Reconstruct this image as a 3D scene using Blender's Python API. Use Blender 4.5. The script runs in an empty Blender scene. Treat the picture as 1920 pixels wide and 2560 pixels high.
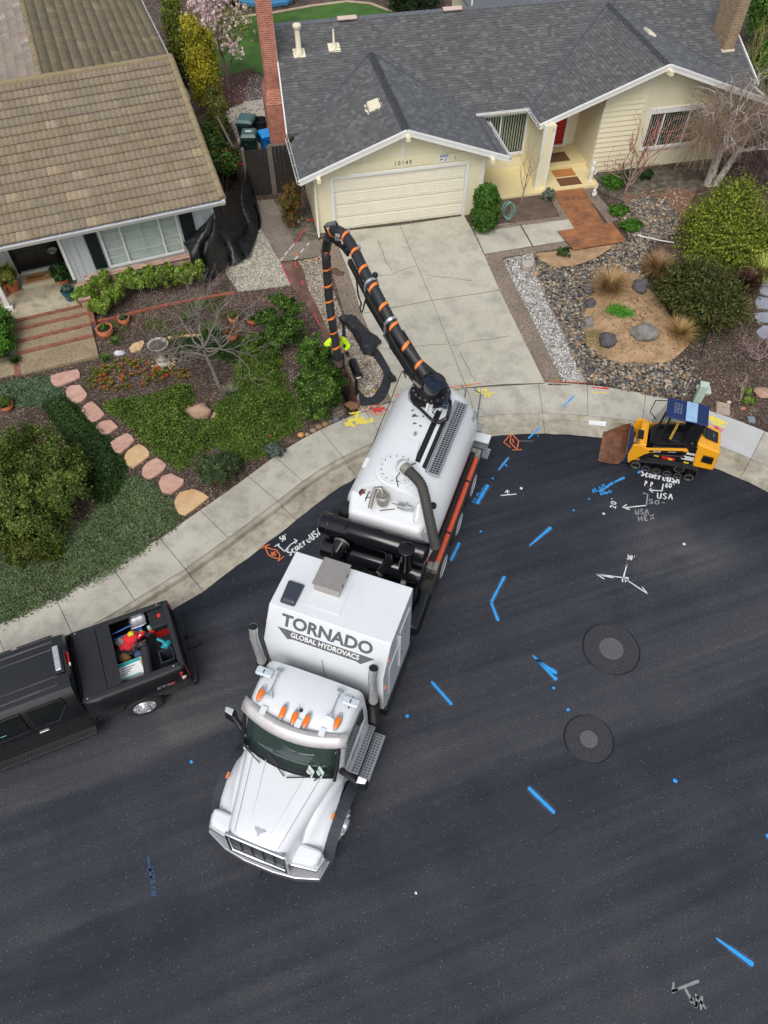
import bpy,bmesh,math,random
import numpy as np
from mathutils import Vector,Matrix,noise
random.seed(7);RNG=np.random.default_rng(7)
R=math.radians
SC=bpy.context.scene
COL=SC.collection
# ------------------------------------------------------------------ camera
PITCH=R(54.4);FOC=1775.0;CAMH=16.0
cd=bpy.data.cameras.new('camera');cam=bpy.data.objects.new('camera',cd);COL.objects.link(cam)
cam.location=(0,0,CAMH);cam.rotation_euler=(R(90)-PITCH,0,0)
cd.sensor_fit='VERTICAL';cd.sensor_height=24.0;cd.lens=FOC*24.0/2560.0
cd.shift_x=-3.0/2560.0
cd.clip_start=0.1;cd.clip_end=2000
SC.camera=cam
# ------------------------------------------------------------------ light
SUN_EL,SUN_AZ=56,195
w=bpy.data.worlds.new("World");SC.world=w;w.use_nodes=True
nt=w.node_tree;nt.nodes.clear()
sky=nt.nodes.new('ShaderNodeTexSky');sky.sky_type='NISHITA';sky.sun_disc=False
sky.sun_elevation=R(SUN_EL);sky.sun_rotation=R(SUN_AZ);sky.dust_density=3.0;sky.air_density=1.0
hs=nt.nodes.new('ShaderNodeHueSaturation');hs.inputs['Saturation'].default_value=0.42
bg=nt.nodes.new('ShaderNodeBackground');bg.inputs[1].default_value=0.15
wo=nt.nodes.new('ShaderNodeOutputWorld')
nt.links.new(sky.outputs[0],hs.inputs['Color']);nt.links.new(hs.outputs[0],bg.inputs[0]);nt.links.new(bg.outputs[0],wo.inputs[0])
sd=bpy.data.lights.new('sun','SUN');sd.energy=1.3;sd.angle=R(32);sd.color=(1.0,0.965,0.91)
so=bpy.data.objects.new('sun',sd);COL.objects.link(so)
_el,_az=R(SUN_EL),R(SUN_AZ)
_d=Vector((math.sin(_az)*math.cos(_el),math.cos(_az)*math.cos(_el),math.sin(_el)))
so.rotation_euler=_d.to_track_quat('Z','Y').to_euler()
SC.view_settings.view_transform='Standard';SC.view_settings.look='None'
SC.view_settings.exposure=0.16;SC.view_settings.gamma=1.0;SC.view_settings.use_curve_mapping=False
# ------------------------------------------------------------------ survey helpers: photo measurements to the ground
def _ray(x,y):
 u,v=x-963.0,y-1280.0
 return(u,math.cos(PITCH)*FOC-math.sin(PITCH)*v,-math.sin(PITCH)*FOC-math.cos(PITCH)*v)
def G(x,y,z=0.0):
 r=_ray(x,y);t=(z-CAMH)/r[2]
 return Vector((r[0]*t,r[1]*t,z))
CC=(4.651,4.630);CR=11.75
BL=[(-16.0,3.6),(-12.6,5.75),(-9.48,7.95),(-8.26,8.72),(-7.54,9.24),(-6.02,10.47),(-5.08,11.39),(-4.07,12.40),(-3.21,13.32)]
_a0=math.degrees(math.atan2(13.95-CC[1],-2.59-CC[0]))
BACK=BL+[(CC[0]+CR*math.cos(R(a)),CC[1]+CR*math.sin(R(a)))for a in np.arange(_a0,-40,-2.5)]
BACKA=np.array(BACK)
def back_dist(X,Y):
 """distance behind the back edge of the pavement (positive on the house side)"""
 X=np.atleast_1d(np.asarray(X,float));Y=np.atleast_1d(np.asarray(Y,float))
 best=np.full(X.shape,1e9);sg=np.ones(X.shape)
 for a,b in zip(BACKA[:-1],BACKA[1:]):
  d=b-a;L=d@d
  t=np.clip(((X-a[0])*d[0]+(Y-a[1])*d[1])/L,0,1)
  qx,qy=X-a[0]-t*d[0],Y-a[1]-t*d[1]
  ds=np.hypot(qx,qy);s=np.sign(d[0]*qy-d[1]*qx)
  m=ds<best-1e-9
  best=np.where(m,ds,best);sg=np.where(m,s,sg)
 return best*sg
def TZA(X,Y):
 d=np.clip(back_dist(X,Y),0,30)
 k=8.1;t=np.clip(d,0,k+1.5)
 h=0.078*t-np.where(t>k-1.5,0.078*(t-(k-1.5))**2/6.0,0)
 return 0.17+h
def TZ(x,y):return float(TZA(x,y)[0])
def T(px,py,dz=0.0):
 z=0.4
 for _ in range(7):
  p=G(px,py,z+dz);z=TZ(p.x,p.y)
 return Vector((p.x,p.y,z+dz))
 # ------------------------------------------------------------------ mesh helpers
def c(r,g,b):
 f=lambda v:(v/255/12.92)if v/255<=0.04045 else((v/255+0.055)/1.055)**2.4
 return(f(r),f(g),f(b))
def tag(o,label=None,cat=None,group=None,kind=None):
 if label:o['label']=label
 if cat:o['category']=cat
 if group:o['group']=group
 if kind:o['kind']=kind
 return o
def thing(name,label,cat,loc=(0,0,0),rz=0.0,group=None):
 o=bpy.data.objects.new(name,None);COL.objects.link(o);o.empty_display_size=0.3
 o.location=loc;o.rotation_euler=(0,0,rz)
 return tag(o,label,cat,group)
def xf(o):
 return Matrix.Translation(o.location)@o.rotation_euler.to_matrix().to_4x4()
class MB:
 def __init__(s):s.v=[];s.f=[];s.m=[];s.cm=0
 def mat(s,i):s.cm=i;return s
 def add(s,vs,fs):
  n=len(s.v);s.v+=[tuple(p)for p in vs];s.f+=[tuple(i+n for i in f)for f in fs];s.m+=[s.cm]*len(fs);return s
 def hexa(s,p):
  return s.add(p,[(0,3,2,1),(4,5,6,7),(0,1,5,4),(1,2,6,5),(2,3,7,6),(3,0,4,7)])
 def box(s,x0,x1,y0,y1,z0,z1):
  return s.hexa([(x0,y0,z0),(x1,y0,z0),(x1,y1,z0),(x0,y1,z0),(x0,y0,z1),(x1,y0,z1),(x1,y1,z1),(x0,y1,z1)])
 def ob(s,ce,sz,rot=(0,0,0)):
  from mathutils import Euler
  m=Euler(rot).to_matrix();hx,hy,hz=sz[0]/2,sz[1]/2,sz[2]/2;ce=Vector(ce)
  P=[(-hx,-hy,-hz),(hx,-hy,-hz),(hx,hy,-hz),(-hx,hy,-hz),(-hx,-hy,hz),(hx,-hy,hz),(hx,hy,hz),(-hx,hy,hz)]
  return s.hexa([ce+m@Vector(q)for q in P])
 def prism(s,poly,ax,a,b):
  """poly: 2D points in the plane across axis ax; extruded from a to b"""
  def pt(q,t):return(t,q[0],q[1])if ax==0 else((q[0],t,q[1])if ax==1 else(q[0],q[1],t))
  n=len(poly)
  return s.add([pt(q,a)for q in poly]+[pt(q,b)for q in poly],[tuple(range(n))[::-1],tuple(range(n,2*n))]+[(i,(i+1)%n,(i+1)%n+n,i+n)for i in range(n)])
 def bar(s,a,b,w,h,up=(0,0,1)):
  a,b=Vector(a),Vector(b);d=(b-a).normalized();up=Vector(up)
  sd=d.cross(up);
  if sd.length<1e-4:sd=d.cross(Vector((1,0,0)))
  sd.normalize();u2=sd.cross(d)
  q=[(-sd*w-u2*h)/2,(sd*w-u2*h)/2,(sd*w+u2*h)/2,(-sd*w+u2*h)/2]
  return s.hexa([a+k for k in q]+[b+k for k in q])
 def tube(s,pts,r,n=8,cap=True,closed=False):
  pts=[Vector(p)for p in pts];N=len(pts);rs=r if isinstance(r,(list,tuple))else[r]*N
  up=Vector((0,0,1));vs=[];prev=None
  for i,p in enumerate(pts):
   d=(pts[(i+1)%N]-pts[i-1])if closed else(pts[min(i+1,N-1)]-pts[max(i-1,0)])
   d=d.normalized()if d.length>1e-9 else Vector((0,0,1))
   if prev is None:
    a=d.cross(up if abs(d.z)<0.95 else Vector((1,0,0))).normalized()
   else:
    a=prev-d*prev.dot(d)
    a=a.normalized()if a.length>1e-6 else d.cross(up).normalized()
   prev=a;b=d.cross(a)
   vs+=[p+(a*math.cos(2*math.pi*k/n)+b*math.sin(2*math.pi*k/n))*rs[i]for k in range(n)]
  fs=[]
  for i in range(N if closed else N-1):
   j=(i+1)%N
   fs+=[(i*n+k,i*n+(k+1)%n,j*n+(k+1)%n,j*n+k)for k in range(n)]
  if cap and not closed:fs+=[tuple(range(n))[::-1],tuple((N-1)*n+k for k in range(n))]
  return s.add(vs,fs)
 def lathe(s,prof,ce=(0,0,0),n=20,ax=2,cap=True):
  vs=[]
  for r_,h in prof:
   for k in range(n):
    a=2*math.pi*k/n;x,y=r_*math.cos(a),r_*math.sin(a)
    q=(x,y,h)if ax==2 else((x,h,-y)if ax==1 else(h,x,y))
    vs.append((q[0]+ce[0],q[1]+ce[1],q[2]+ce[2]))
  N=len(prof)
  fs=[(i*n+k,i*n+(k+1)%n,(i+1)*n+(k+1)%n,(i+1)*n+k)for i in range(N-1)for k in range(n)]
  if cap:fs+=[tuple(range(n))[::-1],tuple((N-1)*n+k for k in range(n))]
  return s.add(vs,fs)
 def grid(s,rows):
  n=len(rows[0]);vs=[p for r_ in rows for p in r_]
  return s.add(vs,[(i*n+k,i*n+k+1,(i+1)*n+k+1,(i+1)*n+k)for i in range(len(rows)-1)for k in range(n-1)])
 def blob(s,ce,rad,seed=0,rough=0.12,sub=2,flat=0.0):
  bm=bmesh.new();bmesh.ops.create_icosphere(bm,subdivisions=sub,radius=1)
  o=Vector((seed*3.7,seed*1.3,seed));vs=[]
  for q in bm.verts:
   k=1+rough*(noise.noise(q.co*1.3+o)*1.6+noise.noise(q.co*3.1+o)*0.6)
   z=q.co.z
   if flat and z<-flat:z=-flat
   vs.append((ce[0]+q.co.x*rad[0]*k,ce[1]+q.co.y*rad[1]*k,ce[2]+z*rad[2]*k))
  fs=[tuple(v.index for v in f.verts)for f in bm.faces];bm.free()
  return s.add(vs,fs)
 def build(s,name,mat=None,parent=None,smooth=0,bevel=0.0,seg=2,world=False,recalc=True,solid=0.0,sub=0):
  me=bpy.data.meshes.new(name)
  vs=s.v
  if world and parent is not None:
   inv=xf(parent).inverted();vs=[tuple(inv@Vector(p))for p in vs]
  me.from_pydata(vs,[],s.f)
  mats=mat if isinstance(mat,(list,tuple))else[mat]
  for m_ in mats:me.materials.append(m_)
  if len(mats)>1:me.polygons.foreach_set('material_index',s.m)
  if recalc or smooth:
   bm=bmesh.new();bm.from_mesh(me)
   if recalc:bmesh.ops.recalc_face_normals(bm,faces=bm.faces)
   if smooth:
    lim=R(smooth)
    for f in bm.faces:f.smooth=True
    for e in bm.edges:
     if len(e.link_faces)==2 and e.calc_face_angle(0)>lim:e.smooth=False
   bm.to_mesh(me);bm.free()
  o=bpy.data.objects.new(name,me);COL.objects.link(o)
  if parent is not None:o.parent=parent
  if solid:
   md=o.modifiers.new('solid','SOLIDIFY');md.thickness=solid;md.offset=0
  if sub:
   md=o.modifiers.new('sub','SUBSURF');md.levels=sub;md.render_levels=sub
  if bevel:
   md=o.modifiers.new('bevel','BEVEL');md.width=bevel;md.segments=seg;md.limit_method='ANGLE';md.angle_limit=R(35)
   for p in me.polygons:p.use_smooth=True
   md.harden_normals=True
  return o
def np_mesh(name,V,F,mat,parent=None,cols=None,smooth=False):
 """V (n,3), F (m,k) same-size faces, cols (m,3) one colour per face"""
 me=bpy.data.meshes.new(name);V=np.asarray(V,np.float32);F=np.asarray(F,np.int32)
 m,k=F.shape
 me.vertices.add(len(V));me.vertices.foreach_set('co',V.ravel())
 me.loops.add(m*k);me.loops.foreach_set('vertex_index',F.ravel())
 me.polygons.add(m);me.polygons.foreach_set('loop_start',np.arange(0,m*k,k,dtype=np.int32))
 if smooth:me.polygons.foreach_set('use_smooth',np.ones(m,bool))
 me.update(calc_edges=True)
 if cols is not None:
  at=me.color_attributes.new('Col','FLOAT_COLOR','CORNER')
  C4=np.ones((m*k,4),np.float32);C4[:,:3]=np.repeat(np.asarray(cols,np.float32),k,axis=0)
  at.data.foreach_set('color',C4.ravel())
 me.materials.append(mat);me.validate()
 o=bpy.data.objects.new(name,me);COL.objects.link(o)
 if parent is not None:o.parent=parent
 return o
 # ------------------------------------------------------------------ materials
class NT:
 def __init__(s,name):
  s.m=bpy.data.materials.new(name);s.m.use_nodes=True;s.t=s.m.node_tree
  s.b=s.t.nodes['Principled BSDF'];s.tc=None
 def n(s,ty,**kw):
  x=s.t.nodes.new(ty)
  for k,v in kw.items():setattr(x,k,v)
  return x
 def l(s,a,b):s.t.links.new(a,b)
 def co(s,scale=(1,1,1),rot=(0,0,0),kind='Object'):
  if s.tc is None:s.tc=s.n('ShaderNodeTexCoord')
  mp=s.n('ShaderNodeMapping');mp.inputs['Scale'].default_value=scale;mp.inputs['Rotation'].default_value=rot
  s.l(s.tc.outputs[kind],mp.inputs[0]);return mp.outputs[0]
 def noise(s,sc,det=4,co=None,rough=0.55):
  x=s.n('ShaderNodeTexNoise');x.inputs['Scale'].default_value=sc;x.inputs['Detail'].default_value=det;x.inputs['Roughness'].default_value=rough
  s.l(co or s.co(),x.inputs['Vector']);return x.outputs['Fac']
 def vor(s,sc,out='Distance',feat='F1',co=None,rnd=1.0):
  x=s.n('ShaderNodeTexVoronoi');x.feature=feat;x.inputs['Scale'].default_value=sc;x.inputs['Randomness'].default_value=rnd
  s.l(co or s.co(),x.inputs['Vector']);return x.outputs[out]
 def ramp(s,src,stops,interp='LINEAR'):
  x=s.n('ShaderNodeValToRGB');cr=x.color_ramp;cr.interpolation=interp
  while len(cr.elements)<len(stops):cr.elements.new(0.5)
  for e,(p,col)in zip(cr.elements,stops):
   e.position=p;e.color=(*col,1)if len(col)==3 else col
  s.l(src,x.inputs[0]);return x.outputs[0]
 def mix(s,a,b,fac,mode='MIX'):
  x=s.n('ShaderNodeMix',data_type='RGBA',blend_type=mode)
  for v,i in((fac,0),(a,6),(b,7)):
   if hasattr(v,'default_value')or hasattr(v,'links'):s.l(v,x.inputs[i])
   else:x.inputs[i].default_value=v if i==0 else(*v,1)
  return x.outputs[2]
 def math(s,op,a,b=0.0,c_=None):
  x=s.n('ShaderNodeMath',operation=op)
  for v,i in((a,0),(b,1)):
   if hasattr(v,'links'):s.l(v,x.inputs[i])
   else:x.inputs[i].default_value=v
  return x.outputs[0]
 def bump(s,h,st=0.3,dist=0.02):
  x=s.n('ShaderNodeBump');x.inputs['Strength'].default_value=st;x.inputs['Distance'].default_value=dist
  s.l(h,x.inputs['Height']);s.l(x.outputs[0],s.b.inputs['Normal']);return s
 def base(s,v):
  if hasattr(v,'links'):s.l(v,s.b.inputs['Base Color'])
  else:s.b.inputs['Base Color'].default_value=(*v,1)
  return s
 def rough(s,v):
  if hasattr(v,'links'):s.l(v,s.b.inputs['Roughness'])
  else:s.b.inputs['Roughness'].default_value=v
  return s
 def set(s,**k):
  for a,v in k.items():s.b.inputs[a.replace('_',' ')].default_value=v
  return s
def plain(name,col,ro=0.5,metal=0.0,var=0.12,sc=6,bump=0.0,coat=0.0):
 m=NT(name);a=m.noise(sc,5)
 lo=tuple(x*(1-var)for x in col);hi=tuple(min(1,x*(1+var))for x in col)
 m.base(m.ramp(a,[(0.3,lo),(0.7,hi)])).rough(ro);m.b.inputs['Metallic'].default_value=metal
 if coat:m.b.inputs['Coat Weight'].default_value=coat;m.b.inputs['Coat Roughness'].default_value=0.05
 if bump:m.bump(m.noise(sc*6,6),bump,0.01)
 return m.m
def attr_mat(name,ro=0.6,sub=0.0,trans=0.0,nz=0.0,nsc=30,bump=0.0,spec=0.5):
 m=NT(name);a=m.n('ShaderNodeAttribute',attribute_name='Col');out=a.outputs['Color']
 if nz:out=m.mix(out,m.ramp(m.noise(nsc,5),[(0.25,(1-nz,)*3),(0.75,(1+nz*0.6,)*3)]),1.0,'MULTIPLY')
 m.base(out).rough(ro);m.b.inputs['Specular IOR Level'].default_value=spec
 if bump:m.bump(m.noise(nsc*2,5),bump,0.01)
 if trans:
  tr=m.n('ShaderNodeBsdfTranslucent');ms=m.n('ShaderNodeMixShader');ms.inputs[0].default_value=trans
  m.l(out,tr.inputs[0]);m.l(m.b.outputs[0],ms.inputs[1]);m.l(tr.outputs[0],ms.inputs[2])
  m.l(ms.outputs[0],m.t.nodes['Material Output'].inputs[0])
 return m.m
def vn(P,sc,seed=0.0):
 """cheap smooth value noise for numpy arrays (n,2) -> (n,) in 0..1"""
 X=P[:,0]*sc+seed*17.3;Y=P[:,1]*sc+seed*5.1
 xi=np.floor(X).astype(np.int64);yi=np.floor(Y).astype(np.int64);fx=X-xi;fy=Y-yi
 fx=fx*fx*(3-2*fx);fy=fy*fy*(3-2*fy)
 def h(a,b):
  n=(a*374761393+b*668265263)&0x7fffffff;n=(n^(n>>13))*1274126177&0x7fffffff
  return((n^(n>>16))&0xffff)/65535.0
 return(h(xi,yi)*(1-fx)+h(xi+1,yi)*fx)*(1-fy)+(h(xi,yi+1)*(1-fx)+h(xi+1,yi+1)*fx)*fy
def fbm(P,sc,seed=0.0,o=4):
 t=0;a=0.5;s_=0
 for i in range(o):t=t+a*vn(P,sc*2**i,seed+i);s_+=a;a*=0.5
 return t/s_
def in_poly(P,poly):
 x,y=P[:,0],P[:,1];ins=np.zeros(len(P),bool);n=len(poly)
 for i in range(n):
  x1,y1=poly[i][0],poly[i][1];x2,y2=poly[(i+1)%n][0],poly[(i+1)%n][1]
  cnd=((y1>y)!=(y2>y))&(x<(x2-x1)*(y-y1)/((y2-y1)if y2!=y1 else 1e-9)+x1)
  ins^=cnd
 return ins
def rand_in(poly,n):
 A=np.array([(p[0],p[1])for p in poly]);lo,hi=A.min(0),A.max(0);out=np.zeros((0,2))
 while len(out)<n:
  Q=lo+RNG.random((n*2,2))*(hi-lo);out=np.vstack([out,Q[in_poly(Q,A)]])
 return out[:n]
 # ================================================================== SETTING: ground, street, pavement, driveway, paths
def ground_mat():
 m=NT('mulch');a=m.vor(38,'Color');sep=m.n('ShaderNodeSeparateColor');m.l(a,sep.inputs[0])
 chips=m.ramp(sep.outputs[0],[(0.0,c(40,31,27)),(0.5,c(76,63,54)),(0.88,c(100,83,72)),(0.975,c(160,146,134))])
 m.b.inputs['Roughness'].default_value=0.95
 m2=m.mix(chips,m.ramp(m.noise(1.1,6),[(0.3,(0.7,0.66,0.64)),(0.7,(1.4,1.33,1.3))]),1.0,'MULTIPLY');m.base(m2)
 m.bump(m.vor(38),0.8,0.03);return m.m
def soil_mat(name,cols,sc=1.6,peb=0.0,pc=(0.4,0.38,0.34)):
 m=NT(name);b=m.ramp(m.noise(sc,8,rough=0.62),[(0.25,cols[0]),(0.5,cols[1]),(0.78,cols[2])])
 b=m.mix(b,m.ramp(m.noise(60,3),[(0.3,(0.72,)*3),(0.7,(1.22,)*3)]),1.0,'MULTIPLY')
 if peb:
  f=m.ramp(m.vor(26,'Color'),[(1-peb,(0,0,0)),(1-peb+0.02,(1,1,1))],'CONSTANT');b=m.mix(b,pc,f)
 m.base(b).rough(0.95).bump(m.noise(22,7),0.7,0.05);return m.m
def gravel_mat(name,stops,sc=30,bump=1.0):
 m=NT(name);v=m.vor(sc,'Color');sp=m.n('ShaderNodeSeparateColor');m.l(v,sp.inputs[0])
 col=m.ramp(sp.outputs[1],stops);d=m.vor(sc)
 col=m.mix(col,m.ramp(m.noise(1.4,5),[(0.3,(0.8,0.78,0.74)),(0.7,(1.1,1.1,1.1))]),1.0,'MULTIPLY')
 col=m.mix(col,(0.05,0.045,0.04),m.ramp(d,[(0.55,(0,0,0)),(0.8,(0.75,)*3)]))
 m.base(col).rough(0.85);h=m.math('SUBTRACT',1.0,d);m.bump(h,bump,0.03);return m.m
def concrete_mat(name,a,b,stain=0.5,sc=0.8):
 m=NT(name);n1=m.noise(sc,9,rough=0.65);n2=m.noise(90,3);n3=m.noise(sc*2.6,8,rough=0.7)
 col=m.ramp(n1,[(0.3,a),(0.7,b)])
 col=m.mix(col,m.ramp(n2,[(0.3,(0.82,)*3),(0.7,(1.14,)*3)]),1.0,'MULTIPLY')
 col=m.mix(col,m.ramp(n3,[(0.46,(1,1,1)),(0.70,(1-stain*0.55,1-stain*0.55,1-stain*0.52))]),1.0,'MULTIPLY')
 sp=m.ramp(m.vor(55),[(0.03,(0.45,)*3),(0.09,(1,1,1))])
 col=m.mix(col,sp,0.8,'MULTIPLY')
 m.base(col).rough(0.88).bump(n2,0.25,0.01);return m.m
M_mulch=ground_mat()
M_walk=concrete_mat('pavement concrete',c(168,164,151),c(189,185,172),0.6)
M_new=concrete_mat('new concrete',c(178,178,178),c(190,190,190),0.1)
M_drive=concrete_mat('driveway concrete',c(172,168,153),c(190,186,170),0.6,0.55)
M_gut=concrete_mat('gutter concrete',c(146,138,120),c(186,180,164),0.8,1.2)
M_agg=gravel_mat('exposed aggregate',[(0.1,c(96,82,72)),(0.5,c(138,122,108)),(0.9,c(172,158,142))],60,0.4)
M_aggp=gravel_mat('path aggregate',[(0.1,c(108,96,86)),(0.5,c(138,126,114)),(0.9,c(160,150,138))],60,0.3)
M_stepc=gravel_mat('step aggregate',[(0.1,c(128,112,88)),(0.5,c(160,142,112)),(0.9,c(186,170,140))],70,0.3)
M_white=gravel_mat('white gravel',[(0.05,c(70,66,62)),(0.3,c(150,146,138)),(0.65,c(194,190,183)),(0.95,c(216,213,207))],24)
M_pale=gravel_mat('pale gravel',[(0.05,c(96,90,80)),(0.35,c(168,160,144)),(0.8,c(206,200,186))],28)
M_pile=gravel_mat('tan gravel',[(0.05,c(92,78,66)),(0.4,c(158,142,124)),(0.85,c(204,194,178))],26)
M_sand=soil_mat('sandy soil',[c(124,100,76),c(168,138,104),c(190,162,128)],2.6,0.03,c(170,150,120))
M_bed=soil_mat('bed soil',[c(70,56,48),c(96,80,68),c(122,104,88)],2.2,0.03)
M_dirt=soil_mat('red clay soil',[c(84,60,50),c(108,80,68),c(140,112,96)],2.5,0.02)
M_rubble=soil_mat('mixed soil',[c(60,54,44),c(92,86,74),c(150,142,126)],4,0.06)
M_brown=soil_mat('leaf litter',[c(62,40,34),c(88,58,50),c(112,82,70)],3,0.08,c(190,160,150))
M_crack=plain('dark crack',c(84,82,72),0.95)
M_lawn=soil_mat('lawn grass',[c(50,84,24),c(64,102,34),c(82,120,46)],1.2)
M_paver=gravel_mat('dark pavers',[(0.1,c(80,70,70)),(0.9,c(104,94,92))],7,0.2)
def sheet(name,px,dz,mat,kind='structure',step=0.4,world=None,fn=None):
 P=world or[T(x,y)for x,y in px]
 bm=bmesh.new();vs=[bm.verts.new((p[0],p[1],0))for p in P];bm.faces.new(vs)
 bmesh.ops.triangulate(bm,faces=bm.faces[:])
 xs=[p[0]for p in P];ys=[p[1]for p in P]
 for ax,lo,hi in((0,min(xs),max(xs)),(1,min(ys),max(ys))):
  t=math.ceil(lo/step)*step
  while t<hi:
   co=(t,0,0)if ax==0 else(0,t,0);no=(1,0,0)if ax==0 else(0,1,0)
   bmesh.ops.bisect_plane(bm,geom=bm.verts[:]+bm.edges[:]+bm.faces[:],plane_co=co,plane_no=no,dist=1e-5)
   t+=step
 A=np.array([(v.co.x,v.co.y)for v in bm.verts]);Z=TZA(A[:,0],A[:,1])+dz
 if fn is not None:Z=Z+fn(A)
 for v,z in zip(bm.verts,Z):v.co.z=z
 bmesh.ops.recalc_face_normals(bm,faces=bm.faces)
 if sum(f.normal.z*f.calc_area()for f in bm.faces)<0:bmesh.ops.reverse_faces(bm,faces=bm.faces)
 me=bpy.data.meshes.new(name);bm.to_mesh(me);bm.free()
 for p in me.polygons:p.use_smooth=True
 me.materials.append(mat);o=bpy.data.objects.new(name,me);COL.objects.link(o);tag(o,kind=kind);return o
 # base terrain with the trench dug into it
def Z3(x,y):return(700+x/4.097,540+y/4.097)
TR_PX=[Z3(*p)for p in[(585,1600),(645,1530),(720,1640),(770,1760),(800,1900),(805,1985),(735,2030),(690,1990),(640,1880)]]
TR=np.array([tuple(T(*p))[:2]for p in TR_PX])
def poly_depth(P,poly):
 ins=in_poly(P,poly);d=np.full(len(P),9.0)
 for i in range(len(poly)):
  a,b=poly[i],poly[(i+1)%len(poly)];v=b-a;L=v@v
  t=np.clip(((P-a)@v)/L,0,1);d=np.minimum(d,np.hypot(*(P-a-t[:,None]*v).T))
 return np.where(ins,d,0)
def terrain(x0,x1,y0,y1,st,hole=None,name='ground'):
 xs=np.arange(x0,x1+1e-6,st);ys=np.arange(y0,y1+1e-6,st)
 X,Y=np.meshgrid(xs,ys);P=np.c_[X.ravel(),Y.ravel()]
 d=back_dist(P[:,0],P[:,1]);Z=np.where(d>-0.12,TZA(P[:,0],P[:,1]),-0.12)
 dep=poly_depth(P,TR);Z=Z-np.clip(dep*4.0,0,0.75)+np.where(d>0.3,(fbm(P,2.2,3)-0.5)*0.02,0)-0.006
 nx,ny=len(xs),len(ys);idx=np.arange(nx*ny).reshape(ny,nx)
 F=np.stack([idx[:-1,:-1],idx[:-1,1:],idx[1:,1:],idx[1:,:-1]],-1).reshape(-1,4)
 if hole is not None:
  cx=P[F].mean(1);F=F[~((cx[:,0]>hole[0])&(cx[:,0]<hole[1])&(cx[:,1]>hole[2])&(cx[:,1]<hole[3]))]
 return P,Z,F
NEAR=(-18.0,18.0,-4.0,30.0)
Pn,Zn,Fn=terrain(*NEAR,0.125)
Pf,Zf,Ff=terrain(-140,140,-62,180,2.0,NEAR)
o=np_mesh('ground',np.vstack([np.c_[Pn,Zn],np.c_[Pf,Zf]]),np.vstack([Fn,Ff+len(Pn)]),M_mulch,smooth=True);tag(o,kind='structure')
# ---- asphalt with sealed and dusty areas
_sd=(G(1920,1566)-G(1080,1854)).normalized()
def street():
 V=[];F=[];C=[];n0=0
 for(x0,x1,y0,y1,st,hole)in((-13,13,-4,16.5,0.1,None),(-90,90,-62,17,1.0,(-13,13,-4,16.5))):
  xs=np.arange(x0,x1+1e-6,st);ys=np.arange(y0,y1+1e-6,st);X,Y=np.meshgrid(xs,ys);P=np.c_[X.ravel(),Y.ravel()]
  nx,ny=len(xs),len(ys);idx=np.arange(nx*ny).reshape(ny,nx)
  f=np.stack([idx[:-1,:-1],idx[:-1,1:],idx[1:,1:],idx[1:,:-1]],-1).reshape(-1,4)
  ce=P[f].mean(1);keep=back_dist(ce[:,0],ce[:,1])<-1.6
  if hole:keep&=~((ce[:,0]>hole[0])&(ce[:,0]<hole[1])&(ce[:,1]>hole[2])&(ce[:,1]<hole[3]))
  f=f[keep];V.append(np.c_[P,np.zeros(len(P))]);F.append(f+n0);n0+=len(P)
 V=np.vstack(V);F=np.vstack(F);P=V[:,:2]
 al=np.c_[P@np.array([_sd.x,_sd.y]),P@np.array([-_sd.y,_sd.x])]
 d=-back_dist(P[:,0],P[:,1])
 st_=fbm(np.c_[al[:,0]*0.16,al[:,1]*3.2],1.0,5,4)
 bl=fbm(P,0.35,9,5);fine=fbm(P,1.6,2,4)
 t=0.38+(fbm(np.c_[al[:,0]*0.25,al[:,1]*9.0],1.0,15,3)-0.5)*0.34+(st_-0.5)*0.2+(bl-0.5)*0.22+(fine-0.5)*0.16
 sm=lambda x,a,b:np.clip((x-a)/(b-a),0,1)**2*(3-2*np.clip((x-a)/(b-a),0,1))
 q=G(1480,1850);off=(P[:,0]-q.x)*(-_sd.y)+(P[:,1]-q.y)*_sd.x+(bl-0.5)*0.8
 t+=0.15*sm(off,0.0,0.3)*sm(-off,-3.6,-1.0)*sm(P[:,0],-0.8,0.5)
 t-=0.16*sm(-off,0.0,0.2)*sm(off,-2.2,-0.2)
 t-=0.30*sm(-d,-4.6,-2.9)*sm(P[:,0],1.0,3.0)*(0.75+0.8*(fine-0.4))
 t-=0.22*sm(-P[:,0],1.0,4.0)*sm(P[:,1],6.0,9.0)
 dl=np.hypot(P[:,0]-7.6,(P[:,1]-10.3)*1.3);t+=0.34*sm(-dl,-2.4,-0.4)*np.clip(fbm(P,1.0,21,5)*3-1.1,0,1)
 t+=0.12*sm(-P[:,1],-3.5,4.0)
 # dust left unsealed beside the parked pickup and under the truck
 for(cx,cy,a,lx,ly,k)in((-7.0,5.6,23.5,5.2,1.5,0.2),(-4.4,6.6,23.5,1.0,1.2,0.12),(0.9,9.4,70,6.2,1.75,0.06)):
  ca,sa=math.cos(R(a)),math.sin(R(a));u=(P[:,0]-cx)*ca+(P[:,1]-cy)*sa;v=-(P[:,0]-cx)*sa+(P[:,1]-cy)*ca
  t+=k*sm(-np.abs(u),-lx-0.25,-lx)*sm(-np.abs(v),-ly-0.2,-ly+0.05)
 t=np.clip(t,0.02,1.2)
 pal=np.array([c(20,23,33),c(40,43,52),c(62,63,67),c(92,89,86)]);x=np.clip(t,0,1)*3;i=np.clip(x.astype(int),0,2);fr=(x-i)[:,None]
 Cv=pal[i]*(1-fr)+pal[i+1]*fr
 me_o=np_mesh('street',V,F,None_mat,cols=Cv[F].mean(1));at=me_o.data.color_attributes['Col']
 C4=np.ones((F.size,4),np.float32);C4[:,:3]=Cv[F.ravel()];at.data.foreach_set('color',C4.ravel());return me_o
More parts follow.
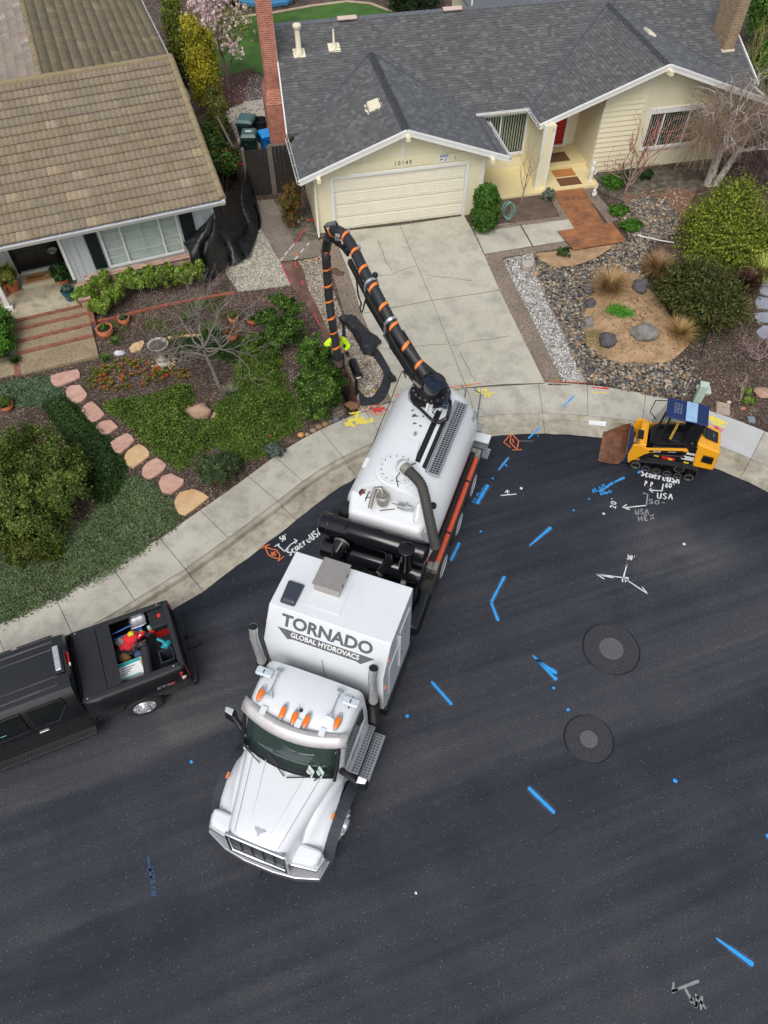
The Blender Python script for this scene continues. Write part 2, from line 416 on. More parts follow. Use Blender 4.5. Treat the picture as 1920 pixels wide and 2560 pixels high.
def asphalt_mat():
 m=NT('asphalt');a=m.n('ShaderNodeAttribute',attribute_name='Col').outputs['Color']
 g=m.ramp(m.noise(26,6,rough=0.8),[(0.32,(0.4,)*3),(0.68,(1.75,)*3)])
 b=m.mix(a,g,1.0,'MULTIPLY')
 v=m.vor(13,'Distance');v2=m.vor(13,'Color');sp=m.n('ShaderNodeSeparateColor');m.l(v2,sp.inputs[0])
 dot=m.math('MULTIPLY',m.math('LESS_THAN',v,0.11),m.math('GREATER_THAN',sp.outputs[0],0.5))
 b=m.mix(b,c(156,152,146),m.math('MULTIPLY',dot,0.5));m.base(b)
 m.rough(m.ramp(m.noise(0.8,4),[(0.3,(0.55,)*3),(0.7,(0.8,)*3)]));m.bump(m.noise(40,6),0.6,0.02)
 m.b.inputs['Specular IOR Level'].default_value=0.35;return m.m
None_mat=asphalt_mat();tag(street(),kind='structure')
# ---- pavement slabs, kerb and gutter
def arc_pts():
 P=[Vector((a,b))for a,b in BACK];out=[P[0]];S=[0]
 for a,b in zip(P[:-1],P[1:]):
  n=max(1,int((b-a).length/0.25))
  for k in range(1,n+1):out.append(a.lerp(b,k/n));S.append(S[-1]+(b-a).length/n)
 return out,S
AP,AS=arc_pts()
def nrm(i):
 a=AP[max(i-2,0)];b=AP[min(i+2,len(AP)-1)];d=(b-a).normalized();return Vector((d.y,-d.x))
NR=[nrm(i)for i in range(len(AP))]
def arc_at(s):
 for i in range(len(AS)-1):
  if AS[i+1]>=s:
   t=(s-AS[i])/(AS[i+1]-AS[i]);return AP[i].lerp(AP[i+1],t),NR[i].lerp(NR[i+1],t).normalized()
 return AP[-1],NR[-1]
def s_of(px,py):
 p=G(px,py,0.17).xy;i=min(range(len(AP)),key=lambda k:(AP[k]-p).length);return AS[i]
S_D0,S_D1=s_of(985,1004),s_of(1500,962)
def drop(s):
 e=0.9;return min(1,max(0,(s-S_D0+e)/e))*min(1,max(0,(S_D1+e-s)/e))
def secz(d,s):
 k=drop(s);full={0.0:0.17,1.25:0.15,1.27:0.15,1.41:0.145,1.45:0.025,2.03:0.008};low={0.0:0.168,1.25:0.085,1.27:0.085,1.41:0.07,1.45:0.03,2.03:0.008}
 return full[d]*(1-k)+low[d]*k
def strip(name,s0,s1,ds,mat,gap=0.007,drop_z=0.0,jit=0.0,thick=True):
 n=max(2,int((s1-s0)/0.3));rows=[]
 for k in range(n+1):
  s=s0+gap+(s1-s0-2*gap)*k/n;p,q=arc_at(s);row=[]
  if thick:row.append((p.x+q.x*ds[0],p.y+q.y*ds[0],-0.05))
  for d in ds:
   dd=d+(jit*(noise.noise(Vector((s*2.5,d,0)))+0.5*noise.noise(Vector((s*9,d,1))))if d>2 else 0);row.append((p.x+q.x*dd,p.y+q.y*dd,secz(d,s)-drop_z))
  if thick:row.append((p.x+q.x*ds[-1],p.y+q.y*ds[-1],-0.05))
  rows.append(row)
 return rows
cuts=sorted([s_of(*p)for p in[(278,1428),(399,1347),(501,1276),(620,1183),(688,1133),(810,1075),(910,1028),(1022,994),(1165,967),(1340,955),(1465,960),(1618,984),(1762,1023),(1905,1074)]])
s=cuts[0]-1.52
while s>0:cuts.insert(0,s);s-=1.52
s=cuts[-1]+1.55
while s<AS[-1]-1:cuts.append(s);s+=1.55
mb=MB();mn=MB()
new_i=min(range(len(cuts)),key=lambda i:abs(cuts[i]-s_of(1762,1023)))
for i in range(len(cuts)-1):
 (mn if i==new_i else mb).grid(strip('',cuts[i],cuts[i+1],[0.0,1.25],None))
 if i==0:pass
tag(mb.build('pavement',M_walk,smooth=30),kind='structure');tag(mn.build('pavement_new_slab',M_new,smooth=30),kind='structure')
mb=MB();i=0
while i<len(cuts)-1:
 j=min(i+2,len(cuts)-1);mb.grid(strip('',cuts[i],cuts[j],[1.27,1.41,1.45],None,thick=True));i=j
tag(mb.build('kerb',M_gut,smooth=50),kind='structure')
mb=MB();i=0
while i<len(cuts)-1:
 j=min(i+2,len(cuts)-1);mb.grid(strip('',cuts[i],cuts[j],[1.45,2.03],None,thick=False,jit=0.05));i=j
tag(mb.build('gutter',M_gut,smooth=30),kind='structure')
mb=MB();rows=[]
for k in range(len(AP)):
 p,q=AP[k],NR[k];sk=AS[k];rows.append([(p.x+q.x*d,p.y+q.y*d,z)for d,z in((0.03,0.12),(1.25,secz(1.25,sk)-0.02),(1.44,secz(1.45,sk)-0.012))])
mb.grid(rows);tag(mb.build('pavement_joint_bed',M_crack),kind='structure')
# ---- driveway slabs
def slab(name,px,mat,dz=0.02,inset=0.008):
 P=[T(x,y)for x,y in px];ce=sum(P,Vector())/len(P)
 Q=[p+(ce-p).normalized()*inset*1.6 for p in P]
 return sheet(name,None,dz,mat,world=Q)
LE=[(838,580),(848,623),(871,681),(904,785)];LE2=[(904,785),(920,822),(950,915),(979,1007)]
slab('driveway',LE+[(1080,752),(999,564)],M_drive)
slab('driveway',[(999,564),(1080,752),(1249,727),(1209,634),(1178,570),(1160,540)],M_drive)
slab('driveway',LE2+[(1022,997),(1166,970),(1080,752)],M_drive)
slab('driveway',[(1080,752),(1166,970),(1260,962),(1363,959),(1249,727)],M_drive)
sheet('driveway_joint_bed',LE+LE2+[(1166,970),(1362,959),(1249,727),(1178,570),(1160,540)],0.008,M_crack)
slab('garden_path',[(1178,566),(1296,557),(1331,617),(1211,636)],M_drive)
slab('garden_path',[(1298,557),(1424,545),(1450,598),(1333,617)],M_drive)
sheet('garden_path_border',[(1209,636),(1331,618),(1452,598),(1460,612),(1330,634),(1257,645),(1280,698),(1405,953),(1361,955),(1249,727)],0.016,M_agg)
sheet('garden_path_border',[(1200,572),(1232,566),(1400,543),(1366,482),(1384,478),(1436,568),(1424,549),(1298,566),(1205,580)],0.03,M_agg)
sheet('garden_path_border',[(1450,470),(1478,468),(1545,550),(1520,560)],0.02,M_agg)
sheet('driveway_border',[(794,604),(838,580),(848,623),(871,681),(904,785),(920,822),(950,915),(978,1003),(935,1020),(912,930),(884,850),(858,775),(832,690),(812,645)],0.016,M_agg)
def Z6(x,y):return(1280+x/2.592,480+y/2.592)
sheet('white_gravel_strip',[Z6(*p)for p in[(-60,440),(130,400),(155,520),(215,690),(320,900),(440,1170),(478,1238),(325,1230),(160,890),(0,570)]],0.02,M_white)
sheet('white_gravel_edging',[Z6(*p)for p in[(130,400),(155,520),(215,690),(320,900),(440,1170),(478,1238),(486,1236),(448,1168),(328,898),(223,688),(163,520),(138,398)]],0.035,plain('weathered timber',c(150,132,118),0.9))
sheet('soil_bed',[(1236,566),(1244,500),(1366,482),(1400,543)],0.012,M_bed)
sheet('soil_bed',[Z6(*p)for p in[(140,400),(400,372),(700,333),(560,420),(500,450),(400,480),(275,494),(170,440)]],0.014,M_sand)
MOUND=[Z6(*p)for p in[(460,690),(560,540),(700,505),(830,520),(880,620),(1000,760),(1100,900),(1140,1000),(1000,1130),(820,1125),(650,1100),(520,1040),(455,960),(438,830)]]
MW=np.array([tuple(T(*p))[:2]for p in MOUND])
def mound_h(A):return np.minimum(poly_depth(A,MW)*0.30,0.32)
o=sheet('sand_mound',None,0.012,M_sand,step=0.2,world=[tuple(p)for p in MW],fn=mound_h)
sheet('bare_earth',[(1473,430),(1640,428),(1770,412),(1790,450),(1740,480),(1640,500),(1560,505),(1500,478)],0.012,M_rubble)
sheet('leaf_litter',[(1550,485),(1620,490),(1700,470),(1740,480),(1700,560),(1630,600),(1590,560)],0.015,soil_mat('leaf litter brown',[c(86,58,46),c(122,92,76),c(158,134,116)],5,0.06))
def Z4(x,y):return(560+x/4.253,560+y/4.253)
sheet('gravel_bed',[Z4(*p)for p in[(100,-260),(380,20),(500,230),(600,405),(712,655),(430,695),(150,725),(40,560),(-60,330),(-100,100)]],0.014,M_pale)
sheet('gravel_bed',[Z4(*p)for p in[(790,400),(1030,350),(1060,470),(1180,760),(1270,1000),(1400,1350),(1560,1700),(1640,1960),(1420,2020),(1428,1970),(1424,1888),(1394,1743),(1343,1616),(1262,1500),(1200,1350),(1130,1180),(1000,900),(900,700),(850,500)]],0.018,M_pile)
sheet('trench',None,0.02,M_dirt,step=0.07,world=[tuple(p)for p in TR.mean(0)+(TR-TR.mean(0))*1.12],fn=lambda A:-np.clip(poly_depth(A,TR)*4.0,0,0.72)+(fbm(A,6,2)-.5)*.06)
sheet('clay_trench_strip',[Z4(*p)for p in[(615,410),(800,395),(850,500),(905,700),(1005,900),(1120,1150),(1160,1330),(1090,1260),(1000,1060),(870,860),(712,655)]],0.012,M_dirt)
sheet('side_path',[Z4(*p)for p in[(240,-230),(520,-260),(660,-20),(745,200),(1000,165),(1040,345),(600,408),(385,20)]],0.022,M_aggp)
sheet('side_bed',[Z4(*p)for p in[(520,-260),(820,-300),(1010,160),(748,203),(655,-20)]],0.013,M_rubble)
def Z2(x,y):return(380+x/3.95,y/3.95)
sheet('yard_paving',[Z2(*p)for p in[(640,1060),(900,1000),(1150,975),(1400,1300),(1330,1560),(900,1530),(780,1230)]],0.01,M_walk)
sheet('yard_pavers',[Z2(*p)for p in[(905,1005),(905,900),(950,800),(1200,730),(1350,960),(1150,975)]],0.014,M_paver)
sheet('lawn',[(500,60),(560,46),(680,33),(780,15),(867,4),(925,10),(985,32),(1100,110),(700,240),(655,185),(625,178),(560,195),(520,150)],0.02,M_lawn)
sheet('leaf_litter',[(535,215),(560,190),(640,170),(612,200),(608,260),(560,275),(540,240)],0.026,M_brown)
# cracks in the driveway and pavement
def ribbon(mb,pts,wd,dz=0.004,ground=True,taper=False):
 P=[Vector(p)for p in pts];L=[];Rr=[]
 for i,p in enumerate(P):
  d=(P[min(i+1,len(P)-1)]-P[max(i-1,0)]);d.z=0;d.normalize();n=Vector((-d.y,d.x,0))
  k=wd/2*((0.35+0.65*i/(len(P)-1))if taper else 1)
  L.append(p+n*k+Vector((0,0,dz)));Rr.append(p-n*k+Vector((0,0,dz)))
 mb.grid([L,Rr])
mb=MB()
for pl in[[(876,702),(910,694),(945,690),(975,688),(995,680),(1015,672),(1040,665)],[(1062,688),(1100,692),(1140,696),(1180,702)],[(1035,866),(1075,863),(1118,860)],[(1130,864),(1170,856),(1200,851),(1240,846),(1276,838)],[(945,600),(958,630),(965,655),(980,676)],[(1150,880),(1180,940),(1190,955)],[(945,870),(975,873),(1010,866)]]:
 q=[]
 for a,b in zip(pl[:-1],pl[1:]):
  for k in range(4):q.append((a[0]+(b[0]-a[0])*k/4+random.uniform(-1.5,1.5),a[1]+(b[1]-a[1])*k/4+random.uniform(-1.5,1.5)))
 q.append(pl[-1]);ribbon(mb,[T(x,y,0.02)for x,y in q],0.016)
tag(mb.build('driveway_cracks',M_crack,recalc=False),kind='structure')
# black lawn edging strips
M_blk=plain('black rubber edging',c(32,32,34),0.6)
def edging(px,r=0.022,dz=0.03,nm='garden_edging',lab=None,hm=None,mat=None):
 P=[]
 for i,(a,b)in enumerate(zip(px[:-1],px[1:])):
  for k in range(3):P.append((a[0]+(b[0]-a[0])*k/3,a[1]+(b[1]-a[1])*k/3))
 P.append(px[-1]);W=[T(x,y,dz)for x,y in P]
 if hm is not None:W=[Vector((p.x,p.y,p.z+hm))for p in W]
 o=MB().tube(W,r,6).build(nm,mat or M_blk,smooth=60);return tag(o,lab,'edging' if mat is None else 'pipe')
edging([Z6(*p)for p in[(455,690),(440,780),(436,860),(450,950),(490,1010),(540,1050),(600,1085),(650,1103)]],lab='black plastic edging curving round the sand mound')
edging([Z6(*p)for p in[(275,494),(350,494),(420,478),(500,450),(560,420),(630,375),(700,335)]],r=0.014,lab='thin black edging between soil bed and river rocks')
edging([Z6(*p)for p in[(1225,1060),(1250,960),(1285,850),(1320,770)]],r=0.016,lab='black edging strip in the mulch at the right side')
edging([Z6(*p)for p in[(815,282),(900,300),(970,316),(1050,328)]],r=0.022,dz=0.09,nm='plastic_pipe',lab='white plastic pipe lying on river rocks',mat=plain('white pvc',c(226,226,226),0.4))
edging([Z6(*p)for p in[(690,845),(760,872),(810,900)]],r=0.014,dz=0.2,nm='drip_hose',lab='short black drip hose crossing the sand mound',mat=M_blk)
edging([Z6(*p)for p in[(1375,755),(1400,820),(1440,880),(1460,900)]],r=0.012,nm='drip_hose',lab='thin black drip hose lying in the mulch',mat=M_blk)
# ================================================================== HOUSES
def face_cols(n,base,var,hi=0.0,hicol=None):
 k=1+(RNG.random(n)-0.5)[:,None]*2*var;C_=np.array(base)[None]*k
 if hi:m_=RNG.random(n)<hi;C_[m_]=np.array(hicol)[None]*(0.85+0.3*RNG.random((m_.sum(),1)))
 return np.clip(C_,0,1)
def clip_build(name,V,F,cols,mat,parent,clips):
 """bisect away everything on the positive side of each vertical clip plane (point, normal) given in local coordinates"""
 bm=bmesh.new();vs=[bm.verts.new(v)for v in V];L=bm.loops.layers.float_color.new('Col')
 for f,cl in zip(F,cols):
  fc=bm.faces.new([vs[i]for i in f])
  for lp in fc.loops:lp[L]=(*cl,1)
 for group in clips:
 # a group is a convex cutter: faces inside all of its half planes are removed
  if isinstance(group,tuple):group=[group]
  for co,no in group:
   bmesh.ops.bisect_plane(bm,geom=bm.verts[:]+bm.edges[:]+bm.faces[:],plane_co=co,plane_no=no,dist=1e-5)
  dead=[f for f in bm.faces if all((f.calc_center_median()-Vector(co)).dot(Vector(no))>1e-4 for co,no in group)]
  bmesh.ops.delete(bm,geom=dead,context='FACES')
 me=bpy.data.meshes.new(name);bm.to_mesh(me);bm.free();me.materials.append(mat)
 o=bpy.data.objects.new(name,me);COL.objects.link(o);o.parent=parent;return o
M_sh=attr_mat('asphalt shingle',0.9,nz=0.25,nsc=60)
def shingles(name,a,b,up,length,parent,clips,base=c(92,92,93),expo=0.135,seed=1):
 """a->b eave line, up unit vector up the slope, courses of tabs of uneven width"""
 a,b,up=Vector(a),Vector(b),Vector(up).normalized();ex_=(b-a);W=ex_.length;ex_.normalize();nn=ex_.cross(up).normalized()
 if nn.z<0:nn=-nn
 rg=random.Random(seed);V=[];F=[];C_=[]
 rows=int(length/expo)+1
 for r_ in range(rows):
  x=-rg.random()*0.3;y0=r_*expo;y1=min(length,y0+expo)
  if y1-y0<0.01:break
  while x<W:
   w_=rg.uniform(0.1,0.26);x1=min(W,x+w_);xs=max(0,x)
   if x1>xs+1e-3:
    h=0.007+rg.random()*0.007;off=rg.choice((0,0,0.035))if r_ else 0
    q=[a+ex_*xs+up*(y0-off)+nn*h*1.6,a+ex_*x1+up*(y0-off)+nn*h*1.6,a+ex_*x1+up*y1+nn*0.004,a+ex_*xs+up*y1+nn*0.004]
    q2=[a+ex_*xs+up*(y0-off)-nn*0.01,a+ex_*x1+up*(y0-off)-nn*0.01]
    n=len(V);V+=q+q2;F+=[(n,n+1,n+2,n+3),(n+4,n+5,n+1,n)]
    t=rg.random();k=0.84 if t<0.25 else(0.96 if t<0.62 else(1.1 if t<0.86 else 1.34));k*=rg.uniform(0.94,1.06)
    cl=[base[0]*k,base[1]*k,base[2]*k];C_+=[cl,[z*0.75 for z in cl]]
   x+=w_
 return clip_build(name,V,F,C_,M_sh,parent,clips)
M_cream=plain('cream paint',c(224,216,184),0.6,var=0.03,sc=3)
M_cream2=plain('pale cream door paint',c(228,222,202),0.55,var=0.03,sc=2)
M_wht=plain('white paint',c(222,222,218),0.5,var=0.03)
M_white=M_white;M_yel=plain('yellow porch paint',c(222,206,156),0.5,var=0.03)
M_glass=NT('dark window glass').base(c(22,26,28)).rough(0.08).m
M_alu=plain('aluminium',c(196,198,200),0.35,0.8,var=0.05)
M_blind=plain('vertical blind',c(150,152,140),0.7,var=0.15,sc=9)
M_red=plain('red door paint',c(168,14,20),0.35,var=0.06)
M_dark=plain('dark metal',c(38,38,40),0.5)
M_flash=plain('grey flashing',c(104,108,118),0.35,0.6)
def siding_mat(name,col,per=0.15,vert=False):
 m=NT(name);w_=m.n('ShaderNodeTexWave',wave_type='BANDS',bands_direction='X' if vert else 'Z',wave_profile='SAW');w_.inputs['Scale'].default_value=1.0/per/2*0.628*0.5
 m.l(m.co(),w_.inputs['Vector']);m.base(col).rough(0.6).bump(w_.outputs['Fac'],0.5,0.02);return m.m
def brick_mat(name,a,b,mort,bw=0.2,bh=0.065,rot=(0,0,0)):
 m=NT(name);x=m.n('ShaderNodeTexBrick');x.inputs['Scale'].default_value=1;x.inputs['Brick Width'].default_value=bw;x.inputs['Row Height'].default_value=bh
 x.inputs['Mortar Size'].default_value=0.008;x.inputs['Color1'].default_value=(*a,1);x.inputs['Color2'].default_value=(*b,1);x.inputs['Mortar'].default_value=(*mort,1)
 # pick the plane by the face normal so that the courses run round the corners
 g=m.n('ShaderNodeNewGeometry');sp=m.n('ShaderNodeSeparateXYZ');tc=m.n('ShaderNodeTexCoord');m.l(tc.outputs['Object'],sp.inputs[0])
 ng=m.n('ShaderNodeSeparateXYZ');m.l(tc.outputs['Normal'],ng.inputs[0])
 fx=m.math('GREATER_THAN',m.math('ABSOLUTE',ng.outputs[0]),0.6);fz=m.math('GREATER_THAN',m.math('ABSOLUTE',ng.outputs[2]),0.7)
 u=m.n('ShaderNodeMix');m.l(fx,u.inputs[0]);m.l(sp.outputs[0],u.inputs[2]);m.l(sp.outputs[1],u.inputs[3])
 v=m.n('ShaderNodeMix');m.l(fz,v.inputs[0]);m.l(sp.outputs[2],v.inputs[2]);m.l(sp.outputs[1],v.inputs[3])
 cb=m.n('ShaderNodeCombineXYZ');m.l(u.outputs[0],cb.inputs[0]);m.l(v.outputs[0],cb.inputs[1]);m.l(cb.outputs[0],x.inputs['Vector'])
 col=m.mix(x.outputs['Color'],m.ramp(m.noise(5,6),[(0.3,(0.78,)*3),(0.7,(1.2,)*3)]),1.0,'MULTIPLY')
 m.base(col).rough(0.85).bump(x.outputs['Fac'],-0.5,0.01);return m.m
M_brick=brick_mat('red brick',c(158,84,66),c(182,106,84),c(190,160,142))
M_brickt=brick_mat('tan brick',c(132,112,90),c(150,128,102),c(166,148,122),0.2,0.09)
M_brickp=brick_mat('mixed pink brick',c(150,96,84),c(196,160,140),c(186,176,162))
M_brickw=brick_mat('brick trim',c(126,76,62),c(150,96,80),c(120,92,78),0.11,0.21)
# ---------------------------------------------------------------- the cream house with the grey shingle roof
PSI=12.2;_g=G(837,577,0.8)
HR=thing('house','cream single storey house with grey shingle roof and wide double garage door','house',(_g.x,_g.y,0.8),R(PSI))
MS=0.373
SH=0.05
def gutterbar(mb,a,b):mb.bar(a,b,0.11,0.12)
# walls
wl=MB()
def gable_wall(mb,x0,x1,y,th,z0,ze,xp,zp,holes):
 """wall in the plane y..y+th with rectangular openings, gable top"""
 xs=sorted({x0,x1,xp,*[h[0]for h in holes],*[h[1]for h in holes]})
 top=lambda x:ze+(zp-ze)*(1-abs(x-xp)/(max(xp-x0,x1-xp)+1e-9))if zp>ze else ze
 for a,b in zip(xs[:-1],xs[1:]):
  hs_=[h for h in holes if h[0]<=a+1e-6 and h[1]>=b-1e-6];z=z0
  for h in sorted(hs_,key=lambda h:h[2]):
   if h[2]>z:mb.box(a,b,y,y+th,z,h[2])
   z=h[3]
  mb.hexa([(a,y,z),(b,y,z),(b,y+th,z),(a,y+th,z),(a,y,top(a)),(b,y,top(b)),(b,y+th,top(b)),(a,y+th,top(a))])
gable_wall(wl,-0.64,5.52,0.0,0.12,-0.3,2.3,2.53,3.36,[(0.0,4.88,-0.31,1.96)])
wl.box(-0.64,-0.52,0.121,9.2,-0.3,2.3);wl.box(5.40,5.52,0.121,2.75,-0.3,2.3)
gable_wall(wl,5.521,8.28,2.75,0.12,-0.1,2.38,5.52,2.38,[(5.75,8.02,0.62,2.22)])
wl.box(8.16,8.28,1.15,2.749,-0.1,2.42)
wl.box(8.283,8.46,1.0,1.25,0.0,2.45);wl.box(8.04,8.282,1.0,1.15,0.0,2.45)
wl.box(8.34,8.46,1.252,3.9,0.0,2.42)
gable_wall(wl,8.461,10.60,3.6,0.12,0.0,2.6,8.5,2.6,[(9.18,10.12,0.3,2.34)])
wl.box(10.601,10.72,1.871,3.9,-0.3,2.7)
wl.box(16.2,16.32,1.871,9.2,-0.3,2.42)
wl.box(-0.52,16.2,9.08,9.2,-0.3,2.5)
wl.prism([(-0.0,2.35),(7.25,4.02),(9.2,3.3),(9.2,2.3),(3.0,2.3)],0,-0.64,-0.52)if False else None
wl.prism([(2.9,2.31),(9.19,2.31),(9.19,3.25),(7.25,3.98)],0,-0.638,-0.522)
wl.prism([(2.9,2.31),(9.19,2.31),(9.19,3.25),(7.25,3.98)],0,16.202,16.318)
wl.build('wall',M_cream,HR)
M_lap=siding_mat('cream lap siding',c(228,218,180),0.19)
lap=MB();y=1.75
gable_wall(lap,10.6,16.2,y,0.12,-0.35,2.42,12.45,3.85,[(12.62,14.75,0.78,2.12)])
for k in range(24):
 z=-0.3+k*0.19;
 if z>3.2:break
 xr=12.2;xl=10.6
 zt=2.42+(3.85-2.42)*(1-(12.45-xl)/3.75)
 if z+0.19>zt:xl=min(xr,10.6+(z+0.19-zt)/0.381)
 if xl<xr-0.1:lap.hexa([(xl,y-0.05,z),(xr,y-0.05,z),(xr,y-0.002,z),(xl,y-0.002,z),(xl,y-0.012,z+0.185),(xr,y-0.012,z+0.185),(xr,y-0.002,z+0.185),(xl,y-0.002,z+0.185)])
 if z<2.3:
  lap.hexa([(10.598,y+0.0,z),(10.598,3.59,z),(10.555,3.59,z),(10.555,y,z),(10.598,y,z+0.185),(10.598,3.59,z+0.185),(10.59,3.59,z+0.185),(10.59,y,z+0.185)])
lap.build('siding_wall',M_cream,HR)
# foundation strips, mudsill trims and battens
tr=MB();tr.box(5.53,8.15,2.7,2.748,-0.1,0.06)
tr.box(-0.655,-0.56,-0.02,-0.001,-0.3,2.3);tr.box(5.43,5.535,-0.02,-0.001,-0.3,2.26)
for x,z0,z1 in((1.16,2.42,2.84),(2.50,2.42,3.3),(3.86,2.42,2.88)):tr.box(x-0.045,x+0.045,-0.02,-0.001,z0,z1)
for x in(1.16,2.50,3.86):tr.box(x-0.045,x+0.045,-0.02,-0.001,2.055,2.12)
tr.box(8.02,8.10,0.975,0.999,0.1,2.45);tr.box(8.40,8.475,0.975,0.999,0.1,2.45)
tr.box(10.575,10.61,1.70,1.72,-0.3,2.5);tr.box(12.2,12.26,1.715,1.748,2.25,3.7)
for i in range(0,len(tr.v),8):MB().hexa(tr.v[i:i+8]).build('trim',M_wht,HR,bevel=0.004)
bm_=MB();bm_.box(-0.3,5.42,-0.03,-0.001,2.12,2.42);bm_.build('header_board',M_cream,HR,bevel=0.004)
# garage door
gd=MB();gd.box(0.06,4.82,0.05,0.09,-0.0,1.93)
for r_ in range(4):
 for k in range(8):
  x0=0.06+k*0.595;z0=r_*0.4825
  for(xa,xb,za,zb)in((x0+0.06,x0+0.535,z0+0.09,z0+0.12),(x0+0.06,x0+0.535,z0+0.37,z0+0.40),(x0+0.06,x0+0.09,z0+0.1201,z0+0.3699),(x0+0.505,x0+0.535,z0+0.1201,z0+0.3699)):
   gd.box(xa,xb,0.035,0.0498,za,zb)
  gd.box(x0+0.13,x0+0.465,0.041,0.0497,z0+0.16,z0+0.33)
GD=gd.build('garage_door',M_cream2,HR,bevel=0.004)
sm_=MB();[sm_.box(0.06,4.82,0.044,0.0495,z-0.004,z+0.004)for z in(0.4825,0.965,1.4475)];sm_.box(0.06,4.82,0.03,0.09,-0.02,0.0);sm_.build('door_seal',plain('door seam',c(120,112,92),0.8),GD)
fr=MB();fr.box(-0.06,0.055,-0.03,0.1,-0.05,1.95);fr.box(4.825,4.94,-0.03,0.1,-0.05,1.95);fr.box(-0.06,4.94,-0.03,0.1,1.95,2.05)
fr.build('door_frame',M_wht,HR,bevel=0.005)
# roof surfaces
def rake(mb,a,b,w_=0.05,h=0.2):
 a,b=Vector(a),Vector(b);mb.bar(a-Vector((0,0,h/2-0.02)),b-Vector((0,0,h/2-0.02)),w_,h)
 # plane data: main front slope y 2.5..7.25; garage gable and wing gable
zm=lambda yy:2.38+MS*(yy-2.5)
rd=MB()
SL=0.354;GX0,GX1,GXP,GZE,GZP,GY0=-1.13,6.22,2.545,2.23,3.53,-0.42
GYB=2.5+(GZP-2.38)/MS;WX0,WX1,WXP,WZE,WZP,WY0=7.93,17.0,12.45,2.38,4.0,1.2
WYB=2.5+(WZP-2.38)/MS
import itertools
def gy(z):return 2.5+(z-2.38)/MS
# deck boards under the shingles
def deck(mb,P,th=0.07):
 P=[Vector(p)for p in P];n=len(P);D=Vector((0,0,th));mb.add(P+[p-D for p in P],[tuple(range(n)),tuple(range(n,2*n))[::-1]]+[(i,(i+1)%n,(i+1)%n+n,i+n)for i in range(n)])
deck(rd,[(-1.15,2.5,2.38),(GX0,gy(GZE)+0.0,GZE),(GXP,GYB,GZP),(GX1,gy(GZE),GZE),(6.2,2.5,2.38),(8.0,2.5,2.38),(WXP,WYB,WZP),(16.95,2.5,2.38),(17.1,7.25,zm(7.25)),(-0.83,7.25,zm(7.25))][:1]+[(5.9,2.5,2.38),(8.0,2.5,2.38),(17.3,2.5,2.38),(17.3,7.25,zm(7.25)),(-0.83,7.25,zm(7.25))])
deck(rd,[(-0.83,7.25,zm(7.25)),(17.3,7.25,zm(7.25)),(17.3,9.6,zm(7.25)-MS*2.35),(-0.83,9.6,zm(7.25)-MS*2.35)])
deck(rd,[(GX0,GY0,GZE),(GXP,GY0,GZP),(GXP,GYB,GZP),(GX0,gy(GZE),GZE)]);deck(rd,[(GX1,GY0,GZE),(GX1,gy(GZE)+0.35,GZE),(GXP,GYB,GZP),(GXP,GY0,GZP)])
deck(rd,[(WX0,WY0,WZE),(WXP,WY0,WZP),(WXP,WYB,WZP),(WX0,2.5,WZE)]);deck(rd,[(WX1,WY0,WZE),(WX1,2.6,WZE),(WXP,WYB,WZP),(WXP,WY0,WZP)])
# cut nothing: the boards of the lower roofs pass under the main slope
RF=rd.build('roof',plain('roof deck',c(86,86,92),0.9),HR)
lift=0.012
def vz(a,z):return(a[0],a[1],a[2]+z)
# keep-out groups (vertical half-planes) : a point is dropped when inside all
def hp(p,q):
 d=Vector((q[0]-p[0],q[1]-p[1],0)).normalized();return((p[0],p[1],0),(-d.y,d.x,0))
gar_in=[hp((GXP,GYB),(GX0,gy(GZE))),hp((GX1+0.0,gy(GZE)),(GXP,GYB))]
win_in=[hp((WXP,WYB),(WX0,2.5)),hp((WX1,2.4),(WXP,WYB))]
shingles('roof_shingles',(-1.12,2.5,2.38+lift),(17.25,2.5,2.38+lift),(0,1,MS),(7.25-2.5)*math.sqrt(1+MS*MS),RF,[gar_in,win_in,((-1.12,2.5,0),(-4.75,0.29,0))],seed=3)
shingles('roof_shingles',(17.3,9.6,zm(7.25)-MS*2.35+lift),(-0.83,9.6,zm(7.25)-MS*2.35+lift),(0,-1,MS),2.35*math.sqrt(1+MS*MS),RF,[],seed=4)
sw=GXP-GX0
shingles('roof_shingles',(GX0,GYB+0.2,GZE+lift),(GX0,GY0,GZE+lift),(1,0,(GZP-GZE)/sw),sw*math.sqrt(1+((GZP-GZE)/sw)**2),RF,[[hp((GX0,gy(GZE)),(GXP,GYB))]],seed=5)
shingles('roof_shingles',(GX1,GY0,GZE+lift),(GX1,GYB+0.2,GZE+lift),(-1,0,(GZP-GZE)/sw),sw*math.sqrt(1+((GZP-GZE)/sw)**2),RF,[[hp((GXP,GYB),(GX1,gy(GZE)))],[hp((GX1,2.35),(4.5,2.35)),hp((5.9,2.0),(5.9,8.0)),((5.75,0,0),(1,0,0))]],seed=6,base=c(92,94,97))
sw=WXP-WX0
shingles('roof_shingles',(WX0,WYB+0.2,WZE+lift),(WX0,WY0,WZE+lift),(1,0,(WZP-WZE)/sw),sw*math.sqrt(1+((WZP-WZE)/sw)**2),RF,[[hp((WX0,2.5),(WXP,WYB))]],seed=7)
shingles('roof_shingles',(WX1,WY0,WZE+lift),(WX1,WYB+0.2,WZE+lift),(-1,0,(WZP-WZE)/sw),sw*math.sqrt(1+((WZP-WZE)/sw)**2),RF,[[hp((WXP,WYB),(WX1,2.5))]],seed=8,base=c(95,97,101))
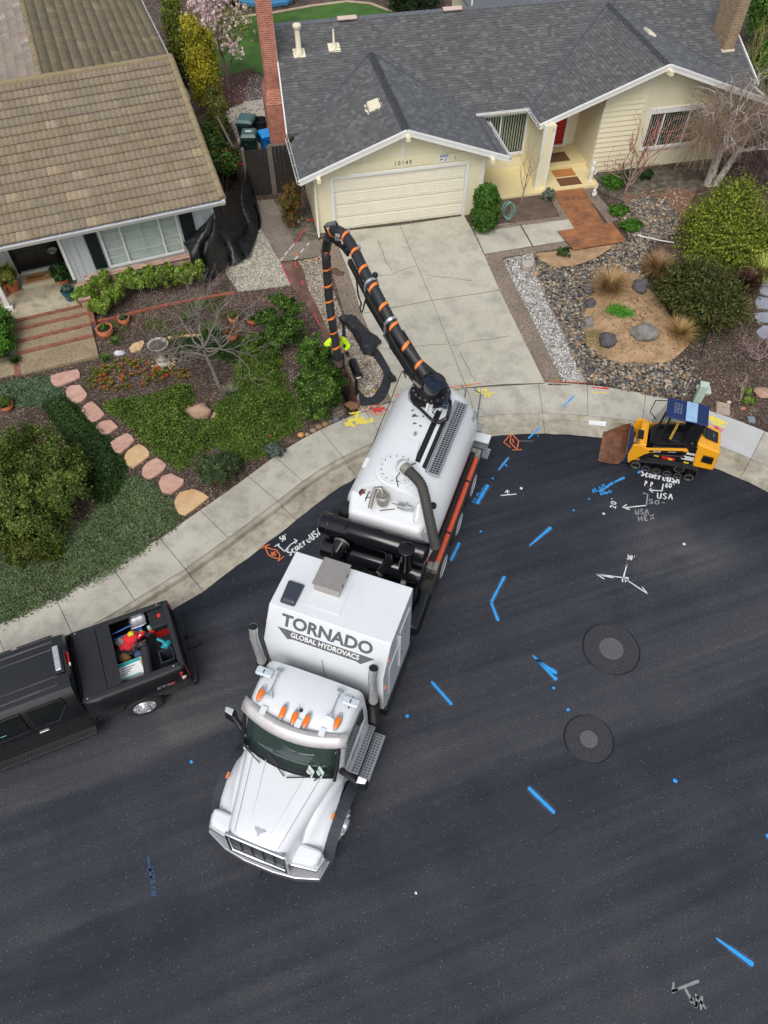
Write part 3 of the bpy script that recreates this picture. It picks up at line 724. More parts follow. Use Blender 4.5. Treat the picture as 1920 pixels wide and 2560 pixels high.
# ridge caps
def caps(name,a,b,n,parent,col=c(60,62,68),w_=0.15,s_=0.35):
 a,b=Vector(a),Vector(b);d=(b-a)/n;sd=Vector((-d.y,d.x,0)).normalized();m_=MB()
 for k in range(n):
  p=a+d*k;q=p+d*1.06;h0=Vector((0,0,0.042));h1=Vector((0,0,0.022));dn=Vector((0,0,-w_*s_))
  m_.add([p+h0,p+sd*w_+dn+h0,q+sd*w_+dn+h1,q+h1,p-sd*w_+dn+h0,q-sd*w_+dn+h1],[(0,1,2,3),(0,3,5,4)])
  m_.add([p+h0,p+sd*w_+dn+h0,p+sd*w_+dn,p],[(0,1,2,3)]);m_.add([p+h0,p-sd*w_+dn+h0,p-sd*w_+dn,p],[(0,1,2,3)])
 return m_.build(name,plain(name,col,0.9),parent,recalc=False)
caps('ridge_cap',(GXP,GY0,GZP),(GXP,GYB,GZP),34,RF);caps('ridge_cap',(WXP,WY0,WZP),(WXP,WYB,WZP),30,RF)
caps('ridge_cap',(17.3,7.25,zm(7.25)),(-0.83,7.25,zm(7.25)),84,RF,c(92,96,102),0.17)
# valley flashings
vf=MB()
for a,b in(((GX0+0.1,gy(GZE)+0.03,GZE),(GXP-0.05,GYB,GZP)),((GX1-0.35,gy(GZE)+0.22,GZE+0.1),(GXP+0.05,GYB,GZP)),((WX0+0.02,2.5,WZE),(WXP-0.04,WYB,WZP)),((WX1,2.5,WZE),(WXP+0.04,WYB,WZP))):
 vf.bar(vz(a,0.032),vz(b,0.034),0.075,0.012)
vf.build('valley_flashing',M_flash,RF)
# fascias, rake boards, gutters
fb=MB()
for a,b in(((GX0-0.04,GY0,GZE),(GXP,GY0,GZP)),((GXP,GY0-0.001,GZP),(GX1+0.04,GY0-0.001,GZE)),((WX0-0.04,WY0,WZE),(WXP,WY0,WZP)),((WXP,WY0-0.001,WZP),(WX1+0.04,WY0-0.001,WZE))):
 rake(fb,vz(a,0.035),vz(b,0.035),0.05,0.2);rake(fb,(a[0],a[1]-0.027,a[2]+0.04),(b[0],b[1]-0.027,b[2]+0.04),0.03,0.07)
rake(fb,(-1.17,2.5,2.42),(-0.86,7.25,zm(7.25)+0.03),0.05,0.2);rake(fb,(-0.86,7.25,zm(7.25)+0.03),(-0.86,9.6,zm(7.25)-MS*2.35+0.03),0.05,0.2)
rake(fb,(17.33,2.5,2.42),(17.33,7.25,zm(7.25)+0.03),0.05,0.2)
fb.box(-1.12,17.2,9.6,9.65,zm(7.25)-MS*2.35-0.16,zm(7.25)-MS*2.35+0.03)
fb.build('fascia',M_wht,HR,bevel=0.005)
def gutter(name,a,b,side,parent,mat=M_wht,leaves=True,w_=0.115,inner=None):
 a,b,s_=Vector(a),Vector(b),Vector(side).normalized();m_=MB();up=Vector((0,0,1))
 prof=[(0.0,0.0),(0.0,-0.11),(0.075,-0.11),(w_,-0.03),(w_,0.0),(w_-0.015,0.0),(w_-0.015,-0.03),(0.07,-0.095),(0.012,-0.095),(0.012,0.0)]
 A=[a+s_*x+up*z for x,z in prof];B=[b+s_*x+up*z for x,z in prof];n=len(prof)
 m_.add(A+B,[tuple(range(n)),tuple(range(n,2*n))[::-1]]+[(i,(i+1)%n,(i+1)%n+n,i+n)for i in range(n)])
 g=m_.build(name,mat,parent)
 k=MB();k.bar(a+s_*0.045-up*0.055,b+s_*0.045-up*0.055,0.062,0.02);k.build('gutter_trough',inner or plain('gutter debris',c(86,84,84),0.8,var=0.5,sc=12),g)
 L=(b-a).length;nn_=int(L/0.8)
 for i in range(nn_+1):p=a.lerp(b,(i+0.3)/(nn_+0.6));MB().bar(p+s_*0.003+up*0.003,p+s_*w_+up*0.003,0.02,0.006).build('gutter_bracket',M_wht,g)
 return g
gutter('gutter',(GX0-0.002,2.5,GZE+0.03),(GX0-0.002,GY0-0.03,GZE+0.03),(-1,0,0),HR)
gutter('gutter',(GX1+0.002,GY0-0.03,GZE+0.03),(GX1+0.002,2.2,GZE+0.03),(1,0,0),HR)
gutter('gutter',(5.86,2.5,2.42),(8.0,2.5,2.42),(0,-1,0),HR)
gutter('gutter',(WX0-0.002,2.4,WZE+0.03),(WX0-0.002,WY0-0.03,WZE+0.03),(-1,0,0),HR)
gutter('gutter',(WX1+0.002,WY0-0.03,WZE+0.03),(WX1+0.002,2.5,WZE+0.03),(1,0,0),HR)
# outlookers
for(x,y0,y1,zt)in((GXP,-0.66,0.0,GZP-0.10),(GX0+0.62,-0.62,0.0,GZE+0.10),(GX1-0.62,-0.62,0.0,GZE+0.10),(WXP,0.92,1.75,WZP-0.1),(8.40,0.95,1.2,WZE+0.08)):
 MB().hexa([(x-0.065,y0,zt-0.14),(x+0.065,y0,zt-0.14),(x+0.065,y1,zt-0.24),(x-0.065,y1,zt-0.24),(x-0.065,y0,zt),(x+0.065,y0,zt),(x+0.065,y1,zt),(x-0.065,y1,zt)]).build('outlooker_beam',M_cream,HR,bevel=0.006)
 # windows
def window(parent,x0,x1,z0,z1,y,mull,blinds=0,trimw=0.1,sill=True,grid=None,headh=None,name='window',horiz=False):
 f=MB();t=trimw;hh=headh or t
 f.box(x0-t,x0,y-0.03,y+0.06,z0,z1);f.box(x1,x1+t,y-0.03,y+0.06,z0,z1)
 f.box(x0-t,x1+t,y-0.03,y+0.06,z1,z1+hh);f.box(x0-t,x1+t,y-0.045,y+0.06,z0-t,z0)
 F_=f.build(name,M_wht,parent,bevel=0.004)
 m_=MB()
 for x in mull:m_.box(x-0.03,x+0.03,y+0.005,y+0.05,z0,z1)
 if grid:
  for xa,xb,nx,nz in grid:
   for i in range(1,nx):m_.box(xa+(xb-xa)*i/nx-0.009,xa+(xb-xa)*i/nx+0.009,y+0.01,y+0.03,z0,z1)
   for i in range(1,nz):m_.box(xa,xb,y+0.012,y+0.028,z0+(z1-z0)*i/nz-0.009,z0+(z1-z0)*i/nz+0.009)
 if m_.v:m_.build('mullion',M_wht,F_)
 g=MB();g.box(x0,x1,y+0.05,y+0.058,z0,z1);g.build('pane',M_wglass,F_)
 if blinds:
  b=MB()
  if horiz:
   n=int((z1-z0)/0.055)
   for i in range(n):z=z0+(i+0.5)*(z1-z0)/n;b.hexa([(x0,y+0.075,z-0.02),(x1,y+0.075,z-0.02),(x1,y+0.1,z+0.016),(x0,y+0.1,z+0.016),(x0,y+0.077,z-0.018),(x1,y+0.077,z-0.018),(x1,y+0.102,z+0.018),(x0,y+0.102,z+0.018)])
  else:
   n=int((x1-x0)/0.1)
   for i in range(n):x=x0+(i+0.5)*(x1-x0)/n;b.ob((x,y+0.12,(z0+z1)/2),(0.085,0.004,z1-z0),(0,0,R(34)))
  b.build('blind',blinds,F_)
  MB().box(x0,x1,y+0.22,y+0.23,z0,z1).build('room_back',plain('dark room',c(28,30,30),0.9),F_)
 return F_
M_wglass=NT('window glass').base((0.9,0.95,0.93)).rough(0.02).set(Transmission_Weight=1.0,IOR=1.12).m
M_bl=plain('vertical blinds',c(206,210,190),0.8,var=0.1);M_bh=plain('white horizontal blinds',c(206,210,200),0.7,var=0.05)
window(HR,5.85,8.0,0.66,2.12,2.74,[7.0],M_bl,0.09)
window(HR,12.62,14.75,0.80,2.08,1.74,[13.2,14.25],M_bl,0.1,headh=0.2)
# front door and entry deck
dr=MB();dr.box(9.2,10.1,3.62,3.66,0.32,2.3)
for xa,xb in((9.29,9.6),(9.7,10.01)):
 for za,zb in((0.45,0.95),(1.05,1.65),(1.75,2.15)):dr.box(xa,xb,3.6,3.619,za,zb);dr.box(xa+0.05,xb-0.05,3.59,3.5995,za+0.05,zb-0.05)
DR=dr.build('front_door',M_red,HR,bevel=0.006);MB().lathe([(0.0,-0.05),(0.03,-0.045),(0.035,-0.02),(0.012,0.0)],(9.27,3.6,1.2),10,1).build('door_handle',M_alu,DR,smooth=40)
fr=MB();fr.box(9.08,9.2,3.57,3.6,0.3,2.42);fr.box(10.1,10.22,3.57,3.6,0.3,2.42);fr.box(9.2,10.1,3.57,3.6,2.3,2.42);fr.box(9.05,10.25,3.5,3.599,0.24,0.319);fr.build('front_door_frame',M_wht,HR,bevel=0.004)
pd=MB();pd.box(8.47,10.57,2.05,3.58,-0.2,0.28);pd.box(8.47,10.57,0.70,2.04,-0.3,0.13);pd.box(5.53,8.462,0.66,2.69,-0.3,0.10)
pd.build('porch_floor',M_yel,HR,bevel=0.01)
for i,(x0,x1,y0,y1,z,col,lab)in enumerate(((9.12,9.98,2.34,3.02,0.28,c(110,76,52),'brown door mat right in front of the red door'),(9.08,9.94,1.5,2.02,0.13,c(178,118,62),'orange tan door mat below the porch step'),(9.06,9.94,0.86,1.4,0.13,c(112,72,50),'dark brown door mat nearest the rusty plywood'))):
 o=MB().box(x0,x1,y0,y1,z+0.002,z+0.016).build('door_mat',plain('mat %d'%i,col,0.95,var=0.15,sc=30,bump=0.6));o.parent=None
 o.matrix_world=xf(HR);tag(o,lab,'door mat','door mats on the cream porch')
 # small fittings
vt=MB();vt.box(13.3,13.62,1.715,1.738,0.02,0.12);vt.build('crawlspace_vent',plain('painted vent',c(190,184,158),0.7),HR)
o=MB().box(4.35,4.40,-0.14,-0.031,2.27,2.31).build('security_camera',M_wht,HR,bevel=0.008);MB().lathe([(0.018,0),(0.018,-0.015)],(4.375,-0.14,2.29),10,1).build('lens',M_dark,o)
fl=MB();fl.box(5.28,5.38,-0.06,-0.021,2.3,2.4);fl.lathe([(0.0,0.06),(0.03,0.05),(0.055,-0.08),(0.05,-0.085)],(5.26,-0.14,2.3),12,1);fl.lathe([(0.0,0.06),(0.03,0.05),(0.055,-0.08),(0.05,-0.085)],(5.4,-0.14,2.3),12,1);fl.build('floodlight',M_wht,HR,smooth=40)
def text(name,s_,size,mat,parent,mtx,ext=0.004,sx=1.0,shear=0.0,bold=0.0,align='CENTER'):
 cu=bpy.data.curves.new(name,'FONT');cu.body=s_;cu.size=size;cu.extrude=ext;cu.align_x=align;cu.align_y='CENTER';cu.shear=shear;cu.offset=bold;cu.resolution_u=3
 t_=bpy.data.objects.new(name,cu);COL.objects.link(t_);bpy.context.view_layer.update()
 me=bpy.data.meshes.new_from_object(t_.evaluated_get(bpy.context.evaluated_depsgraph_get()));COL.objects.unlink(t_);bpy.data.objects.remove(t_)
 me.name=name;me.materials.clear();me.materials.append(mat)
 me.transform(Matrix.Diagonal((sx,1,1,1)));me.transform(mtx);o=bpy.data.objects.new(name,me);COL.objects.link(o)
 if parent is not None:o.parent=parent
 return o
def frame(o,x,y):
 """matrix whose X is the reading direction, Y the letters' up"""
 x=Vector(x).normalized();y=Vector(y);y=(y-x*y.dot(x)).normalized();z=x.cross(y);m_=Matrix((x,y,z)).transposed().to_4x4();m_.translation=Vector(o);return m_
M_blk2=plain('black lettering',c(26,26,28),0.5)
text('house_number','1 0 1 4 9',0.2,M_blk2,HR,frame((2.52,-0.036,2.27),(1,0,0),(0,0,1)),sx=0.85)
sg=MB().box(3.82,4.12,-0.05,-0.031,2.16,2.40).build('notice_sign',plain('sign white',c(232,234,236),0.4),HR)
MB().box(3.825,4.115,-0.053,-0.0502,2.325,2.395).build('sign_header',plain('sign blue',c(38,84,170),0.4),sg)
text('sign_heading','NOTICE',0.066,M_wht,sg,frame((3.97,-0.055,2.358),(1,0,0),(0,0,1)),0.001,bold=0.002)
s2=MB();s2.ob((3.9,-0.053,2.25),(0.09,0.004,0.03),(0,R(18),0));s2.box(3.845,3.86,-0.054,-0.0505,2.19,2.28);
for z in(2.29,2.265,2.24,2.215,2.19):s2.box(3.99,4.09,-0.0525,-0.0505,z-0.004,z+0.004)
s2.build('sign_print',M_blk2,sg)
# roof vents and pipes
def onroof(x,y,which='g'):
 if which=='main':return zm(y)
 if which=='g':return GZE+(GZP-GZE)*(1-abs(x-GXP)/(GXP-GX0))
 return WZE+(WZP-WZE)*(1-abs(x-WXP)/(WXP-WX0))
M_creamv=plain('cream vent paint',c(224,216,190),0.6,var=0.08,sc=9)
def low_vent(x,y,which,sgn,lx=0.42,ly=0.56):
 sl_=(SL if which=='g' else 0.357)*sgn;m_=MB();z=onroof(x,y,which)
 def q(dx,dy,h):return(x+dx,y+dy,z+dx*sl_+h)
 a,b=lx/2,ly/2
 m_.hexa([q(-a,-b,0.02),q(a,-b,0.02),q(a,b,0.02),q(-a,b,0.02),q(-a*.9,-b*.9,0.13),q(a*.9,-b*.9,0.10),q(a*.9,b*.9,0.10),q(-a*.9,b*.9,0.13)])
 m_.hexa([q(-a-.1,-b-.08,0.012),q(a+.06,-b-.08,0.012),q(a+.06,b+.08,0.012),q(-a-.1,b+.08,0.012),q(-a-.1,-b-.08,0.02),q(a+.06,-b-.08,0.02),q(a+.06,b+.08,0.02),q(-a-.1,b+.08,0.02)])
 return m_.build('roof_vent',M_creamv,RF,bevel=0.012)
low_vent(1.9,1.95,'g',1);low_vent(13.25,4.5,'w',-1,0.35,0.5)
def flue(x,y,h,r_,big):
 z=zm(y);m_=MB();
 m_.hexa([(x-.22,y-.2,z-.2*MS+.01),(x+.22,y-.2,z-.2*MS+.01),(x+.22,y+.2,z+.2*MS+.01),(x-.22,y+.2,z+.2*MS+.01),(x-.22,y-.2,z-.2*MS+.03),(x+.22,y-.2,z-.2*MS+.03),(x+.22,y+.2,z+.2*MS+.03),(x-.22,y+.2,z+.2*MS+.03)])
 if big:m_.lathe([(0.19,-0.05),(0.13,0.16),(r_,0.2),(r_,h),(r_*1.5,h+0.01),(r_*1.6,h+0.09),(r_*1.3,h+0.13),(0.0,h+0.15)],(x,y,z),18)
 else:m_.lathe([(0.12,-0.03),(0.08,0.14),(r_,0.18),(r_*0.8,h),(0.0,h)],(x,y,z),14)
 return m_.build('roof_flue' if big else 'vent_pipe',M_creamv,RF,smooth=40)
flue(-0.12,5.85,0.85,0.1,True);flue(1.22,5.95,0.62,0.045,False)
for x in(1.95,6.1):MB().ob((x,7.12,zm(7.25)+0.05),(0.75,0.22,0.05),(R(12),0,0)).build('ridge_vent',plain('faded vent',c(200,176,166),0.8),RF,bevel=0.01)
for x,r_,h in((9.9,0.09,0.5),(10.25,0.04,0.45),(10.6,0.09,0.5)):MB().lathe([(r_*1.6,-0.15),(r_,0.1),(r_,h),(r_*1.4,h),(r_*1.3,h+0.1),(0,h+0.1)],(x,7.55,zm(7.25)-0.1),14).build('vent_pipe',M_creamv,RF,smooth=40)
MB().lathe([(0.04,0),(0.035,0.35),(0,0.35)],(7.0,7.5,zm(7.25)-0.08),10).build('vent_pipe',M_creamv,RF)
# chimneys
ch=MB();ch.box(-1.50,-0.97,5.5,6.3,2.6,6.1);ch.hexa([(-1.62,5.25,-0.3),(-0.9,5.25,-0.3),(-0.9,7.0,-0.3),(-1.62,7.0,-0.3),(-1.62,5.25,2.2),(-0.9,5.25,2.2),(-0.9,7.0,2.2),(-1.62,7.0,2.2)])
ch.hexa([(-1.62,5.25,2.2001),(-0.9,5.25,2.2001),(-0.9,7.0,2.2001),(-1.62,7.0,2.2001),(-1.5,5.5,2.65),(-0.97,5.5,2.65),(-0.97,6.3,2.65),(-1.5,6.3,2.65)])
tag(ch.build('brick_chimney',M_brick,HR),'tall red brick chimney on the left gable end')
c2=MB();c2.box(16.4,16.85,4.1,5.25,2.3,5.0);C2=c2.build('tan_chimney',M_brickt,HR);MB().box(16.36,16.89,4.06,5.29,2.31,3.05).build('chimney_flashing',M_creamv,C2);MB().box(16.5,16.75,4.3,4.6,5.0,5.15).build('chimney_pot',plain('clay',c(176,100,66),0.8),C2)
# downspout
MB().tube([(-0.72,-0.1,2.2),(-0.6,-0.08,2.0),(-0.6,-0.08,0.05),(-0.62,-0.2,-0.05),(-0.66,-0.32,-0.1)],0.04,8).build('downspout',M_creamv,HR,smooth=50)
# ---------------------------------------------------------------- the grey house with the brown tile roof, left
_o=G(190,697,1.45);HL=thing('house','light grey house with brown barrel tile roof, dark shutters and black double doors','house',(_o.x,_o.y,0.0),R(21.5))
M_gry=plain('light grey siding paint',c(186,190,190),0.6,var=0.03);M_shut=plain('dark green shutter',c(14,30,30),0.45,var=0.1);M_blackdoor=plain('black door paint',c(12,18,20),0.3,var=0.1)
M_tile=attr_mat('concrete roof tile',0.85,nz=0.3,nsc=14,bump=0.3)
wl=MB();gable_wall(wl,0.0,4.88,0.0,0.12,0.6,3.42,0,3.42,[(1.2,3.62,1.62,3.02)])
wl.box(0.0,0.12,0.121,1.4,0.6,3.42);gable_wall(wl,-9.0,0.0,1.401,0.12,0.6,3.42,0,3.42,[(-1.72,-0.22,1.2,3.3)])
wl.box(4.76,4.88,0.121,10.4,0.6,3.42);wl.prism([(0.0,3.421),(10.4,3.421),(5.25,5.1)],0,4.762,4.878);wl.box(4.76,4.88,10.4,16,0.6,3.6)
wl.build('wall',M_gry,HL)
bt=MB()
for x in(0.14,0.36,0.68,4.25,4.5,4.72):bt.box(x-0.018,x+0.018,-0.016,-0.001,1.46,3.4)
for x in(1.3,1.7,2.1,2.5,2.9,3.3):bt.box(x-0.018,x+0.018,-0.016,-0.001,1.46,1.52)
for x in(-1.95,-2.3,-2.7):bt.box(x-0.018,x+0.018,1.384,1.4,1.5,3.3)
M_bat=plain('batten',c(176,180,180),0.6)
for i in range(0,len(bt.v),8):MB().hexa(bt.v[i:i+8]).build('batten',M_bat,HL)
MB().box(-0.10,0.0,-0.06,0.12,1.45,3.4).build('corner_trim',M_wht,HL,bevel=0.01)
for x0,x1 in((0.72,1.10),(3.73,4.17)):
 s_=MB().box(x0,x1,-0.05,-0.018,1.64,3.04);s_.box(x0+0.05,x1-0.05,-0.056,-0.0505,1.7,2.3);s_.box(x0+0.05,x1-0.05,-0.056,-0.0505,2.38,2.98);s_.build('shutter',M_shut,HL,bevel=0.008)
window(HL,1.22,3.6,1.64,3.0,-0.01,[1.82,3.06],M_bh,0.06,grid=[(1.22,1.79,1,5),(1.85,3.03,2,4),(3.09,3.6,1,5)],horiz=True)
bk=MB();bk.box(0.28,4.80,-0.13,-0.001,0.6,1.40);bk.box(-0.05,0.27,-1.02,-0.001,0.6,1.3);bk.build('brick_base',M_brickp,HL)
ba=MB();ba.hexa([(0.27,-0.17,1.401),(4.84,-0.17,1.401),(4.84,0.0,1.401),(0.27,0.0,1.401),(0.27,-0.17,1.43),(4.84,-0.17,1.43),(4.84,0.0,1.49),(0.27,0.0,1.49)]);ba.box(-0.09,0.3,-1.05,-0.172,1.301,1.36);ba.build('brick_sill',M_brickp,HL,bevel=0.006)
for k,(x0,x1)in enumerate(((-1.70,-0.975),(-0.965,-0.24))):
 d_=MB().box(x0,x1,1.42,1.46,1.22,3.28)
 for za,zb in((1.35,1.9),(2.0,2.75)):d_.box(x0+0.12,x1-0.12,1.40,1.4195,za,zb)
 d_.box(x0+0.12,x0+0.34,1.40,1.4195,2.86,3.16);d_.box(x1-0.34,x1-0.12,1.40,1.4195,2.86,3.16)
 D_=d_.build('entry_door',M_blackdoor,HL,bevel=0.012)
 hx=-1.04 if k==0 else-0.90
 MB().tube([(hx,1.40,2.45),(hx,1.33,2.42),(hx,1.33,2.15),(hx,1.40,2.1)],0.012,6).lathe([(0.0,-0.07),(0.03,-0.06),(0.03,-0.02),(0.02,0.0)],(hx,1.40,2.55),10,1).build('door_handle',plain('brass',c(196,170,96),0.3,0.9),D_,smooth=50)
 w_=MB();[w_.box(x0+0.12+i*0.16,x0+0.24+i*0.16,1.408,1.4193,3.19,3.25)for i in range(3)];w_.build('door_glass',M_wht,D_)
fr=MB();fr.box(-1.80,-1.71,1.37,1.41,1.18,3.36);fr.box(-0.235,-0.15,1.37,1.41,1.18,3.36);fr.box(-1.709,-0.236,1.37,1.41,3.285,3.36);fr.build('door_frame',M_blackdoor,HL);MB().box(-1.72,-0.22,1.30,1.415,1.165,1.215).build('threshold',M_wht,HL,bevel=0.006)
po=MB();po.box(-9,0.1,-0.72,1.40,0.3,1.0);po.build('porch_floor',concrete_mat('porch concrete',c(176,164,140),c(200,190,164),0.9,1.2),HL,bevel=0.01)
MB().box(-1.78,-0.35,0.70,1.36,1.0,1.15).build('porch_step',concrete_mat('step concrete',c(196,186,156),c(206,198,172),0.2),HL,bevel=0.015)
st=MB();sb=MB()
for i,(y0,y1,z)in enumerate(((-1.22,-0.9,0.88),(-1.72,-1.42,0.76),(-2.22,-1.92,0.65))):
 st.box(-2.28,0.05,y0+0.0,y0+0.5-0.0,0.2,z)if False else None
for y0,y1,z in((-1.12,-0.84,0.945),(-1.64,-1.24,0.90),(-2.16,-1.76,0.85),(-3.2,-2.28,0.80)):st.box(-2.28,0.05,y0,y1,0.1,z)
for y0,y1,z in((-0.84,-0.721,0.99),(-1.24,-1.12,0.95),(-1.76,-1.64,0.905),(-2.28,-2.16,0.855)):sb.box(-2.28,0.05,y0+(0.0 if z>0.9 else 0.0),y1,0.1,z)
sb.box(0.051,0.22,-1.75,-0.72,0.2,0.98)
st.build('step_tread',M_stepc,HL,bevel=0.006);sb.build('step_brick_edge',M_brickw,HL,bevel=0.008)
MB().box(-3.9,-2.46,-3.1,-2.2,0.1,0.80).build('landing',M_stepc,HL);MB().box(-2.455,-2.285,-3.2,-2.2,0.1,0.806).build('landing_brick_strip',M_brickw,HL)
MB().box(-2.50,-2.285,-2.199,-0.6,0.1,1.05).build('planter_wall',M_agg,HL,bevel=0.01)
pst=MB();pst.box(-2.36,-2.22,-0.2,-0.06,1.0,3.4);pst.build('porch_post',M_wht,HL,bevel=0.008);MB().box(-2.42,-2.16,-0.26,0.0,1.001,1.12).build('post_base',M_wht,HL,bevel=0.01)
# roof: rolled tiles in courses
def tiles(name,x0,x1,y0,z0,y1,z1,parent,clips=(),along='x',seed=0,base=c(132,119,99),wave=0.172,expo=0.36):
 """eave from x0 to x1 at (y0,z0), ridge at (y1,z1); axes swapped for along='y'"""
 L=math.hypot(y1-y0,z1-z0);n=max(1,round(L/expo));per=8;nx=int((x1-x0)/wave*per)+1
 xs=x0+np.arange(nx)*wave/per;ph=(xs-x0)/wave*2*np.pi
 prof=0.032*np.power(np.abs(np.sin(ph/2)),0.8)
 ty,tz=(y1-y0)/L,(z1-z0)/L;ny,nz_=(-tz,ty)if ty>0 else(tz,-ty);V=[];F=[];C_=[];rg=np.random.default_rng(seed);nt_=int((x1-x0)/(wave*2))+2
 for r_ in range(n):
  s0,s1=r_*L/n-0.02,(r_+1)*L/n;tc=rg.random(nt_);tone=np.where(tc>0.965,1.35,0.88+0.22*rg.random(nt_));tint=rg.random(nt_)
  jit=rg.normal(0,0.003,nt_)[(np.arange(nx)//(per*2))%nt_]
  for(s_,lift_,k)in((s0,0.004,0),(s0,0.048,1),(s1,0.006,2)):
   h=prof*(1 if k else 0.0)+lift_;yy=y0+ty*(s_+(jit if k<2 else 0))+ny*h;zz=z0+tz*s_+nz_*h
   V.append(np.c_[xs,yy if np.ndim(yy)else np.full(nx,yy),zz if np.ndim(zz)else np.full(nx,zz)])
  o_=r_*3*nx
  for k in(0,1):
   i=np.arange(nx-1);F.append(np.c_[o_+k*nx+i,o_+k*nx+i+1,o_+(k+1)*nx+i+1,o_+(k+1)*nx+i])
   tid=(i//(per*2))%nt_;kk=tone[tid][:,None];b_=np.array(base)[None]*kk;b_=b_*(1+(tint[tid][:,None]-0.5)*np.array([0.05,0.0,-0.12])[None]);C_.append(b_*(0.55 if k==0 else 1.0))  # front edge of each course coloured darker, a painted shadow line
 V=np.vstack(V);F=np.vstack(F);C_=np.vstack(C_)
 if along=='y':V=V[:,[1,0,2]]
 if clips:
  ce=V[F].mean(1);keep=np.ones(len(F),bool)
  for grp in clips:
   ins=np.ones(len(F),bool)
   for co,no in grp:ins&=((ce[:,:2]-np.array(co)[:2])@np.array(no)[:2])>0
   keep&=~ins
  F=F[keep];C_=C_[keep]
 return np_mesh(name,V,F,M_tile,parent,C_,smooth=False)
EV=(-0.62,3.46);RG=(5.25,5.36)
rb=MB();
for P in([(-9,EV[0],EV[1]),(5.22,EV[0],EV[1]),(5.22,RG[0],RG[1]),(-9,RG[0],RG[1])],[(-9,RG[0],RG[1]),(5.22,RG[0],RG[1]),(5.22,10.9,3.5),(-9,10.9,3.5)],[(0.9,5.3,5.34),(0.9,16,5.34),(5.45,16,3.82),(5.45,5.9,3.82)],[(0.9,5.3,5.34),(-3.6,5.9,3.82),(-3.6,16,3.82),(0.9,16,5.34)]):deck(rb,P,0.1)
RL=rb.build('roof',plain('roof underlay',c(96,86,70),0.9),HL)
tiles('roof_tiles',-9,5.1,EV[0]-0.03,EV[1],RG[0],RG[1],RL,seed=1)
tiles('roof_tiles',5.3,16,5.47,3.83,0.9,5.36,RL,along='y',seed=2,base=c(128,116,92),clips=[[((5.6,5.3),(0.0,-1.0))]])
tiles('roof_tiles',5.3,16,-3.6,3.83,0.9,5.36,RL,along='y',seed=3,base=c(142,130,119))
def tile_caps(a,b,n,r_=0.1,col=c(138,124,96),k=1.0):
 a,b=Vector(a),Vector(b);m_=MB();d=(b-a)/n
 for i in range(n):
  p=a+d*i-d*0.06;q=a+d*(i+1.05);m_.tube([p,q],[r_*1.12,r_*0.95],10)
 return m_.build('ridge_tiles',plain('ridge tile',col,0.9,var=0.18,sc=2.5),RL,smooth=35)
tile_caps((5.16,EV[0],EV[1]+0.03),(5.16,RG[0],RG[1]+0.03),17,0.11);tile_caps((-9,RG[0],RG[1]+0.01),(5.2,RG[0],RG[1]+0.01),34,0.1);tile_caps((0.9,RG[0],RG[1]+0.03),(0.9,16,5.37),28,0.1)
gutter('gutter',(-9,EV[0]-0.02,EV[1]+0.0),(5.22,EV[0]-0.02,EV[1]+0.0),(0,-1,0),HL,inner=plain('blue gutter lining',c(78,116,170),0.35,var=0.1))
gutter('gutter',(5.47,5.6,3.85),(5.47,16,3.85),(1,0,0),HL,inner=plain('blue gutter lining 2',c(60,84,120),0.4))
fb=MB();fb.box(-9,5.22,EV[0]+0.0,EV[0]+0.03,EV[1]-0.2,EV[1]-0.01);rake(fb,(5.21,EV[0],EV[1]-0.02),(5.21,RG[0],RG[1]-0.02),0.04,0.18);fb.box(-9,5.2,EV[0]+0.04,0.0,EV[1]-0.2,EV[1]-0.17);fb.build('fascia',M_wht,HL)
# rear wing of the cream house behind its ridge
M_roofgrey=plain('rear roof grey',c(96,98,104),0.9)
rw=MB();rw.box(8.6,14,9.7,15.5,-0.2,2.5);rw.build('rear_wall',M_cream,HR);r2=MB();deck(r2,[(8.3,9.7,2.5),(11.3,9.7,3.3),(11.3,15.9,3.3),(8.3,15.9,2.5)]);deck(r2,[(14.3,9.7,2.5),(11.3,9.7,3.3),(11.3,15.9,3.3),(14.3,15.9,2.5)]);r2.build('rear_roof',M_roofgrey,HR)
rp=MB();rp.box(8.54,8.599,9.8,9.95,0,2.45);rp.box(8.54,8.599,12.3,12.5,0,2.45);rp.build('rear_trim',M_wht,HR);MB().box(8.56,8.598,10.2,12.0,0.1,2.1).build('rear_window',M_glass,HR)
# ================================================================== FENCES, BINS AND YARD THINGS
def fplace(o):o.matrix_world=xf(HR);return o
M_oldw=plain('dark weathered wood',c(46,40,36),0.9,var=0.35,sc=10,bump=0.5);M_greyw=plain('grey weathered wood',c(112,102,92),0.9,var=0.2,sc=10,bump=0.3)
def fence(name,lab,A,B,h,parent_none=None,rail=True,mat=None,bw=0.14):
 A,B=Vector(A),Vector(B);t=thing(name,lab,'fence',A);d=B-A;L=d.length;d.normalize();n=int(L/bw);rg=random.Random(int(L*100));m_=MB()
 nn_=Vector((-d.y,d.x,0)).normalized()
 for i in range(n):
  p=d*(i+0.5)*(L/n);m_.ob((p.x,p.y,p.z+h/2+rg.uniform(-0.02,0.02)),(L/n-0.008,0.02,h),(0,0,math.atan2(d.y,d.x)))
 m_.build('boards',mat or M_oldw,t)
 if rail:
  k=MB();k.bar(nn_*0.03+Vector((0,0,h+0.02)),d*L+nn_*0.03+Vector((0,0,h+0.02)),0.09,0.05);k.build('top_rail',M_greyw,t,bevel=0.004)
 for q in(0.0,L):MB().ob((d.x*q,d.y*q,d.z*q+(h+0.08)/2),(0.1,0.1,h+0.08),(0,0,math.atan2(d.y,d.x))).build('post',M_greyw,t,bevel=0.006)
 return t
def hrw(x,y,z=0.0):v=xf(HR)@Vector((x,y,z));return v
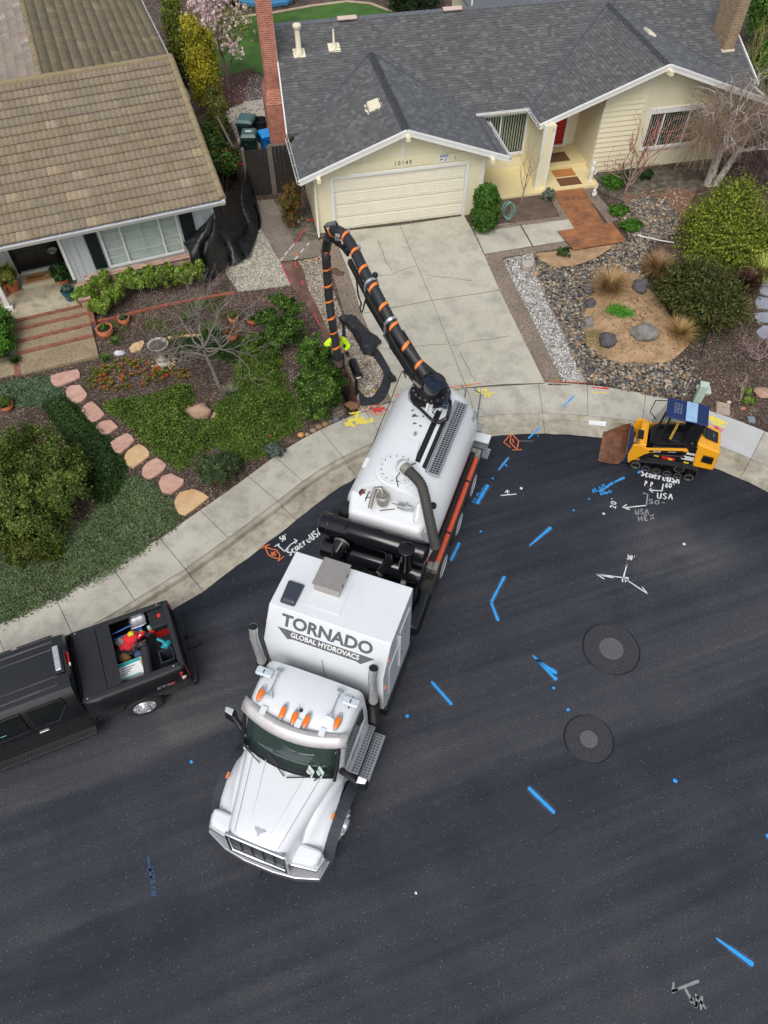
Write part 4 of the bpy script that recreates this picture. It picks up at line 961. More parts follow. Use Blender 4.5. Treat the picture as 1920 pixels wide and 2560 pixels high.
f1=fence('wooden_gate','dark weathered wooden gate between the two houses',hrw(-2.82,2.95),hrw(-1.88,2.95),1.75,rail=False)
f2=fence('wooden_fence','short dark fence panel between the gate and the cream garage',hrw(-1.80,2.95),hrw(-0.75,2.95),1.8)
f3=fence('wooden_fence','grey topped fence running back beside the yellow shrubs',hrw(-3.05,4.2),hrw(-3.75,8.6),1.1,mat=M_oldw)
f4=fence('wooden_fence','short grey topped fence piece behind the red camellia',hrw(-4.3,4.35),hrw(-3.1,4.25),1.2)
def cart(name,lab,x,y,rz,cb,cl,sz=(0.58,0.68,1.02),lid_label=True,group=None):
 p=hrw(x,y);t=thing(name,lab,'wheelie bin',p,R(rz+PSI),group);a,b,h=sz[0]/2,sz[1]/2,sz[2]
 mb_=plain('bin plastic',cb,0.45,var=0.08);ml=plain('bin lid plastic',cl,0.4,var=0.08)
 m_=MB().hexa([(-a*.8,-b*.75,0.05),(a*.8,-b*.75,0.05),(a*.8,b*.75,0.05),(-a*.8,b*.75,0.05),(-a,-b,h*.92),(a,-b,h*.92),(a,b,h*.92),(-a,b,h*.92)])
 m_.box(-a-.02,a+.02,-b-.02,b+.02,h*.87,h*.93);m_.build('body',mb_,t,bevel=0.03,seg=3)
 l_=MB().hexa([(-a-.03,-b-.04,h*.93),(a+.03,-b-.04,h*.93),(a+.03,b+.05,h*.95),(-a-.03,b+.05,h*.95),(-a*.85,-b*.85,h+.02),(a*.85,-b*.85,h+.02),(a*.85,b*.9,h+.06),(-a*.85,b*.9,h+.06)])
 L_=l_.build('lid',ml,t,bevel=0.02,seg=3);MB().tube([(-a*.7,b+.1,h*.9),(a*.7,b+.1,h*.9)],0.016,8).bar((-a*.7,b,h*.88),(-a*.7,b+.11,h*.9),0.03,0.03).bar((a*.7,b,h*.88),(a*.7,b+.11,h*.9),0.03,0.03).build('handle',mb_,t)
 for s_ in(-1,1):MB().lathe([(0.0,-0.03),(0.11,-0.03),(0.12,0.0),(0.11,0.03),(0.0,0.03)],(s_*(a*.8+.03),b*.75,0.12),16,0).build('wheel',M_dark,t,smooth=40)
 return t,L_
gc_,gl=c(20,48,44),c(66,100,98)
t,L_=cart('garbage_cart','dark green garbage cart with white sticker on its grey green lid',-2.42,5.8,170,gc_,gl,group='green garbage carts by the chimney')
MB().ob((0.0,0.0,1.066),(0.26,0.12,0.004),(R(3),0,0)).build('sticker',M_wht,L_)
cart('garbage_cart','larger green garbage cart standing behind the one with the sticker',-2.42,6.85,160,gc_,gl,(0.66,0.76,1.1),group='green garbage carts by the chimney')
cart('recycling_cart','bright blue recycling cart beside the brick chimney',-1.72,5.75,192,c(18,110,188),c(30,146,220),(0.54,0.6,0.98))
t=thing('trash_can','round dark open trash can between green cart and chimney','trash can',hrw(-1.85,7.0));MB().lathe([(0.2,0.0),(0.26,0.85),(0.29,0.86),(0.29,0.9),(0.25,0.9),(0.19,0.06),(0.0,0.05)],n=20).build('body',plain('dark can',c(26,38,38),0.5),t,smooth=40);MB().ob((0.29,0,0.7),(0.04,0.12,0.05)).build('handle',M_dark,t)
t=thing('storage_bin','small grey lidded bin half behind the garage roof corner','bin',hrw(-1.3,4.75),R(12));MB().hexa([(-.2,-.2,0),(.2,-.2,0),(.2,.2,0),(-.2,.2,0),(-.25,-.25,.7),(.25,-.25,.7),(.25,.25,.7),(-.25,.25,.7)]).build('body',plain('grey bin',c(92,104,118),0.5),t,bevel=0.02);MB().box(-.27,.27,-.27,.27,.7,.75).build('lid',plain('grey lid',c(120,132,146),0.5),t,bevel=0.02)
t=thing('red_crate','red plastic object leaning on the brick chimney','crate',hrw(-1.95,7.75,0.0),R(30));MB().hexa([(-.12,-.03,0),(.12,-.03,0),(.12,.03,0),(-.12,.03,0),(-.12,.1,.5),(.12,.1,.5),(.12,.16,.5),(-.12,.16,.5)]).build('panel',plain('red plastic',c(206,30,30),0.4),t)
# yard umbrella
t=thing('patio_umbrella','blue patio umbrella on a black pole over the lawn','umbrella',hrw(-0.3,16.5,0.0));MB().tube([(0,0,0),(0,0,2.5)],0.025,8).build('pole',M_dark,t);MB().lathe([(0.3,0),(0.3,0.06),(0.05,0.1)],n=20).build('base',M_dark,t)
um=MB();n=8;vs=[(0,0,2.62)]+[(1.55*math.cos(2*math.pi*k/n),1.55*math.sin(2*math.pi*k/n),2.15)for k in range(n)]+[(1.55*math.cos(2*math.pi*k/n),1.55*math.sin(2*math.pi*k/n),2.03)for k in range(n)]
um.add(vs,[(0,1+k,1+(k+1)%n)for k in range(n)]+[(1+k,1+n+k,1+n+(k+1)%n,1+(k+1)%n)for k in range(n)]);um.build('canopy',plain('blue canvas',c(56,116,156),0.8),t,solid=0.01)
lw=MB();P=[T(*p,0.05)for p in[(500,62),(560,47),(680,33),(780,15),(867,4),(925,9),(985,31),(1040,60)]];lw.tube(P,0.07,6);tag(lw.build('lawn_border',concrete_mat('border',c(170,150,128),c(190,172,150)),smooth=50),'tan concrete border round the lawn','edging')
t=MB().hexa([(-.8,-.3,.1),(.7,-.3,.1),(.8,.3,.1),(-.6,.4,.1),(-.8,-.3,.22),(.7,-.3,.22),(.8,.3,.22),(-.6,.4,.22)]).build('garden_bench',plain('pale timber',c(172,140,88),0.8),bevel=0.01);t.location=hrw(7.3,19.2,0.2);tag(t,'low timber platform behind the lawn border','bench')
# black plastic sheeting, crumpled
M_tarp=NT('black plastic sheet');M_tarp.base(c(17,18,22)).rough(0.26).set(Specular_IOR_Level=0.7).bump(M_tarp.noise(5,8,M_tarp.co((1,1,.5)),0.62),0.9,0.08);M_tarp=M_tarp.m
M_tarp2=NT('black landscape fabric');M_tarp2.base(c(36,37,42)).rough(0.6).bump(M_tarp2.noise(9,5),0.4,0.03);M_tarp2=M_tarp2.m
def cloth(name,lab,rows,mat,amp=0.05,sub=5,seed=0,zf=None,freq=2.4,fold=0):
 """rows of (px, py, height above ground) control points, interpolated and folded"""
 W=[[(lambda g:Vector((g.x,g.y,g.z)))(G(x,y,z)if zf is None else T(x,y,z))for x,y,z in r_]for r_ in rows]
 nr,nc=len(W),len(W[0]);V=[];
 def cr(p0,p1,p2,p3,t):return 0.5*((2*p1)+(p2-p0)*t+(2*p0-5*p1+4*p2-p3)*t*t+(3*p1-p0-3*p2+p3)*t**3)
 def at(i,j):return W[min(max(i,0),nr-1)][min(max(j,0),nc-1)]
 R_,C_=(nr-1)*sub*2+1,(nc-1)*sub*2+1;rows_=[]
 for a in range(R_):
  u=a/(R_-1)*(nr-1);i=min(int(u),nr-2);fu=u-i;row=[]
  for b in range(C_):
   v=b/(C_-1)*(nc-1);j=min(int(v),nc-2);fv=v-j
   q=[cr(at(i+k,j-1),at(i+k,j),at(i+k,j+1),at(i+k,j+2),fv)for k in(-1,0,1,2)]
   p=cr(*q,fu);s_=Vector((p.x*freq,p.y*freq,p.z*freq+seed));w_=1-abs(noise.noise(s_))*2;w2=1-abs(noise.noise(s_*2.6+Vector((3,1,7))))*2
   p=p+Vector((noise.noise(s_+Vector((9,0,0)))*amp*0.8,noise.noise(s_+Vector((0,9,0)))*amp*0.8,(w_*0.7+w2*0.35)*amp))
   if fold:fw=(abs(math.sin(v*2.9+1.9*noise.noise(s_*.8)+u*.5))**.7-.5)*fold*min(1,.35+u*.4);p=p+Vector((.25*fw,-fw,fw*.45))
   zt=TZ(p.x,p.y)+0.03;p.z=max(p.z,zt);row.append(p)
  rows_.append(row)
 return tag(MB().grid(rows_).build(name,mat,smooth=28,solid=0.006),lab,'tarp')
cloth('plastic_tarp','large shiny black plastic sheet draped beside the grey house',[[(459,612,1.95),(531,538,2.65),(552,492,2.6),(598,467,2.1),(616,432,2.0),(591,366,1.9)],[(470,625,1.9),(522,585,2.25),(558,545,2.1),(606,510,1.6),(632,480,1.4),(604,372,1.8)],[(475,640,1.75),(518,632,1.75),(566,600,1.5),(612,560,1.2),(640,520,1.1),(618,420,1.6)],[(478,655,1.55),(516,700,0.85),(588,658,0.85),(618,643,0.85),(648,577,0.85),(652,539,0.85)]],M_tarp,amp=0.05,sub=12,seed=3,freq=1.6,fold=0.26)
def z3r(pts):return[(*Z3(x,y),z)for x,y,z in pts]
cloth('plastic_tarp','crumpled dark fabric sheet bunched on gravel beside the driveway',[z3r([(590,1050,.12),(640,1030,.2),(700,1020,.16),(760,1030,.06)]),z3r([(650,1110,.06),(720,1120,.22),(790,1110,.22),(850,1120,.05)]),z3r([(740,1200,.05),(810,1190,.28),(870,1180,.25),(930,1200,.05)]),z3r([(800,1300,.05),(860,1290,.3),(940,1270,.26),(1040,1290,.05)]),z3r([(810,1370,.05),(870,1360,.22),(940,1350,.26),(1000,1330,.1)]),z3r([(840,1420,.04),(880,1430,.12),(930,1430,.12),(975,1400,.04)])],M_tarp2,amp=0.07,seed=8,zf=1,freq=5)
cloth('fabric_strip','long dark fabric strip curving round the heap of gravel',[z3r([(940,1420,.05),(960,1395,.05),(1000,1360,.05)]),z3r([(1000,1500,.05),(1030,1480,.05),(1060,1450,.05)]),z3r([(1060,1600,.05),(1095,1590,.06),(1130,1590,.06)]),z3r([(1045,1690,.04),(1085,1720,.06),(1130,1740,.04)]),z3r([(1010,1780,.04),(1050,1820,.05),(1080,1850,.04)]),z3r([(940,1850,.04),(960,1890,.05),(1000,1925,.04)]),z3r([(870,1850,.04),(860,1900,.05),(850,1945,.04)]),z3r([(800,1780,.04),(810,1850,.06),(815,1930,.04)])],M_tarp2,amp=0.02,seed=5,zf=1,freq=4)
cloth('fabric_strip','narrow dark fabric edge behind the worker',[z3r([(620,1060,.2),(650,1080,.05)]),z3r([(640,1150,.1),(665,1150,.05)]),z3r([(640,1280,.1),(680,1270,.05)]),z3r([(670,1420,.08),(710,1440,.04)])],M_tarp2,amp=0.04,seed=2,zf=1)
cloth('fabric_scrap','small crumpled dark flap of fabric lying on the driveway edge',[z3r([(1110,1610,.05),(1130,1600,.15),(1150,1610,.05)]),z3r([(1120,1680,.1),(1150,1670,.22),(1180,1650,.06)]),z3r([(1140,1710,.02),(1180,1700,.1),(1205,1690,.02)])],M_tarp2,amp=0.06,seed=4,zf=1,freq=6)
# rusty plywood sheets
def ply(lab,px,z):
 m=NT('rusty plywood');a=m.noise(2.2,8,rough=0.7);st_=m.noise(6,6,m.co((0.35,5,1),(0,0,R(20))),0.7)
 b=m.ramp(a,[(0.3,c(98,64,46)),(0.5,c(146,98,64)),(0.72,c(174,114,66))]);b=m.mix(b,c(60,36,26),m.ramp(st_,[(0.52,(0,0,0)),(0.66,(0.85,)*3)]));m.base(b).rough(0.8).bump(st_,0.3,0.01)
 P=[T(x,y,z)for x,y in px];zz=sum(p.z for p in P)/4;o=MB();o.add([(p.x,p.y,p.z-0.022)for p in P]+list(P),[(0,1,2,3),(4,5,6,7),(0,1,5,4),(1,2,6,5),(2,3,7,6),(3,0,4,7)])
 return tag(o.build('plywood_sheet',m.m,bevel=0.003),lab,'board','rusty boards over the entry path')
ply('long rust orange board with dark streaks leading to the porch',[(1379,478),(1456,467),(1511,560),(1438,572)],0.06)
ply('wide brown board crossing the path nearer the driveway',[(1394,577),(1530,556),(1567,602),(1434,624)],0.09)
# ================================================================== HYDRO EXCAVATION TRUCK (X forward, Y driver's left)
_th=R(250);_f=Vector((math.cos(_th),math.sin(_th),0));_l=Vector((-math.sin(_th),math.cos(_th),0))
_O=Vector((-1.8876,3.6304,0))-_l*0.14
TK=thing('vacuum_truck','white hydro excavation truck with round tank and TORNADO lettering parked across the street end','truck',_O,_th)
TKI=xf(TK).inverted()
def tl(px,py,z):return TKI@G(px,py,z)
M_tw=NT('white truck paint');M_tw.base(M_tw.mix(c(217,221,224),M_tw.ramp(M_tw.noise(2.2,7),[(0.3,(0.94,)*3),(0.7,(1.0,)*3)]),1.0,'MULTIPLY')).rough(0.32).set(Coat_Weight=0.5,Coat_Roughness=0.08);M_tw=M_tw.m
M_tank=NT('white tank paint');M_tank.base(M_tank.mix(c(217,220,222),c(120,110,98),M_tank.ramp(M_tank.noise(5,9,rough=0.75),[(0.66,(0,0,0)),(0.78,(0.35,)*3)]))).rough(0.38).set(Coat_Weight=0.3);M_tank=M_tank.m
M_chr=NT('chrome').base(c(222,225,228)).rough(0.2).set(Metallic=1.0).m
M_brsh=plain('brushed aluminium',c(186,188,192),0.3,0.9,var=0.06,sc=20)
M_gblk=NT('gloss black paint').base(c(10,11,15)).rough(0.2).set(Specular_IOR_Level=0.35,Coat_Weight=0.45,Coat_Roughness=0.04).m
M_sblk=plain('satin black',c(24,25,28),0.45,var=0.15);M_rub=plain('tyre rubber',c(38,38,40),0.85,var=0.2,sc=20,bump=0.3);M_dirty=plain('dusty chassis',c(58,54,50),0.85,var=0.35,sc=8)
M_cglass=NT('cab glass').base(c(48,64,60)).rough(0.04).set(Specular_IOR_Level=0.8).m
M_amb=NT('amber lens').base(c(240,120,20)).rough(0.2).set(Coat_Weight=0.6).m
M_ss=plain('stainless steel',c(172,166,160),0.35,0.6,var=0.08,sc=12)
M_hose=NT('black corrugated hose');M_hose.base(c(40,41,45)).rough(0.5);M_hose=M_hose.m
M_ghose=plain('grey corrugated hose',c(60,59,56),0.7,var=0.15,sc=14);M_orh=plain('orange pipe',c(198,84,58),0.5,var=0.12);M_orb=plain('orange band',c(236,128,52),0.55,var=0.1)
M_gal=plain('galvanised fitting',c(160,156,146),0.45,0.6,var=0.15,sc=15);M_dk2=plain('dark grey letter',c(88,90,94),0.5)
# chassis
chs=MB();chs.box(-10.9,0.9,-0.45,-0.35,0.75,1.02);chs.box(-10.9,0.9,0.35,0.45,0.75,1.02)
for u in(-10.8,-9.2,-7.6,-6.0,-4.4,-2.6):chs.box(u-.06,u+.06,-.349,.349,.8,.95)
chs.box(-5.5,-4.1,-1.05,1.05,0.95,1.1);chs.build('chassis',M_dirty,TK)
M_rim=plain('polished rim',c(206,208,210),.28,.45,var=.06,sc=9)
def wheel(name,u,v,side,r_=0.52,w_=0.28,dual=False,chrome=True,parent=TK,rub=None,bolts=8):
 t=MB();o_=v-side*w_/2
 t.lathe([(r_*.60,-w_/2),(r_*.93,-w_/2),(r_,-w_/2+.04),(r_,w_/2-.04),(r_*.93,w_/2),(r_*.60,w_/2)],(u,o_,r_),36,1,cap=False)
 n=40
 for k in range(n):
  a=2*math.pi*k/n;t.ob((u+math.cos(a)*(r_+.002),o_,r_+math.sin(a)*(r_+.002)),(.03,w_*.8,.03),(0,-a,0))
 if dual:t.lathe([(r_*.6,-w_/2),(r_,-w_/2+.04),(r_,w_/2-.04),(r_*.6,w_/2)],(u,o_-side*(w_+.05),r_),32,1)
 T_=t.build(name,rub or M_rub,parent,smooth=40)
 rm=MB();q=side*w_/2
 dsh=.12 if dual else-.02
 rm.lathe([(r_*.62,q),(r_*.6,q+side*.012),(r_*.55,q-side*.03),(r_*.5,q-side*dsh),(r_*.28,q-side*(dsh+.01)),(r_*.26,q-side*(dsh-.05)),(r_*.15,q-side*(dsh-.07)),(0.0,q-side*(dsh-.07))],(u,o_,r_),32,1)
 for k in range(bolts):a=2*math.pi*k/bolts;rm.lathe([(.018,q-side*dsh),(.018,q-side*(dsh-.03)),(0,q-side*(dsh-.03))],(u+math.cos(a)*r_*.38,o_,r_+math.sin(a)*r_*.38),8,1)
 rm.build('rim',M_rim,T_,smooth=35);return T_
wheel('wheel',0.0,1.26,1);wheel('wheel',0.0,-1.26,-1)
for u in(-6.56,-7.95,-9.32):
 for s_ in(1,-1):wheel('wheel',u,s_*1.34,s_,dual=True)
 # bumper with chequered top
bp=[(0.66,-1.30),(1.10,-1.22),(1.27,-0.76),(1.33,-0.3),(1.33,0.3),(1.28,0.76),(1.14,1.22),(0.66,1.30)]
MB().prism(bp,2,0.45,0.74).build('bumper',M_brsh,TK,bevel=0.03,seg=3)
mt=NT('chequer plate');mt.base(c(176,178,180)).rough(0.4).set(Metallic=0.7);wv=mt.n('ShaderNodeTexChecker');wv.inputs['Scale'].default_value=34;mt.l(mt.co((1,1,1),(0,0,R(45))),wv.inputs[0]);mt.bump(wv.outputs['Fac'],0.6,0.01);M_chk=mt.m
MB().prism([(a-0.03,b*0.975)for a,b in bp[1:-1]]+[(0.6,1.2),(0.6,-1.2)],2,0.741,0.752).build('bumper_tread',M_chk,TK)
MB().bar((1.1,-.05,.42),(1.32,-.05,.38),.08,.07).lathe([(0.0,-.05),(.09,-.05),(.09,.05),(0,.05)],(1.36,-.05,.38),16).build('tow_hook',M_sblk,TK,bevel=.008)
# hood and fenders lofted across the truck
def loft(secs,name,mat,parent,smooth=50,sub=0,bevel=0):return MB().grid(secs).build(name,mat,parent,smooth=smooth,sub=sub,bevel=bevel)
hood=[]
for t_,u in((0,-0.55),(.12,-0.36),(.35,0.05),(.65,0.55),(.88,0.95),(1.0,1.10)):
 wt=0.93+(0.575-0.93)*t_;zt=2.02-0.19*t_-(0.03 if t_==1 else 0);sd_=zt-(0.52-0.05*t_);wb=wt+0.06
 if t_==0:u2=-0.50
 hood.append([(u,-wb,sd_-.25),(u,-wb,sd_),(u,-wt-.02,zt-.17),(u,-wt+.04,zt-.055),(u,-wt+.12,zt-.01),(u,-wt*.55,zt+.015),(u,0,zt+.03),(u,wt*.55,zt+.015),(u,wt-.12,zt-.01),(u,wt-.04,zt-.055),(u,wt+.02,zt-.17),(u,wb,sd_),(u,wb,sd_-.25)])
hood.append([(1.13,p[1]*.97,min(p[2],1.80))for p in hood[-1]])
HD=loft(hood,'hood',M_tw,TK)
se=MB()
for s_ in(1,-1):
 se.tube([(-0.40,s_*.72,2.035),(1.05,s_*.44,1.842)],0.004,4)
se.build('hood_seam',plain('seam',c(120,124,128),.6),HD)
for s_ in(1,-1):MB().tube([(-0.3,s_*.42,2.036),(.95,s_*.2,1.858)],[0.007,0.014],6).build('hood_crease',M_tw,HD,smooth=60)
M_stk0=plain('emblem metal',c(186,190,194),.4,.2);em=MB();em.prism([(0.86,-.12),(.93,-.03),(1.0,0),(.93,.03),(.86,.12),(.84,.05),(.86,0),(.84,-.05)],2,1.893,1.91);em.build('hood_emblem',M_stk0,HD)
# grille
gr=MB();gr.hexa([(1.10,-.58,.95),(1.20,-.58,.95),(1.20,.58,.95),(1.10,.58,.95),(1.0,-.56,1.76),(1.10,-.56,1.76),(1.10,.56,1.76),(1.0,.56,1.76)]);GR=gr.build('grille',plain('grille mesh',c(96,98,102),0.5,.5,var=.2,sc=60),TK)
sr=MB();sr.tube([(1.215,-.60,.9),(1.13,-.58,1.79),(1.13,.58,1.79),(1.215,.60,.9),(1.22,0,.88)],.05,10,closed=True);sr.build('grille_surround',M_chr,GR,smooth=60)
for i in range(1,5):v=-.58+i*.232;MB().bar((1.208,v,.95),(1.112,v,1.76),.022,.02,(1,0,0)).build('grille_bar',M_sblk,GR)
for s_ in(1,-1):
 secs=[]
 for a in range(13):
  ang=R(-20+a*18.2);u=-math.cos(ang)*.78;z=.62+math.sin(ang)*.62
  if u>.62:z=max(z,.95)
  wi=.55+.35*(1-max(0,min(1,(u+.7)/1.6)));secs.append([(u*.98,s_*(wi+.25),min(z+.34,1.62)),(u,s_*(wi+.42),min(z+.22,1.45)),(u*1.0,s_*1.12,z+.10),(u*1.0,s_*1.22,z+.03),(u*.97,s_*1.25,z-.05)])
 fe=MB()
 pro=[(-.70,.95,1.02),(-.52,1.28,1.06),(-.2,1.42,1.1),(.2,1.40,1.12),(.5,1.24,1.12),(.72,.98,1.12),(.98,.86,1.10)]
 rows=[]
 for(u,z,vo)in pro:
  f_=max(0,min(1,(u+.7)/1.7));wi=.97-.33*f_;zi=min(1.72,z+.36)if u>-.6 else 1.5
  rows.append([(u,s_*wi,zi),(u,s_*(wi+.12),z+.20),(u,s_*(vo-.08),z+.06),(u,s_*vo,z+.02),(u,s_*(vo+.01),z-.08)])
 FE=MB().grid(rows).build('fender',M_tw,TK,smooth=60,solid=0.02)
 ar=MB();P=[(math.cos(R(a))*.70,math.sin(R(a))*.70)for a in range(-12,193,12)]
 for(u0,z0),(u1,z1)in zip(P[:-1],P[1:]):
  k=1.25;ar.hexa([(u0,s_*1.08,.52+z0),(u1,s_*1.08,.52+z1),(u1*1.0,s_*1.30,.52+z1),(u0,s_*1.30,.52+z0),(u0*1.2,s_*1.12,.55+z0*1.24),(u1*1.2,s_*1.12,.55+z1*1.24),(u1*1.1,s_*1.34,.53+z1*1.12),(u0*1.1,s_*1.34,.53+z0*1.12)])
 ar.build('wheel_arch',plain('arch rubber',c(52,56,64),.6),FE,smooth=40)
 hp_=MB();hp_.hexa([(.72,s_*.62,1.02),(1.10,s_*.62,1.02),(1.02,s_*1.16,1.02),(.72,s_*1.2,1.02),(.72,s_*.64,1.34),(1.06,s_*.64,1.30),(.98,s_*1.12,1.28),(.72,s_*1.15,1.34)]);HP=hp_.build('headlight_pod',M_tw,TK,bevel=.07,seg=4)
 MB().tube([(1.10,s_*.64,1.06),(1.04,s_*1.13,1.06),(.80,s_*1.2,1.06)],.035,8).build('headlight_trim',M_chr,HP,smooth=60)
 MB().hexa([(1.06,s_*.66,1.1),(1.115,s_*.66,1.1),(1.04,s_*1.1,1.1),(1.0,s_*1.1,1.1),(1.03,s_*.66,1.26),(1.08,s_*.66,1.26),(1.01,s_*1.08,1.25),(.98,s_*1.08,1.25)]).build('headlight',NT('headlight lens').base((.8,.82,.84)).rough(.05).m,HP,bevel=.01)
 MB().ob((.12,s_*1.13,1.53),(.13,.04,.05),(0,R(5),0)).build('marker_lamp',M_amb,FE,bevel=.012)
 MB().prism([(-.45,1.50),(.35,1.22),(.1,1.40),(-.3,1.62)],1,s_*.905,s_*.93).build('side_vent',M_sblk,HD)
 # cab
cab=[]
for(u,wl_,zt,zb)in((-0.50,.96,2.0,1.05),(-0.68,1.02,2.46,1.02),(-0.86,1.03,2.84,1.0),(-1.02,1.04,2.94,1.0),(-1.4,1.05,2.97,1.0),(-1.8,1.05,2.94,1.0),(-1.92,1.04,2.88,1.0)):
 cab.append([(u,-wl_-.03,zb),(u,-wl_-.02,1.9 if zt>2.1 else 1.6),(u,-wl_+.05,zt-.12),(u,-wl_+.14,zt-.02),(u,-.5,zt+.015),(u,0,zt+.025),(u,.5,zt+.015),(u,wl_-.14,zt-.02),(u,wl_-.05,zt-.12),(u,wl_+.02,1.9 if zt>2.1 else 1.6),(u,wl_+.03,zb)])
cab.append([(-1.925,0.9*(p[1]),p[2]*.985)for p in cab[-1]])
CB=MB().grid(cab).add(cab[-1],[tuple(range(11))]).build('cab',M_tw,TK,smooth=45)
# windscreen sits proud of the cab shell
ws=[]
for k in range(9):
 v=-.95+k*.2375;q=1-(v/.95)**2;ws.append([(-.47+.19*q,v*.99,2.0+.015*q),(-.62+.17*q,v*.985,2.36),(-.75+.16*q,v*.97,2.64),(-.84+.15*q,v*.955,2.83)])
WS=MB().grid(ws).build('windscreen',M_cglass,TK,smooth=60,solid=.01)
fr=[];cw=MB()
lo=[Vector((-.44+.19*(1-(v/.95)**2),v*1.0,1.99))for v in[-.98+k*.196 for k in range(11)]]
cw.grid([[tuple(p+Vector((.02,0,.03)))for p in lo],[tuple(p+Vector((-.16,0,.11)))for p in lo]]);cw.build('cowl',M_sblk,TK,smooth=60,solid=.012)
for s_ in(1,-1):MB().tube([(-.40,s_*.97,2.0),(-.56,s_*.985,2.35),(-.76,s_*.97,2.80)],.035,8).build('windscreen_pillar',M_sblk,TK,smooth=60)
for a,b in(((-.20,-.5,2.05),(-.36,-.9,2.20)),((-.13,.05,2.05),(-.34,-.35,2.22)),((-.12,.1,2.07),(-.30,.62,2.14)),((-.25,.62,2.05),(-.42,.8,2.3))):MB().bar(a,b,.02,.02).bar(Vector(b)-(Vector(b)-Vector(a))*.5+Vector((-.03,0,.03)),Vector(b)+Vector((-.02,0,.05)),.03,.012).build('wiper',M_sblk,TK)
for(a,col,n_)in((.52,c(214,226,214),0),(.70,c(200,222,214),1)):
 p=MB().ob((-.335-(a-.5)*.28,a,2.23),(.012,.16,.23),(0,R(-23),R(-22-a*14))).build('permit_sticker',plain('sticker paper %d'%n_,col,.6),WS)
 MB().ob((-.312-(a-.5)*.28,a,2.17),(.012,.13,.05),(0,R(-23),R(-22-a*14))).build('sticker_band',plain('sticker red %d'%n_,c(214,108,60)if n_==0 else c(228,206,70),.6),WS)
 text('sticker_text','PITZ',.075,M_blk2,WS,frame((-.318-(a-.5)*.28,a,2.265),(math.sin(R(-22-a*14))*-1,math.cos(R(22+a*14)),0),(-.4,0,1)),.001)
MB().ob((-.36,-.86,2.12),(.03,.09,.07),(0,R(-25),R(30))).build('tag_reader',M_wht,WS,bevel=.008)
# sun visor
vs_=[]
for k in range(13):
 v=-1.08+k*.18;q=max(0,1-(v/1.08)**2);u0=-1.0+.24*q;vs_.append([(u0-.06,v*.975,2.955),(u0+.06,v*.985,2.93),(u0+.17,v*.99,2.84),(u0+.18,v*.99,2.80)])
MB().grid(vs_).build('sun_visor',plain('visor steel',c(204,200,198),.3,.45,var=.08,sc=5),TK,smooth=60,solid=.018)
for v in(-.62,.1,.58):MB().ob((-.90,v,2.985),(.16,.12,.012),(0,R(6),0)).build('visor_bracket',M_tw,TK,bevel=.004)
# amber cab lights (own part with lens as sub-part), horns, beacons, aerial
def at_roof(px,py,z=2.99):p=tl(px,py,z);return p.x,p.y
for(px,py)in((653,1733),(709,1777),(738,1790),(768,1799),(845,1803)):
 u,v=at_roof(px,py,3.0);b_=MB().blob((u,v,2.99),(.19,.07,.055),1,0,2).build('roof_marker_light',M_chr,TK,smooth=60)
 MB().blob((u+.025,v,3.005),(.145,.062,.052),1,0,2).build('lens',M_amb,b_,smooth=60)
for(a,b)in(((700,1675),(672,1738)),((852,1727),(825,1792))):
 p=tl(a[0],a[1],3.06);q=tl(b[0],b[1],3.06);d=(q-p).normalized()
 h_=MB().tube([p,p+d*.3,q-d*.1,q-d*.04,q+d*.03],[.014,.014,.018,.05,.085],14);h_.ob(p,(.06,.13,.05),(0,0,0));h_.box(p.x+.1,p.x+.13,p.y-.02,p.y+.02,2.93,3.06);h_.box(q.x-.14,q.x-.1,q.y-.02,q.y+.02,2.93,3.06);h_.build('air_horn',M_chr,TK,smooth=50)
for(px,py)in((661,1680),(877,1755)):
 u,v=at_roof(px,py,3.03);b_=MB().ob((u,v,3.03),(.18,.34,.09)).build('beacon',plain('clear beacon',c(200,208,216),.2,.2),TK,bevel=.04,seg=4);MB().tube([(u-.12,v,3.0),(u,v,3.1),(u+.12,v,3.0)],.012,6).build('strap',M_sblk,b_)
u,v=at_roof(753,1775);MB().lathe([(.04,0),(.02,.05),(.006,.06),(.004,.35),(0,.35)],(u,v,2.97),10).build('aerial',M_sblk,TK,smooth=40)
